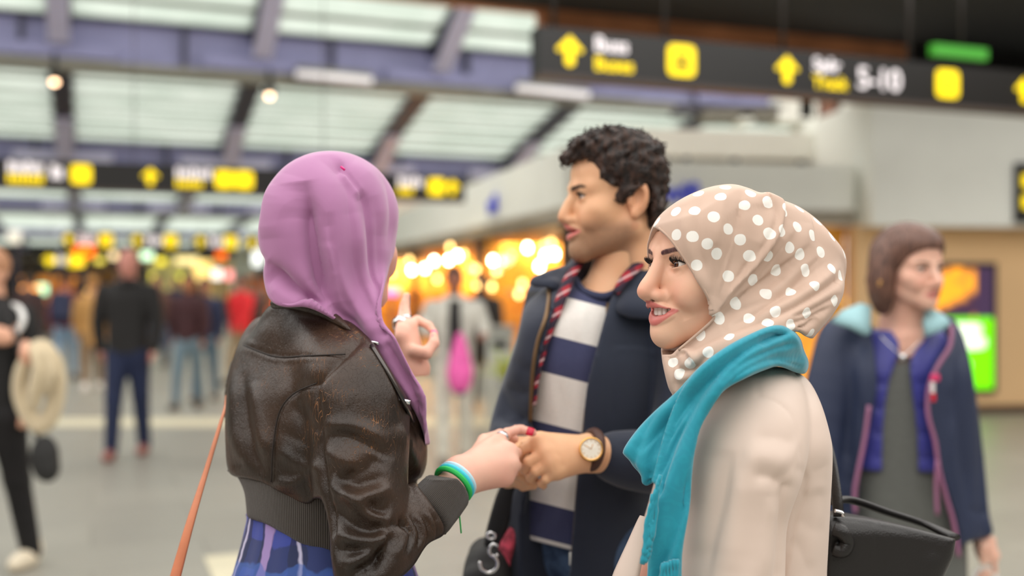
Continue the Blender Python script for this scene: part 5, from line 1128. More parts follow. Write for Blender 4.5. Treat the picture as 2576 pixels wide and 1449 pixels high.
# ---- hands; near hand mid-gesture, far hand raised in a pinch
M_skinP = skin_mat('skin_rosy', (236, 186, 164), (206, 112, 112), (60, 40, 40), red=(222, 130, 118))
parts = [hm]
def q3(x, y, d): return P(1000+x/4.025, 1000+y/4.025, d)
S = SDF(P(1090, 1270, 1.52)-np.array([0, 0, .02]), P(1380, 1040, 1.95), .0026)
kn = [q3(1000, 470, 1.72), q3(1120, 560, 1.70), q3(1130, 680, 1.685), q3(1080, 800, 1.68)]
hand_field(S, (q3(640, 800, 1.635), .027), kn, [
    [q3(1110, 360, 1.76), q3(1240, 320, 1.775), q3(1370, 355, 1.77)],
    [q3(1200, 560, 1.755), q3(1180, 640, 1.79), q3(1080, 620, 1.79)],
    [q3(1200, 690, 1.74), q3(1170, 760, 1.775), q3(1070, 730, 1.78)],
    [q3(1130, 830, 1.73), q3(1080, 850, 1.765), q3(1000, 800, 1.765)]], [q3(760, 640, 1.68), q3(880, 440, 1.735), q3(1040, 380, 1.775), q3(1180, 420, 1.80)], pr=.020, fr=.0084)
S.cap(cuffp[1], q3(640, 800, 1.635), .026, .027, k=.01)
for a, b in zip(kn[:-1], kn[1:]): S.stroke([(np.array(a)+np.array(b))/2, (np.array(a)+np.array(b))/2*.5+q3(640, 800, 1.635)*.5], -.002, .006, pix=False, n=3)
hs = S.mesh('hand'); parts.append(hs); SHND = S
def q4(x, y, d): return P(920+x/4.025, 740+y/4.025, d)
S = SDF(P(975, 960, 1.74)-np.array([0, .03, 0]), P(1120, 735, 2.0), .0026)
kn = [q4(440, 330, 1.90), q4(400, 350, 1.885), q4(370, 390, 1.87), q4(360, 440, 1.86)]
hand_field(S, (q4(470, 760, 1.87), .026), kn, [
    [q4(520, 260, 1.915), q4(640, 320, 1.90), q4(700, 400, 1.885)],
    [q4(405, 200, 1.92), q4(400, 90, 1.935), q4(415, 20, 1.94)],
    [q4(350, 250, 1.90), q4(330, 160, 1.915), q4(330, 100, 1.92)],
    [q4(320, 340, 1.875), q4(290, 270, 1.88), q4(280, 220, 1.885)]], [q4(500, 580, 1.845), q4(610, 600, 1.84), q4(690, 500, 1.855), q4(690, 420, 1.87)], pr=.018, fr=.0080)
S.cap(q4(470, 760, 1.87), P(1020, 990, 1.86), .026, .03, k=.01)
S.chain([P(1020, 990, 1.86), P(940, 1150, 1.86), P(900, 1180, 1.84)], [.03, .036, .04], k=.01)
hs2 = S.mesh('hand'); parts.append(hs2)
# arms and trunk under the clothes, so the body is one figure
S = SDF((xP(600), 1.5, .9), (xP(1020), 1.9, zP(740)), .012); S.cap(UL(0, -.04, -.10), (xP(800), 1.675, zP(880)), .05, .06, k=.03); S.loft([(.9, xP(800), 1.68, .12, .09, -42), (zP(1000), xP(810), 1.68, .14, .09, -42), (zP(880), xP(805), 1.68, .12, .07, -42)], k=.03); parts.append(S.mesh('trunk'))
body = join_me(parts); body.polygons.foreach_set('use_smooth', [True]*len(body.polygons)); link('body', body, M_skinP, U)
M_chr = plain('chrome', (.8, .8, .82, 1), .15, 1); M_pk = plain('pink_polish', srgb(240, 70, 140), .25); M_rd = plain('red_polish', srgb(206, 20, 60), .25)
def ring(parent, c, ax, r, th=.0018, w=.0035): 
    me = lathe_me([(r, -w), (r+th, -w), (r+th, w), (r, w), (r, -w)], 20, c, ax); link('ring', me, M_chr, parent)
ring(U, (q3(1000, 470, 1.72)+q3(1110, 360, 1.76))/2, q3(1110, 360, 1.76)-q3(1000, 470, 1.72), .0105)
ring(U, (q4(400, 350, 1.885)*.45+q4(405, 200, 1.92)*.55), q4(405, 200, 1.92)-q4(400, 350, 1.885), .0105); ring(U, q4(350, 300, 1.89), q4(350, 250, 1.90)-q4(370, 390, 1.87), .0105, .003, .006)
link('fingernail', nail_me(q3(1345, 345, 1.765), q3(1370, 355, 1.77)-q3(1240, 320, 1.775), (0, -1, .35), .007, .012), M_rd, U)
link('fingernail', nail_me(q4(698, 385, 1.874), q4(700, 400, 1.885)-q4(640, 320, 1.90), (.5, -.8, .4), .006, .011), M_pk, U)
link('fingernail', nail_me(q4(694, 440, 1.862), q4(690, 420, 1.87)-q4(690, 500, 1.855), (.8, -.5, 0), .006, .010), M_pk, U)
# wristbands
wc = cuffp[2]+dcf*.012
for k, (cc, rr, off) in enumerate((((40, 190, 90), .0295, .000), ((60, 200, 220), .0290, .006), ((190, 226, 240), .0285, .012))):
    me = lathe_me([(rr+.004*math.cos(t), .0042*math.sin(t)) for t in np.linspace(0, 2*math.pi, 9)], 28, wc+dcf*off, dcf); link('bracelet', me, plain('bracelet_%d' % k, srgb(*cc), .6), U)
link('bracelet_thread', tube_me([wc+e2*.028+(0, -.015, -.02), wc+e2*.03+(.002, -.018, -.045)], .0012, 5), plain('bracelet_0', srgb(40, 190, 90), .6), U)
lower_body(U, (xP(805), 1.68), -45, .86, plain('dark_tights', srgb(34, 32, 40), .8), plain('shoe_black', (.02, .02, .02, 1), .4), leg=.06)
# ---- tan shoulder bag on a long strap
T = empty('shoulder_bag', P(420, 1600, 1.5)*np.array([1, 1, 0])+(0, 0, .62)); tag(T, 'tan leather strap of a bag worn by the woman in the leather jacket', 'bag')
M_tan = plain('tan_leather', srgb(196, 120, 84), .5, var=.1, vscale=20, bump=.2, bscale=400)
sp = catmull([P(640, 900, 1.885), P(575, 985, 1.80), P(562, 1040, 1.71), P(520, 1180, 1.66), P(480, 1310, 1.62), P(444, 1440, 1.60), P(405, 1580, 1.58)], 6)
link('strap', tube_me(sp, [.005, .004, .0028, .0042, .0064, .0082, .009], 8, flat=(.1, 1, .1), q=.3), M_tan, T)
link('bag_body', box_me(P(400, 1680, 1.60), (.09, .05, .11), .02), M_tan, T); link('flap', box_me(P(400, 1630, 1.545), (.088, .008, .06), .006), M_tan, T)
# ================================================================= young man in the navy jacket
DM = 2.0
MN = empty('person', (.16, 2.08, 0)); tag(MN, 'dark-haired young man in navy jacket over striped shirt, wearing a watch', 'person')
M_M = head_matrix(P(1559, 497, 2.03), 100, -2, 0, 1.02); M_R = frame_of(100)
def ML(s, f, u): return np.array(M_M @ Vector((s, f, u)))
S = head_field(MAL, .0019, fmin=-.125, umin=-.19); hm = S.mesh('head'); head_attrs(hm, S, S.L); hm.transform(M_M); SHM = S
M_skinM = skin_mat('skin_olive', (230, 182, 142), (206, 116, 108), (44, 30, 24), stub=(112, 84, 66), red=(206, 130, 96))
add_eyes(MN, M_M, (.05, .99, -.08), (46, 28, 20), MAL, lash=True, lens=.006)
# ---- hair: short dark curls
S = SDF(P(1395, 640, 1.9)-np.array([.02, .06, 0]), P(1700, 300, 2.2)+np.array([0, .04, 0]), .0026)
S.ell(ML(0, -.020, .048), (.098, .106, .094), R=M_R, k=0); S.ell(ML(0, .045, .088), (.066, .055, .032), R=M_R, k=.03); S.ell(ML(0, -.032, -.02), (.089, .07, .08), R=M_R, k=.03); S.ell(ML(0, .074, .082), (.05, .03, .022), R=M_R, k=.02)
Mi = np.array(M_M.inverted()); X, Y, Z = np.broadcast_arrays(S.ax[0][:, None, None], S.ax[1][None, :, None], S.ax[2][None, None, :])
hl = catmull([(.14, .061), (.108, .058), (.088, .066), (.068, .068), (.059, .056), (.057, .040), (.052, .027), (.030, .015), (.026, -.006), (.017, -.012), (.006, .0), (-.008, .016), (-.024, .016), (-.034, 0), (-.038, -.028), (-.034, -.055), (-.040, -.085), (-.052, -.11), (-.2, -.12), (-.2, .2), (.14, .2)], 4, True)
fl_, ul_ = (Mi[i][0]*X+Mi[i][1]*Y+Mi[i][2]*Z+Mi[i][3] for i in (1, 2))
D = np.full(X.shape, 9.0, np.float32); Wn = np.zeros(X.shape, np.int8)
for i in range(len(hl)):
    a = hl[i]; b = hl[(i+1) % len(hl)]; ab = b-a; L = ab @ ab+1e-12; t = np.clip(((fl_-a[0])*ab[0]+(ul_-a[1])*ab[1])/L, 0, 1)
    D = np.minimum(D, (fl_-a[0]-t*ab[0])**2+(ul_-a[1]-t*ab[1])**2); Wn += ((a[1] <= ul_) != (b[1] <= ul_)) & (fl_ < a[0]+(ul_-a[1])*ab[0]/(ab[1] if abs(ab[1]) > 1e-12 else 1e-12))
S.comb((slice(None),)*3, (np.sqrt(D)*np.where(Wn % 2 == 1, -1, 1)).astype(np.float32), .006, 'int')
zh = lambda pts: [(1390+x/3.813, 310+y/3.813) for x, y in pts]
S.carve(zh([(72,370),(110,300),(150,255),(190,190),(270,140),(350,92),(450,58),(580,36),(700,55),(850,105),(950,175),(1035,225),(1055,330),(1085,430),(1100,560),(1085,690),(1045,830),(1000,940),(930,1030),(850,1030),(600,780),(400,600),(200,500),(90,470)]), k=.006, n=5)
rsn = np.random.RandomState(1)
def curl(X, Y, Z):
    f = 0
    for i in range(16):
        k = rsn.normal(size=3); k = k/np.linalg.norm(k)*rsn.uniform(130, 300); f = f+np.sin(k[0]*X+k[1]*Y+k[2]*Z+rsn.uniform(0, 6)+2.2*np.sin((k[1]*X+k[2]*Y-k[0]*Z)*.35))
    return -.0011*f
S.func(curl)
N = NT('dark_brown_hair'); h1 = N.noise(120, 4, stretch=(1, 1, .4)); N.color(N.mix(N.step(h1, .35, .75), srgb(20, 12, 9), srgb(70, 46, 34))); N.set(Roughness=.62); N.bump(h1, .8, .004); M_hairM = N.m
hr = link('hair', S.mesh('hair'), M_hairM, MN)
# loose curl clumps over the cap
V = S.V; g = S.grad(V); g /= np.linalg.norm(g, axis=1)[:, None]+1e-9; ids = rsn.choice(len(V), 900, replace=False); ms = []
for i in ids:
    p = V[i]; n = g[i]; t = np.cross(n, rsn.normal(size=3)); t /= np.linalg.norm(t)+1e-9; b = np.cross(n, t); r = rsn.uniform(.003, .006); a0 = rsn.uniform(0, 6)
    pts = [p-n*.003+n*(.006*u)+(t*math.cos(a0+u*3.6)+b*math.sin(a0+u*3.6)-t*math.cos(a0)-b*math.sin(a0))*r for u in np.linspace(0, 1, 6)]
    ms.append(tube_me(pts, [.0016, .0017, .0013, .0004], 4))
o = link('hair_curls', join_me(ms), M_hairM, hr); o['kind'] = 'stuff'
# ---- striped t-shirt (trunk)
xM = lambda x, d=2.05: P(x, 0, d)[0]
zM = lambda y, d=2.05: P(0, y, d)[2]
YAW = 42                                             # shoulder line
S = SDF((P(1220, 0, 2.0)[0], 1.80, .82), (P(1760, 0, 2.2)[0], 2.36, zM(690)), .0055)
tsec = [(.82, xM(1490), 2.08, .165, .125, YAW), (zM(1380), xM(1490), 2.08, .165, .125, YAW), (zM(1100), xM(1500), 2.08, .172, .128, YAW), (zM(900), xM(1515), 2.08, .19, .125, YAW), (zM(790), xM(1530), 2.08, .18, .105, YAW), (zM(720), xM(1540), 2.075, .11, .085, YAW), (zM(690), xM(1545), 2.07, .07, .07, YAW)]
S.loft(tsec, k=0); S.cap(ML(0, -.03, -.10), (xM(1545), 2.06, zM(760)), .056, .06, k=.01, mode='sub')
st = S.stroke
st([(1410,780),(1395,900),(1380,1050)], .004, .012); st([(1450,800),(1440,950),(1425,1080)], -.004, .010); st([(1400,950),(1420,1050),(1410,1160)], -.003, .008); st([(1430,1180),(1420,1260),(1400,1340)], .005, .010); st([(1370,1250),(1350,1330)], -.004, .008); st([(1470,760),(1455,860)], .003, .008)
S.carve([(1150,640),(1850,640),(1850,1490),(1150,1312)], k=.004, smooth=False); S.carve([(1436,640),(1446,700),(1462,730),(1490,745),(1520,749),(1550,738),(1600,690),(1640,640),(1640,590),(1436,590)], k=.004, mode='sub', smooth=False)
tm = S.mesh('tshirt'); pp = pix_of(S.V); add_attr(tm, 'st', pp[:, 1]-.255*(pp[:, 0]-1410))
N = NT('striped_jersey'); a = N.attr('st').outputs['Fac']; c = srgb(60, 64, 98); msk = None
for y0, y1 in ((744, 849), (946, 1074), (1180, 1277), (1366, 1377)):
    b = N.math('MULTIPLY', N.step(a, y0-1.5, y0+1.5), N.step(a, y1+1.5, y1-1.5)); msk = b if msk is None else N.math('ADD', msk, b)
N.color(N.mix(msk, N.mix(N.noise(300, 2), srgb(48, 52, 86), srgb(62, 66, 100)), N.mix(N.noise(200, 2), srgb(232, 228, 222), srgb(218, 214, 208)))); N.set(Roughness=.85, Sheen_Weight=.15); N.bump(N.noise(700, 2), .15, .0006)
link('tshirt', tm, N.m, MN)
# ---- navy jacket: shell around the trunk, open at the front, with both sleeves
S = SDF((P(1210, 0, 2.0)[0], 1.66, .80), (P(1800, 0, 2.3)[0], 2.42, zM(640)), .0055)
js = [(z, cx, cy, rx+.022, ry+.022, a) for z, cx, cy, rx, ry, a in tsec]; S.loft(js, k=0)
S.ell((xM(1560), 2.10, zM(700)), (.105, .10, .05), k=.03)
S.chain([P(1380, 770, 2.16), P(1340, 830, 2.13), P(1302, 960, 2.08), P(1272, 1070, 2.02)], [.06, .062, .058, .05], k=.02, n=3)       # his right arm
S.chain([P(1272, 1070, 2.02), P(1290, 1120, 1.96), P(1310, 1150, 1.91)], [.052, .046, .040], k=.015)
S.chain([P(1690, 800, 2.02), P(1740, 900, 1.98), P(1735, 1060, 1.94), P(1700, 1150, 1.90)], [.066, .064, .06, .056], k=.02, n=3)  # his left arm, towards the woman
S.chain([P(1700, 1150, 1.90), P(1620, 1160, 1.865), P(1545, 1150, 1.85)], [.056, .05, .043], k=.015)
# open front: remove a wedge where the shirt shows
fo = [(1470,640),(1428,700),(1398,770),(1372,850),(1350,950),(1338,1040),(1334,1140),(1326,1240),(1312,1310),(1270,1470),(1250,1700),(1400,1700),(1430,1470),(1438,1390),(1450,1230),(1466,1090),(1476,980),(1500,880),(1532,765),(1548,735),(1600,650)]
T = S.like(); T.f[:] = -1; T.carve(fo, k=0, n=3); X, Y, Z = S.ax[0][:, None, None], S.ax[1][None, :, None], S.ax[2][None, None, :]
ang = math.radians(YAW); dep = (X-xM(1500))*-math.sin(ang)+(Y-2.08)*math.cos(ang); cut = np.maximum(T.f, dep+0*Z-.0)    # only the front half
Sarm = S.like()
for pts, r in (([P(1380, 770, 2.16), P(1340, 830, 2.13), P(1302, 960, 2.08), P(1272, 1070, 2.02), P(1290, 1120, 1.96), P(1310, 1150, 1.91)], [.06, .062, .058, .052, .046, .04]), ([P(1690, 800, 2.02), P(1740, 900, 1.98), P(1735, 1060, 1.94), P(1700, 1150, 1.90), P(1620, 1160, 1.865), P(1545, 1150, 1.85)], [.066, .064, .06, .056, .05, .043])): Sarm.chain(pts, r, k=.015, n=2)
S.f = np.minimum(np.maximum(S.f, -cut.astype(np.float32)), Sarm.f)
S.carve([(1333,712),(1345,702),(1400,675),(1440,655),(1500,640),(1600,650),(1640,620),(1700,640),(1900,760),(1900,1700),(1200,1700),(1255,1420),(1266,1340),(1290,1240),(1318,1200),(1300,1180),(1232,1120),(1230,1085),(1240,1040),(1264,960),(1298,860),(1318,765)], k=.008, n=4)
st = S.stroke
st([(1330,800),(1310,900),(1275,1000)], .005, .014); st([(1250,1040),(1290,1060),(1330,1050)], -.007, .008); st([(1240,1070),(1290,1090),(1330,1080)], .006, .009); st([(1275,970),(1310,990),(1335,980)], -.006, .009); st([(1290,900),(1320,930),(1340,920)], -.004, .01)
st([(1545,870),(1600,868),(1680,880)], -.0025, .003, taper=False); st([(1545,880),(1600,878),(1680,890)], .002, .004); st([(1520,900),(1500,1050),(1490,1250),(1470,1430)], .002, .008); st([(1545,900),(1540,1040)], -.002, .003, taper=False)
st([(1560,1110),(1600,1150),(1590,1210)], -.005, .007); st([(1600,1110),(1640,1160),(1630,1220)], .005, .009); st([(1560,1250),(1620,1300),(1600,1400)], .005, .02)
N = NT('navy_cotton_twill'); n = N.noise(9, 3); N.color(N.mix(n, srgb(20, 28, 46), srgb(30, 40, 60))); N.set(Roughness=.8, Sheen_Weight=.2); N.bump(N.noise(1100, 2), .15, .0005); M_nv = N.m
jm = S.mesh('jacket'); jk = link('jacket', jm, M_nv, MN); SJ = S
# collar leaves, zip tapes, plaid shirt edges
zipm = plain('brass_zip', srgb(116, 92, 66), .4, .6)
z = lambda pts, off=-.006: [p+np.array([0, off, 0]) for p in SJ.hit(catmull(pts, 5))]
link('zip', tube_me(z([(1378,705),(1380,750),(1372,800),(1352,860),(1340,930),(1336,1000),(1334,1060)]), .0042, 6), zipm, jk)
link('zip', tube_me([P(x, y, d) for x, y, d in catmull([(1530,762,1.955), (1505,880,1.935), (1480,985,1.925), (1468,1090,1.92), (1453,1230,1.92), (1441,1390,1.93), (1438,1410,1.93)], 4)], .0032, 6), zipm, jk)
link('zip_pull', box_me(P(1437, 1405, 1.925), (.004, .003, .012), .002), plain('chrome', (.8, .8, .82, 1), .15, 1), jk)
def leaf(pts, d, th, m, name, parent):
    """cloth leaf from an outline with its own depth per point"""
    n = len(pts); V = [P(x, y, dd) for x, y, dd in pts]; c = np.mean(V, 0)+np.array([0, -.006, 0]); V2 = [v+np.array([0, th, 0]) for v in V]
    A = V+[c]+V2+[c+np.array([0, th, 0])]; Fc = [(i, (i+1) % n, n) for i in range(n)]+[((i+1) % n+n+1, i+n+1, 2*n+1) for i in range(n)]+[(i, i+n+1, (i+1) % n+n+1, (i+1) % n) for i in range(n)]
    me = mesh('leaf', A, Fc, True); bm = bmesh.new(); bm.from_mesh(me); bmesh.ops.subdivide_edges(bm, edges=bm.edges[:], cuts=2, use_grid_fill=True, smooth=.4); bmesh.ops.recalc_face_normals(bm, faces=bm.faces[:]); bm.to_mesh(me); bm.free()
    me.polygons.foreach_set('use_smooth', [True]*len(me.polygons)); return link(name, me, m, parent)
leaf([(1332,713,2.00),(1372,684,2.02),(1425,668,2.06),(1448,655,2.09),(1436,690,2.04),(1412,735,1.99),(1384,722,1.98)], 2, .012, M_nv, 'collar', jk)
leaf([(1545,740,1.96),(1560,712,1.965),(1600,672,1.985),(1640,610,2.03),(1720,640,2.0),(1740,760,1.94),(1640,800,1.91),(1560,790,1.92)], 2, .012, M_nv, 'collar', jk)
N = NT('red_plaid'); tc = N.n('ShaderNodeTexCoord'); mp = N.n('ShaderNodeMapping'); mp.inputs['Rotation'].default_value = (.2, .5, .3); N.l(tc.outputs['Object'], mp.inputs[0]); sx = N.n('ShaderNodeSeparateXYZ'); N.l(mp.outputs[0], sx.inputs[0])
fb = lambda x, p, lo, hi: N.math('MULTIPLY', N.step(N.math('FRACT', N.math('DIVIDE', x, p)), lo-.04, lo+.04), N.step(N.math('FRACT', N.math('DIVIDE', x, p)), hi+.04, hi-.04))
c = N.mix(fb(sx.outputs[2], .03, .1, .5), srgb(150, 24, 40), srgb(36, 26, 44)); c = N.mix(N.math('MULTIPLY', fb(sx.outputs[0], .026, .2, .6), .7), c, srgb(44, 26, 44)); c = N.mix(N.math('MULTIPLY', fb(sx.outputs[2], .03, .7, .82), .7), c, srgb(220, 190, 190)); N.color(c); N.set(Roughness=.85); M_rp = N.m
link('plaid_shirt', tube_me([P(x, y, d) for x, y, d in catmull([(1466,648,2.05),(1446,676,2.02),(1430,705,1.985),(1412,750,1.95),(1398,790,1.935),(1382,830,1.925),(1368,880,1.92),(1352,950,1.915),(1344,1020,1.915)], 5)], [.010, .013, .014, .011, .009, .007, .005, .004], 8, flat=(.5, .8, 0), q=.5), M_rp, MN)
link('plaid_shirt', tube_me([P(x, y, d) for x, y, d in catmull([(1638,612,2.01),(1610,660,1.985),(1575,698,1.955),(1548,738,1.94)], 5)], [.010, .012, .011, .007], 8, flat=(.5, .8, 0), q=.5), M_rp, MN)
link('plaid_shirt', tube_me([P(x, y, d) for x, y, d in catmull([(1292,1330,1.97),(1275,1375,1.97),(1264,1420,1.97),(1262,1460,1.97)], 4)], [.008, .016, .016, .012], 8, flat=(.5, .8, 0), q=.4), plain('plaid_tail', srgb(190, 70, 90), .8, var=.5, vscale=60), MN)
nk = SHM.hit([(0, 0)]) if False else None
link('neckband', tube_me([P(x, y, d) for x, y, d in catmull([(1448,705,2.03),(1462,728,1.985),(1490,742,1.962),(1520,746,1.957),(1546,738,1.965)], 5)], .0075, 8), plain('navy_rib', srgb(44, 50, 78), .85), MN)
# ---- hands
def q3(x, y, d): return P(1000+x/4.025, 1000+y/4.025, d)
def add_hand_parts():
    out = []
    S = SDF(P(1270, 1260, 1.70), P(1590, 1050, 1.95), .0024)
    kn = [q3(1440, 450, 1.80), q3(1510, 560, 1.79), q3(1560, 650, 1.785), q3(1610, 730, 1.785)]
    hand_field(S, (q3(1960, 560, 1.83), .028), kn, [
        [q3(1270, 530, 1.80), q3(1235, 610, 1.815), q3(1270, 690, 1.83)], [q3(1330, 655, 1.785), q3(1290, 730, 1.80), q3(1340, 800, 1.815)],
        [q3(1400, 750, 1.78), q3(1350, 810, 1.795), q3(1400, 850, 1.81)], [q3(1500, 830, 1.78), q3(1455, 870, 1.79), q3(1480, 895, 1.80)]],
        [q3(1640, 470, 1.83), q3(1480, 420, 1.85), q3(1360, 430, 1.855), q3(1290, 470, 1.85)], pr=.022, fr=.0086)
    S.cap(q3(1960, 560, 1.83), q3(2180, 600, 1.845), .028, .031, k=.012)
    for a, b in zip(kn[:-1], kn[1:]): m = (np.array(a)+np.array(b))/2; S.stroke([m+np.array([-.012, -.006, 0]), m+np.array([.02, -.008, .002])], -.003, .006, pix=False, n=3)
    out.append(S.mesh('hand'))
    S = SDF(P(1220, 1270, 1.76), P(1400, 1080, 2.0), .0028)
    kn = [q3(1130, 640, 1.85), q3(1150, 710, 1.85), q3(1140, 770, 1.855), q3(1120, 820, 1.87)]
    hand_field(S, (P(1300, 1130, 1.90), .027), kn, [
        [q3(1230, 690, 1.825), q3(1290, 760, 1.83), q3(1310, 800, 1.84)], [q3(1240, 780, 1.825), q3(1320, 850, 1.83), q3(1370, 880, 1.835)],
        [q3(1230, 850, 1.835), q3(1310, 890, 1.84), q3(1380, 895, 1.845)], [q3(1200, 870, 1.85), q3(1270, 905, 1.855), q3(1330, 905, 1.86)]],
        [q3(1180, 560, 1.86), q3(1230, 580, 1.85), q3(1300, 640, 1.85)], pr=.021, fr=.0086)
    out.append(S.mesh('hand')); return out
S = SDF((xM(1380), 1.93, .85), (xM(1680), 2.25, zM(640)), .012); S.loft([(z_, cx, cy, rx*.7, ry*.6, a) for z_, cx, cy, rx, ry, a in tsec], k=0)
body = join_me([hm]+add_hand_parts()+[S.mesh('trunk')])
S2 = SDF(ML(0, -.03, -.16)-.13, ML(0, -.03, -.16)+.13, .006)
# neck runs from the skull into the shirt; collarbone hollow
S2.cap(ML(0, -.022, -.07), (xM(1545), 2.05, zM(770)), .056, .064, k=0); S2.ell((xM(1535), 2.05, zM(790)), (.11, .085, .045), k=.05); S2.stroke([P(1500, 650, 1.9), P(1508, 700, 1.9), P(1512, 740, 1.9)], .003, .008, pix=False)
nm_ = S2.mesh('neck'); body = join_me([body, nm_]); body.polygons.foreach_set('use_smooth', [True]*len(body.polygons)); link('body', body, M_skinM, MN)
# ---- wrist watch (a thing of its own, worn)
wc = P(1487, 1130, 1.786); WT = empty('wrist_watch', wc); tag(WT, 'gold wrist watch with white dial and brown strap on the young man', 'watch')
ax = unit((-.05, -1, .25)); M_gold = plain('gold', srgb(230, 180, 110), .22, 1); 
link('case', lathe_me([(0, -.004), (.0195, -.004), (.0205, 0), (.0195, .0045), (.0170, .005), (.0165, .003)], 32, wc, ax), M_gold, WT)
link('dial', lathe_me([(0, .0032), (.0168, .0030)], 32, wc, ax), plain('dial_white', srgb(246, 240, 224), .3), WT)
link('crystal', lathe_me([(0, .0052), (.009, .005), (.0165, .0036)], 24, wc, ax), M_glass if 'M_glass' in globals() else M_gold, WT)
e1 = unit(np.cross((0, 0, 1), ax)); e2 = np.cross(ax, e1)
for a, L in ((1.2, .009), (2.6, .012)): link('watch_hand', tube_me([wc+ax*.0038, wc+ax*.0038+(e1*math.cos(a)+e2*math.sin(a))*L], .0006, 4), M_gold, WT)
for k in range(12): a = k*math.pi/6; link('hour_mark', tube_me([wc+ax*.0036+(e1*math.cos(a)+e2*math.sin(a))*.0125, wc+ax*.0036+(e1*math.cos(a)+e2*math.sin(a))*.015], .0005, 4), M_gold, WT)
wd = unit(q3(2180, 600, 1.845)-q3(1960, 560, 1.83)); cc = P(1489, 1131, 1.822)
rp = [cc+(np.cross(wd, unit((0, 1, 0)))*math.cos(t)+unit(np.cross(wd, np.cross(wd, unit((0, 1, 0)))))*math.sin(t))*.0315 for t in np.linspace(0, 2*math.pi, 29)]
link('strap', tube_me(rp, .0085, 8, flat=None, q=1.0, caps=False), plain('brown_strap', srgb(74, 44, 34), .55), WT)
# ---- jeans and shoulder bag
N = NT('blue_denim'); N.color(N.mix(N.step(N.noise(18, 4), .35, .7), srgb(34, 50, 78), srgb(84, 108, 140))); N.set(Roughness=.85); N.bump(N.noise(900, 2), .2, .0006); M_dn = N.m
lower_body(MN, (xM(1480), 2.08), 138, zM(1370)+.10, M_dn, plain('shoe_brown', srgb(80, 56, 40), .5), rw=.165, rd=.13, leg=.085, name='jeans', h=.008)
BG = empty('messenger_bag', (P(1200, 0, 2.02)[0], 2.02, .78)); tag(BG, 'black messenger bag with steel rings hanging at the young man\'s hip', 'bag')
link('strap', tube_me([P(x, y, d) for x, y, d in catmull([(1345,735,2.10),(1322,860,2.03),(1330,1000,2.0),(1300,1180,1.985),(1270,1260,1.98),(1245,1350,1.985),(1238,1395,1.99)], 5)], [.016, .016, .016, .018, .019, .019, .016], 8, flat=(.3, .9, .1), q=.2), plain('black_webbing', (.012, .012, .013, 1), .8), BG)
S = SDF((P(1160, 0, 2.1)[0], 1.90, .72), (P(1290, 0, 2.0)[0], 2.12, zM(1350)), .005); S.box((P(1232, 0, 2.02)[0], 2.02, zM(1500)), (.042, .075, .11), .035, k=0); S.box((P(1226, 0, 2.02)[0], 1.99, zM(1450)), (.044, .07, .05), .03, k=.01)
link('bag_body', S.mesh('bag'), plain('black_canvas', (.016, .016, .016, 1), .7, bump=.3, bscale=600), BG)
M_chr = plain('chrome', (.8, .8, .82, 1), .15, 1)
def arc(px, py, d, rx, ry, a0, a1, r): return tube_me([P(px+rx*math.cos(t), py+ry*math.sin(t), d) for t in np.linspace(a0, a1, 20)], r, 7)
link('ring', arc(1230, 1418, 1.905, 22, 22, -1.2, 3.4, .0035), M_chr, BG); link('hook', arc(1243, 1385, 1.905, 12, 16, .6, 5.6, .003), M_chr, BG); link('buckle', arc(1236, 1348, 1.95, 10, 8, 0, 6.28, .003), M_chr, BG)
# ================================================================= woman in the navy raincoat behind the group
DR = 3.1
R_ = empty('person', (1.16, 3.15, 0)); tag(R_, 'brown-haired woman in navy raincoat and blue padded vest walking behind the group', 'person')
R_M = head_matrix(P(2288, 676, 3.12), 180+24, -3, 0, 1.0); R_R = frame_of(204)
def RL(s, f, u): return np.array(R_M @ Vector((s, f, u)))
S = head_field(dict(FEM, mo=0, cheek=.45, mw=.026, mc=(.0775, -.0705), w=.96, cf=-.01, rf=.088, lipl=.0050), .003, fmin=-.12, umin=-.19); hm = S.mesh('head'); head_attrs(hm, S, S.L); hm.transform(R_M)
M_skinR = skin_mat('skin_pale', (230, 186, 164), (206, 130, 120), (120, 88, 74), red=(214, 130, 112))
add_eyes(R_, R_M, (-.1, .98, -.02), (70, 70, 70), FEM, lash=True, lens=.005)
S = SDF(RL(0, -.02, -.05)-np.array([.14, .17, .16]), RL(0, -.02, .05)+np.array([.14, .17, .13]), .005)
S.ell(RL(0, -.016, .040), (.089, .108, .096), R=R_R, k=0); S.ell(RL(0, .03, .07), (.072, .066, .05), R=R_R, k=.02)
for s in (-1, 1): S.chain([RL(s*.066, -.03, .04), RL(s*.080, -.02, -.02), RL(s*.082, -.018, -.07), RL(s*.074, -.02, -.115)], [.04, .036, .032, .018], k=.02, n=3)
S.chain([RL(0, -.07, .04), RL(0, -.085, -.04), RL(0, -.08, -.11)], [.06, .055, .03], k=.03)
opR = [(0, .060), (.034, .056), (.060, .036), (.067, .0), (.068, -.05), (.065, -.10), (.05, -.16), (0, -.18)]; opR += [(-a, b) for a, b in opR[-2:0:-1]]
poly_cut(S, R_M, opR, -.03, .006)
for px_ in (2235, 2262, 2290, 2318, 2338): S.stroke([(2285, 575), (px_, 600), (2285+(px_-2285)*1.12, 632)], -.0035, .006)
S.stroke([(2215,620),(2205,690),(2200,760)], -.004, .006); S.stroke([(2230,610),(2218,690),(2210,765)], .003, .006)
N = NT('auburn_hair'); h1 = N.noise(160, 4, stretch=(1, 1, .12)); N.color(N.mix(N.step(h1, .3, .75), srgb(62, 38, 30), srgb(128, 90, 74))); N.set(Roughness=.5); N.bump(h1, .5, .003); link('hair', S.mesh('hair'), N.m, R_)
xR = lambda x, d=3.15: P(x, 0, d)[0]
zR = lambda y, d=3.15: P(0, y, d)[2]
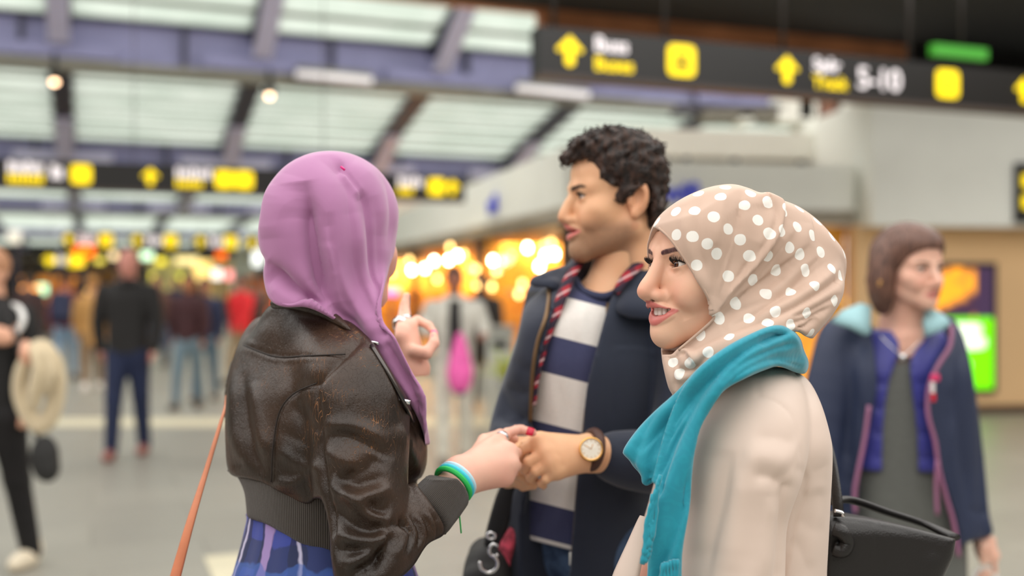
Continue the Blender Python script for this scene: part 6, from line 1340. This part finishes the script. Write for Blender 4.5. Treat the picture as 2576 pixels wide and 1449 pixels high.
# neck and chest skin
S = SDF((xR(2140), 2.95, zR(1010)), (xR(2420), 3.35, zR(735)), .006); S.cap(RL(0, -.02, -.08), (xR(2280), 3.16, zR(850)), .050, .058, k=0); S.loft([(zR(1010), xR(2275), 3.17, .15, .085, 0), (zR(900), xR(2275), 3.17, .13, .08, 0), (zR(850), xR(2275), 3.17, .09, .07, 0)], k=.05)
S.stroke([(2225,850),(2255,868),(2275,880)], .003, .008); S.stroke([(2330,850),(2300,868),(2285,880)], .003, .008)
parts = [hm, S.mesh('chest')]
S = SDF(P(2430, 1470, 3.2)-np.array([0, .1, .05]), P(2540, 1340, 3.2)+np.array([0, .1, 0]), .004)
kn = [P(2448, 1400, 3.12), P(2466, 1405, 3.10), P(2484, 1403, 3.10), P(2500, 1398, 3.12)]
hand_field(S, (P(2475, 1350, 3.14), .027), kn, [[P(2446, 1425, 3.11), P(2452, 1445, 3.13), P(2462, 1450, 3.15)], [P(2464, 1430, 3.09), P(2468, 1450, 3.11), P(2474, 1452, 3.14)], [P(2484, 1428, 3.09), P(2486, 1448, 3.11), P(2488, 1450, 3.14)], [P(2502, 1420, 3.11), P(2504, 1438, 3.12), P(2502, 1442, 3.15)]], [P(2455, 1375, 3.11), P(2442, 1400, 3.08), P(2448, 1425, 3.07)], pr=.02, fr=.0088)
parts.append(S.mesh('hand')); S = SDF((xR(2200), 3.0, zR(1400)), (xR(2530), 3.35, zR(840)), .01); S.chain([(xR(2290), 3.18, zR(900)), P(2390, 880, 3.22), P(2435, 1120, 3.19), P(2472, 1355, 3.14)], [.05, .03, .024, .024], k=.02); parts.append(S.mesh('arm')); b = join_me(parts); b.polygons.foreach_set('use_smooth', [True]*len(b.polygons)); link('body', b, M_skinR, R_)
# grey knit dress with lace yoke
S = SDF((xR(2120), 2.9, .3), (xR(2440), 3.45, zR(815)), .010); sec = [(.3, xR(2280), 3.19, .19, .15, 0), (.8, xR(2280), 3.19, .18, .13, 0), (zR(1300), xR(2280), 3.18, .165, .12, 0), (zR(1100), xR(2278), 3.18, .16, .115, 0), (zR(930), xR(2275), 3.18, .165, .105, 0), (zR(870), xR(2275), 3.18, .125, .082, 0), (zR(830), xR(2275), 3.18, .098, .07, 0)]
S.loft(sec, k=0); S.carve([(2190,800),(2205,838),(2235,870),(2270,886),(2300,880),(2330,852),(2345,800),(2480,800),(2480,3400),(2050,3400),(2050,800)], k=.004, smooth=False)
dm = S.mesh('dress'); pp = pix_of(S.V); add_attr(dm, 'lace', sm(-pp[:, 1], -918, -908))
N = NT('grey_knit_lace'); n = N.noise(70, 3); N.color(N.mix(N.attr('lace').outputs['Fac'], N.mix(n, srgb(86, 88, 84), srgb(104, 106, 102)), N.mix(N.step(N.noise(120, 2), .45, .55), srgb(30, 22, 20), srgb(110, 84, 74)))); N.set(Roughness=.85); link('dress', dm, N.m, R_)
# blue padded vest panels and navy raincoat as open shells
def open_shell(grow, front, m, name, h, arms=(), z0=.72, z1=None, k=.008, outer=None, strokes=()):
    S = SDF((xR(1985), 2.82, z0), (xR(2560), 3.5, z1 or zR(760)), h)
    S.loft([(z, cx, cy, rx+grow, ry+grow, a) for z, cx, cy, rx, ry, a in sec], k=0)
    T = S.like(); T.f[:] = -1; T.carve(front, k=0, n=3); Y = S.ax[1][None, :, None]
    S.f = np.maximum(S.f, -np.maximum(T.f, Y-3.20).astype(np.float32))
    for pts, r in arms: S.chain(pts, r, k=.02, n=3)
    if outer: S.carve(outer, k=.01, n=4)
    for a in strokes: S.stroke(*a)
    return link(name, S.mesh(name), m, R_), S
vest_f = [(2262,860),(2250,920),(2236,960),(2222,1060),(2218,1200),(2214,1449),(2200,2400),(2330,2400),(2318,1449),(2312,1300),(2308,1100),(2292,960),(2292,900),(2330,840),(2300,800),(2220,800)]
N = NT('blue_padded'); N.color(N.mix(N.noise(20, 3), srgb(40, 42, 118), srgb(58, 60, 150))); N.set(Roughness=.45, Sheen_Weight=.2); M_vest = N.m
stv = [([(2190, y), (2215, y+6), (2245, y)], -.008, .010) for y in range(960, 1400, 62)]+[([(2300, y), (2330, y+6), (2360, y)], -.008, .010) for y in range(960, 1400, 62)]
open_shell(.018, vest_f, M_vest, 'padded_vest', .008, z0=.95, strokes=stv)
N = NT('navy_raincoat'); N.color(N.mix(N.noise(7, 3), srgb(24, 34, 60), srgb(36, 48, 78))); N.set(Roughness=.6); N.bump(N.noise(30, 3), .15, .004); M_rc = N.m
coat_f = [(2200,760),(2190,830),(2200,880),(2206,960),(2200,1020),(2178,1120),(2160,1230),(2150,1449),(2100,2400),(2480,2400),(2420,1449),(2395,1280),(2360,1170),(2335,1050),(2330,980),(2352,910),(2380,870),(2395,830),(2360,760)]
armL = ([P(2130, 860, 3.2), P(2085, 960, 3.18), P(2065, 1100, 3.15), P(2062, 1300, 3.12), P(2065, 1449, 3.1)], [.085, .085, .078, .072, .065])
armR = ([P(2410, 860, 3.2), P(2440, 970, 3.2), P(2455, 1120, 3.18), P(2462, 1250, 3.16), P(2470, 1335, 3.14)], [.075, .072, .066, .060, .052])
coat, SC_ = open_shell(.05, coat_f, M_rc, 'raincoat', .008, [armL, armR], outer=[(2075,800),(2130,765),(2180,760),(2300,740),(2370,765),(2400,800),(2425,850),(2445,930),(2462,1040),(2475,1150),(2488,1290),(2496,1345),(2440,1362),(2420,1380),(2415,1449),(2420,1700),(1990,1700),(2010,1100),(2040,900)],
    strokes=[([(2120,870),(2140,980),(2130,1100),(2110,1250)], -.014, .012), ([(2160,860),(2170,950),(2180,1050)], .010, .014), ([(2405,880),(2412,1000),(2425,1150),(2440,1290)], -.014, .012), ([(2445,1000),(2470,1030),(2480,1060)], -.006, .01), ([(2400,1050),(2395,1150),(2410,1260)], .008, .014), ([(2430,1280),(2465,1290),(2490,1285)], -.006, .008), ([(2385,870),(2400,930),(2390,1000)], .008, .012)])
# hood lining, pink zips, pulls, necklace
M_teal = plain('pale_teal_lining', srgb(150, 190, 196), .8)
def hood(pts, parent): 
    n = len(pts); V = [P(x, y, d) for x, y, d in pts]; c = np.mean(V, 0)+np.array([0, -.015, 0]); me = mesh('hood', V+[c]+[v+np.array([0, .02, -.004]) for v in V]+[c+np.array([0, .03, 0])], [(i, (i+1) % n, n) for i in range(n)]+[((i+1) % n+n+1, i+n+1, 2*n+1) for i in range(n)]+[(i, i+n+1, (i+1) % n+n+1, (i+1) % n) for i in range(n)], True)
    link('hood_lining', me, M_teal, parent)
hood([(2095,808,3.06),(2120,780,3.07),(2165,762,3.1),(2192,770,3.1),(2190,838,3.03),(2180,842,3.02),(2140,822,3.03)], coat)
hood([(2330,775,3.1),(2352,778,3.08),(2380,795,3.06),(2393,812,3.04),(2370,832,3.03),(2332,845,3.03),(2326,810,3.06)], coat)
M_zip = plain('mauve_zip', srgb(150, 96, 128), .5)
zz = lambda pts: [p+np.array([0, -.012, 0]) for p in SC_.hit(catmull(pts, 5))]
link('zip', tube_me([P(x, y, d) for x, y, d in catmull([(2394,818,3.0),(2390,870,2.985),(2360,920,2.98),(2338,970,2.98),(2334,1040,2.975),(2352,1110,2.975),(2362,1180,2.975),(2380,1250,2.975),(2400,1320,2.975),(2412,1400,2.975)], 4)], .006, 6), M_zip, coat)
link('zip', tube_me([P(x, y, d) for x, y, d in catmull([(2186,1020,2.99),(2176,1100,2.985),(2160,1180,2.98),(2150,1240,2.98),(2152,1290,2.98)], 4)], .006, 6), M_zip, coat)
link('zip', tube_me([P(x, y, d) for x, y, d in catmull([(2358,1160,2.965),(2355,1220,2.965),(2358,1295,2.965)], 4)], .006, 6), M_zip, coat)
for x, y, w_, h_, c in ((2352, 950, .018, .014, (214, 60, 110)), (2346, 975, .008, .022, (230, 220, 220)), (2348, 1000, .008, .016, (214, 30, 50))): link('zip_pull', box_me(P(x, y, 2.955), (w_*.7, .004, h_*.7), .003), plain('pull_%d' % x, srgb(*c), .4), coat)
link('necklace', tube_me([P(x, y, d) for x, y, d in catmull([(2215,845,3.06),(2240,870,3.04),(2270,893,3.035),(2300,872,3.04),(2325,845,3.06)], 5)], .0016, 5), plain('chrome', (.8, .8, .82, 1), .15, 1), R_)
link('pendant', lathe_me([(0, -.004), (.009, -.002), (.009, .002), (0, .004)], 14, P(2272, 898, 3.03), (0, -1, 0)), plain('chrome', (.8, .8, .82, 1), .15, 1), R_)
link('earring', lathe_me([(.008, 0), (.0095, .0015), (.008, .003), (.0065, .0015), (.008, 0)], 14, P(2212, 712, 3.06), (1, 0, 0)), plain('gold', srgb(230, 180, 110), .22, 1), R_)
lower_body(R_, (xR(2280), 3.18), 180, .80, plain('dark_tights', srgb(34, 32, 40), .8), plain('shoe_black', (.02, .02, .02, 1), .4), leg=.065)
PB = empty('carrier_bag', P(2480, 0, 3.12)*np.array([1, 1, 0])+(0, 0, .3)); tag(PB, 'white paper carrier bag held by the woman in the navy raincoat', 'bag')
link('handle', tube_me([P(x, y, d) for x, y, d in catmull([(2445,1470,3.12),(2455,1440,3.12),(2475,1428,3.12),(2500,1436,3.12),(2512,1470,3.12)], 4)], .005, 6), plain('paper_white', srgb(236, 236, 234), .7), PB)
link('bag_body', box_me(P(2480, 1640, 3.12), (.13, .05, .19), .012), plain('paper_white', srgb(236, 236, 234), .7), PB)
# ================================================================= passers-by down the hall
def walker(label, px, foot, H, yaw, skin, hair, top, legs, shoe, stride=.18, arms=((.05, 0), (-.05, 0)), coat=None, long_hair=False, bald=False, hands=True, wide=1.0, h=None, group=None):
    d = 1.47*F/(foot-CY); c = P(px, foot, d); k = H/1.75; R = frame_of(yaw); h = h or max(.011, d*.0012)
    t = empty('person', (c[0], c[1], 0)); tag(t, label, 'person', group)
    g = lambda s, f, z: np.array([c[0], c[1], 0])+R[0]*(s*k)+R[1]*(f*k)+np.array([0, 0, z*k])
    B = lambda lo, hi: SDF(g(0, 0, lo)-np.array([.5*k, .5*k, 0]), g(0, 0, hi)+np.array([.5*k, .5*k, 0]), h)
    hh = min(h, .0095); S = SDF(g(0, 0, .80)-np.array([.42*k, .42*k, 0]), g(0, 0, 1.80)+np.array([.42*k, .42*k, 0]), hh)
    S.ell(g(0, -.005, 1.66), (.073*k, .092*k, .10*k), R=R, k=0); S.ell(g(0, .03, 1.60), (.055*k, .058*k, .085*k), R=R, k=.03); S.cap(g(0, .085, 1.63), g(0, .105, 1.605), .012*k, .014*k, k=.012); S.cap(g(0, -.02, 1.55), g(0, -.03, 1.40), .055*k, .06*k, k=.02)
    for s in (-1, 1): S.ell(g(s*.074, -.01, 1.62), (.010*k, .018*k, .03*k), R=R, k=.006); S.ell(g(s*.031, .088, 1.645), (.016*k, .012*k, .010*k), R=R, k=.01, mode='sub')
    S.cap(g(-.02, .084, 1.565), g(.02, .084, 1.565), .005, k=.004, mode='sub')
    S.cap(g(0, -.01, 1.42), g(0, 0, 1.0), .07*k, .08*k, k=.03)
    sh = {}
    for i, s in enumerate((-1, 1)):
        sw, lift = arms[i]; sh[s] = [g(s*.185*wide, 0, 1.40), g(s*.235*wide, sw*.5, 1.13+lift*.3), g(s*.215*wide, sw+lift*.55, .90+lift*.75)]
        S.cap(g(0, 0, 1.38), sh[s][0], .04*k, .036*k, k=.02); S.chain(sh[s], [.036*k, .03*k, .026*k], k=.02, n=3)
        if hands:
            p = sh[s][2]; dn = unit(p-sh[s][1]); sd = R[0]*s
            kn = [p+dn*.075+R[1]*(.024-.016*j) for j in range(4)]
            hand_field(S, (p, .026), kn, [[kn[j]+dn*.03-sd*.004, kn[j]+dn*.055-sd*.016, kn[j]+dn*.072-sd*.03] for j in range(4)], [p+dn*.03+R[1]*.03, p+dn*.06+R[1]*.045, p+dn*.085+R[1]*.045], pr=.018, fr=.009)
    ms = [S.mesh('figure')]
    m = skin_flat(skin); b = join_me(ms); b.polygons.foreach_set('use_smooth', [True]*len(b.polygons)); link('body', b, m, t)
    if not bald:
        S = SDF(g(0, 0, 1.30)-np.array([.18, .18, 0]), g(0, 0, 1.82)+np.array([.18, .18, 0]), hh); S.ell(g(0, -.014, 1.675), (.084*k, .102*k, .102*k), R=R, k=0)
        if long_hair: S.chain([g(0, -.05, 1.66), g(0, -.075, 1.52), g(0, -.07, 1.38)], [.075*k, .075*k, .05*k], k=.03)
        S.ell(g(0, .09, 1.615), (.064*k, .075*k, .10*k), R=R, k=.015, mode='sub'); link('hair', S.mesh('hair'), plain('hair_%d_%d_%d' % hair, srgb(*hair), .6, var=.25, vscale=40), t)
    z0 = coat or .88; S = B(z0, 1.50); S.loft([(g(0, 0, z0)[2], c[0], c[1], (.155 if not coat else .19)*k*wide, .115*k, yaw), (1.15*k, c[0], c[1], .16*k*wide, .115*k, yaw), (1.35*k, c[0], c[1], .19*k*wide, .115*k, yaw), (1.43*k, c[0], c[1], .14*k, .09*k, yaw), (1.49*k, c[0], c[1], .075*k, .07*k, yaw)], k=0)
    for s in (-1, 1): S.chain([g(0, -.01, 1.455), sh[s][0]-np.array([0, 0, .02])], [.06*k, .06*k], k=.03); S.chain(sh[s], [.066*k, .056*k, .042*k], k=.02, n=3)
    rs = np.random.RandomState(int(abs(px))); 
    for _ in range(9):
        a = rs.uniform(-.15, .15); z = rs.uniform(z0+.1, 1.35); S.stroke([g(a, .13, z), g(a+.06, .13, z-.05), g(a+.09, .12, z-.13)], -.006, .02, pix=False, n=2)
    up = link('jacket', S.mesh('jacket'), plain('cloth_%d_%d_%d' % top, srgb(*top), .75, var=.12, vscale=8), t)
    lower_body(t, (c[0], c[1]), yaw, .98*k, plain('cloth_%d_%d_%d' % legs, srgb(*legs), .85, var=.15, vscale=12), plain('shoe_%d_%d_%d' % shoe, srgb(*shoe), .5), rw=.15*k, rd=.11*k, leg=.088*k, stride=stride, h=max(.011, h))
    return t, g, R, up
def skin_flat(c): return plain('skin_%d_%d_%d' % c, srgb(*c), .5, var=.08, vscale=20)
# man in black walking towards the camera
t, g, R, up = walker('bald man in black jacket and dark blue jeans striding down the hall', 322, 1150, 1.80, 184, (206, 140, 126), (60, 40, 30), (22, 20, 20), (26, 36, 66), (150, 96, 90), .17, ((.06, .02), (-.04, .02)), bald=True, wide=1.06)
link('collar', tube_me(catmull([g(-.07, .05, 1.47), g(0, .09, 1.46), g(.07, .05, 1.47)], 5), .022, 8), plain('cloth_22_20_20', srgb(22, 20, 20), .75), up)
# man in pale jacket with a pink bag
t, g, R, up = walker('man in pale grey jacket and cream trousers carrying a pink bag', 1143, 1172, 1.64, 186, (150, 92, 70), (34, 24, 20), (196, 194, 184), (206, 202, 188), (120, 110, 100), .08, ((.06, .36), (.06, .36)), wide=1.1)
link('black_shirt', tube_me(catmull([g(0, .10, 1.46), g(.005, .125, 1.30), g(0, .13, 1.12), g(0, .125, .98)], 4), [.045, .05, .055, .05], 8, flat=tuple(R[1]), q=.3), plain('cloth_22_20_20', srgb(22, 20, 20), .75), up)
pb = g(-.03, .32, .98); PK = empty('pink_bag', (pb[0], pb[1], .62)); tag(PK, 'bright pink drawstring bag held by the man in the pale jacket', 'bag')
S = SDF(pb-np.array([.16, .12, .34]), pb+np.array([.16, .12, .22]), .011); S.chain([pb+(0, 0, .18), pb+(0, 0, .05), pb+(0, 0, -.12), pb+(0, 0, -.22)], [.02, .06, .095, .075], k=.03, n=3); S.stroke([(1150, 880), (1160, 920), (1155, 960)], -.01, .02); link('bag_body', S.mesh('bag'), plain('pink_cloth', srgb(230, 96, 170), .7, var=.15, vscale=14), PK)
link('bag_tip', lathe_me([(0, -.05), (.05, -.03), (.06, 0), (.03, .03), (0, .04)], 12, pb+(0, 0, -.26)), plain('violet_cloth', srgb(70, 60, 130), .7), PK)
walker('person in black coat and dark trousers waiting by the shop window', 1216, 1030, 1.62, 160, (120, 80, 64), (24, 18, 16), (40, 36, 36), (44, 36, 32), (190, 130, 60), .1, hands=False)
# left-hand crowd
t, g, R, up = walker('person with navy backpack and pale jeans walking away', 165, 960, 1.66, 10, (190, 120, 100), (60, 30, 26), (110, 26, 40), (120, 146, 170), (60, 50, 46), .14)
bp = g(0, -.31, 1.22); BP = empty('backpack', bp); tag(BP, 'navy backpack worn by the person in pale jeans', 'bag'); S = SDF(bp-.32, bp+.32, .018); S.box(bp, (.16, .10, .24), .08, R=R, k=0); S.box(bp+R[1]*-.09+(0, 0, -.08), (.12, .05, .11), .05, R=R, k=.02); link('bag_body', S.mesh('bag'), plain('navy_bag', srgb(28, 36, 66), .7), BP)
for s in (-1, 1): link('shoulder_strap', tube_me(catmull([g(s*.09, -.12, 1.40), g(s*.10, -.02, 1.485), g(s*.10, .10, 1.40), g(s*.11, .11, 1.2)], 4), .025, 6), plain('navy_bag', srgb(28, 36, 66), .7), BP)
walker('person in tan coat with pale trainers seen from behind', 232, 985, 1.62, 20, (200, 150, 110), (170, 120, 60), (176, 132, 74), (120, 96, 70), (236, 232, 226), .16, coat=.7)
walker('woman in maroon top and blue jeans walking beside a companion', 474, 1028, 1.64, 176, (180, 120, 84), (60, 36, 26), (58, 24, 30), (104, 124, 136), (80, 76, 70), .16, long_hair=True)
walker('companion in navy jacket and jeans beside the maroon top', 516, 1008, 1.60, 182, (170, 116, 90), (70, 50, 36), (34, 42, 74), (92, 116, 134), (80, 76, 70), .16)
t, g, R, up = walker('person in bright red coat walking past the far stalls', 606, 968, 1.66, 150, (150, 96, 76), (40, 22, 18), (206, 24, 32), (150, 130, 100), (70, 60, 50), .14, ((.22, .05), (-.18, .05)), coat=.82, wide=1.12)
bp = g(-.04, -.26, 1.2); BP = empty('backpack', bp); tag(BP, 'dark grey backpack worn by the person in the red coat', 'bag'); S = SDF(bp-.32, bp+.32, .018); S.box(bp, (.16, .11, .24), .08, R=R, k=0); S.box(bp+R[1]*-.1, (.12, .05, .12), .05, R=R, k=.02); link('bag_body', S.mesh('bag'), plain('grey_bag', srgb(64, 50, 50), .7), BP); link('top_handle', tube_me(catmull([bp+(-.04, 0, .23), bp+(0, 0, .29), bp+(.04, 0, .23)], 4), .012, 6), plain('grey_bag', srgb(64, 50, 50), .7), BP)
for i, (px, ft, c1_, c2_, lb) in enumerate(((395, 925, (90, 60, 50), (60, 70, 90), 'passer-by in brown jacket near the market stalls'), (655, 915, (120, 80, 60), (70, 66, 60), 'passer-by in fawn jacket behind the person in red coat'), (300, 905, (50, 46, 60), (50, 54, 70), 'passer-by in charcoal jacket behind the bald man'), (70, 930, (60, 40, 40), (60, 60, 70), 'passer-by in dark plum jacket beyond the woman in black'), (440, 900, (30, 40, 66), (90, 100, 120), 'passer-by in dark blue jacket near the market stalls'))):
    walker(lb, px, ft, 1.7, (176, 10, 190, 20, 170)[i], (180, 126, 100), (60, 40, 30), c1_, c2_, (60, 50, 44), .15, hands=False)
# woman at the left edge, black clothes, cream scarf over her arm
t, g, R, up = walker('woman in black clothes carrying a cream knitted scarf and black handbag', -22, 1446, 1.66, 172, (222, 168, 140), (176, 128, 96), (14, 13, 14), (20, 18, 20), (226, 214, 190), .2, ((.02, .0), (.12, .34)), long_hair=False, wide=1.02, h=.009)
dl = 1.47*F/(1446-CY)
link('white_collar', tube_me([P(x, y, d_) for x, y, d_ in catmull([(28,765,dl-.02),(48,775,dl-.12),(58,800,dl-.15),(50,826,dl-.15),(36,840,dl-.15)], 4)], [.008, .016, .020, .016, .008], 8, flat=(.2, 1, 0), q=.4), plain('paper_white', srgb(236, 236, 234), .7), up)
link('neckline', tube_me([P(x, y, d_) for x, y, d_ in catmull([(-30,830,dl-.14),(0,845,dl-.16),(28,842,dl-.15),(46,820,dl-.13)], 4)], [.03, .05, .04, .02], 8, flat=(.1, 1, 0), q=.3), skin_flat((222, 168, 140)), t)
link('fist', tube_me([P(x, y, d_) for x, y, d_ in catmull([(64,860,dl-.30),(66,890,dl-.32),(68,915,dl-.31)], 4)], [.018, .034, .02], 10), skin_flat((222, 168, 140)), t)
CS = empty('knitted_scarf', P(100, 1080, dl-.2)); tag(CS, 'chunky cream knitted scarf draped from the hand of the woman in black', 'scarf')
N = NT('cream_knit'); wv = N.n('ShaderNodeTexWave'); wv.inputs['Scale'].default_value = 30; wv.inputs['Distortion'].default_value = 2; N.color(N.mix(wv.outputs['Fac'], srgb(206, 186, 148), srgb(232, 216, 184))); N.set(Roughness=.9, Sheen_Weight=.3); N.bump(wv.outputs['Fac'], .5, .006); M_ck = N.m
S = SDF(P(20, 1110, dl)-np.array([0, .42, .05]), P(230, 825, dl)+np.array([.25, .1, .03]), .009)
S.chain([P(74, 885, dl-.30), P(104, 874, dl-.33), P(134, 910, dl-.32), P(144, 970, dl-.30), P(132, 1035, dl-.28), P(104, 1068, dl-.27), P(72, 1045, dl-.27), P(50, 990, dl-.27), P(54, 935, dl-.29), P(74, 888, dl-.30)], [.026, .04, .042, .042, .042, .044, .04, .036, .034, .028], k=.006, n=5, flat=(.1, 1, 0), q=.75)
S.chain([P(85, 880, dl-.36), P(100, 925, dl-.37), P(88, 985, dl-.35), P(84, 1020, dl-.33)], [.022, .034, .036, .03], k=.006, n=4); S.chain([P(110, 885, dl-.37), P(122, 940, dl-.37), P(112, 985, dl-.35)], [.02, .03, .02], k=.006, n=4)
S.stroke([(110,890),(114,950),(100,1020)], -.02, .010); S.stroke([(62,930),(66,990),(84,1040)], -.016, .010); S.stroke([(134,930),(136,990),(118,1046)], -.014, .010)
link('knit', S.mesh('knit'), M_ck, CS)
HB = empty('handbag', P(115, 1200, dl-.12)); tag(HB, 'soft black handbag hanging beside the cream knitted scarf', 'bag')
S = SDF(P(40, 1240, dl)-np.array([0, .3, .03]), P(200, 1050, dl)+np.array([.1, .1, 0]), .009); S.ell(P(112, 1150, dl-.15), (.07, .065, .11), k=0); S.ell(P(122, 1182, dl-.15), (.05, .055, .06), k=.03); link('bag_body', S.mesh('bag'), plain('black_canvas', (.016, .016, .016, 1), .7), HB)
link('strap', tube_me([P(x, y, d_) for x, y, d_ in catmull([(95,1110,dl-.15),(72,1000,dl-.17),(50,880,dl-.2),(20,790,dl-.1)], 4)], .014, 6, flat=(.3, 1, 0), q=.4), plain('black_canvas', (.016, .016, .016, 1), .7), HB)
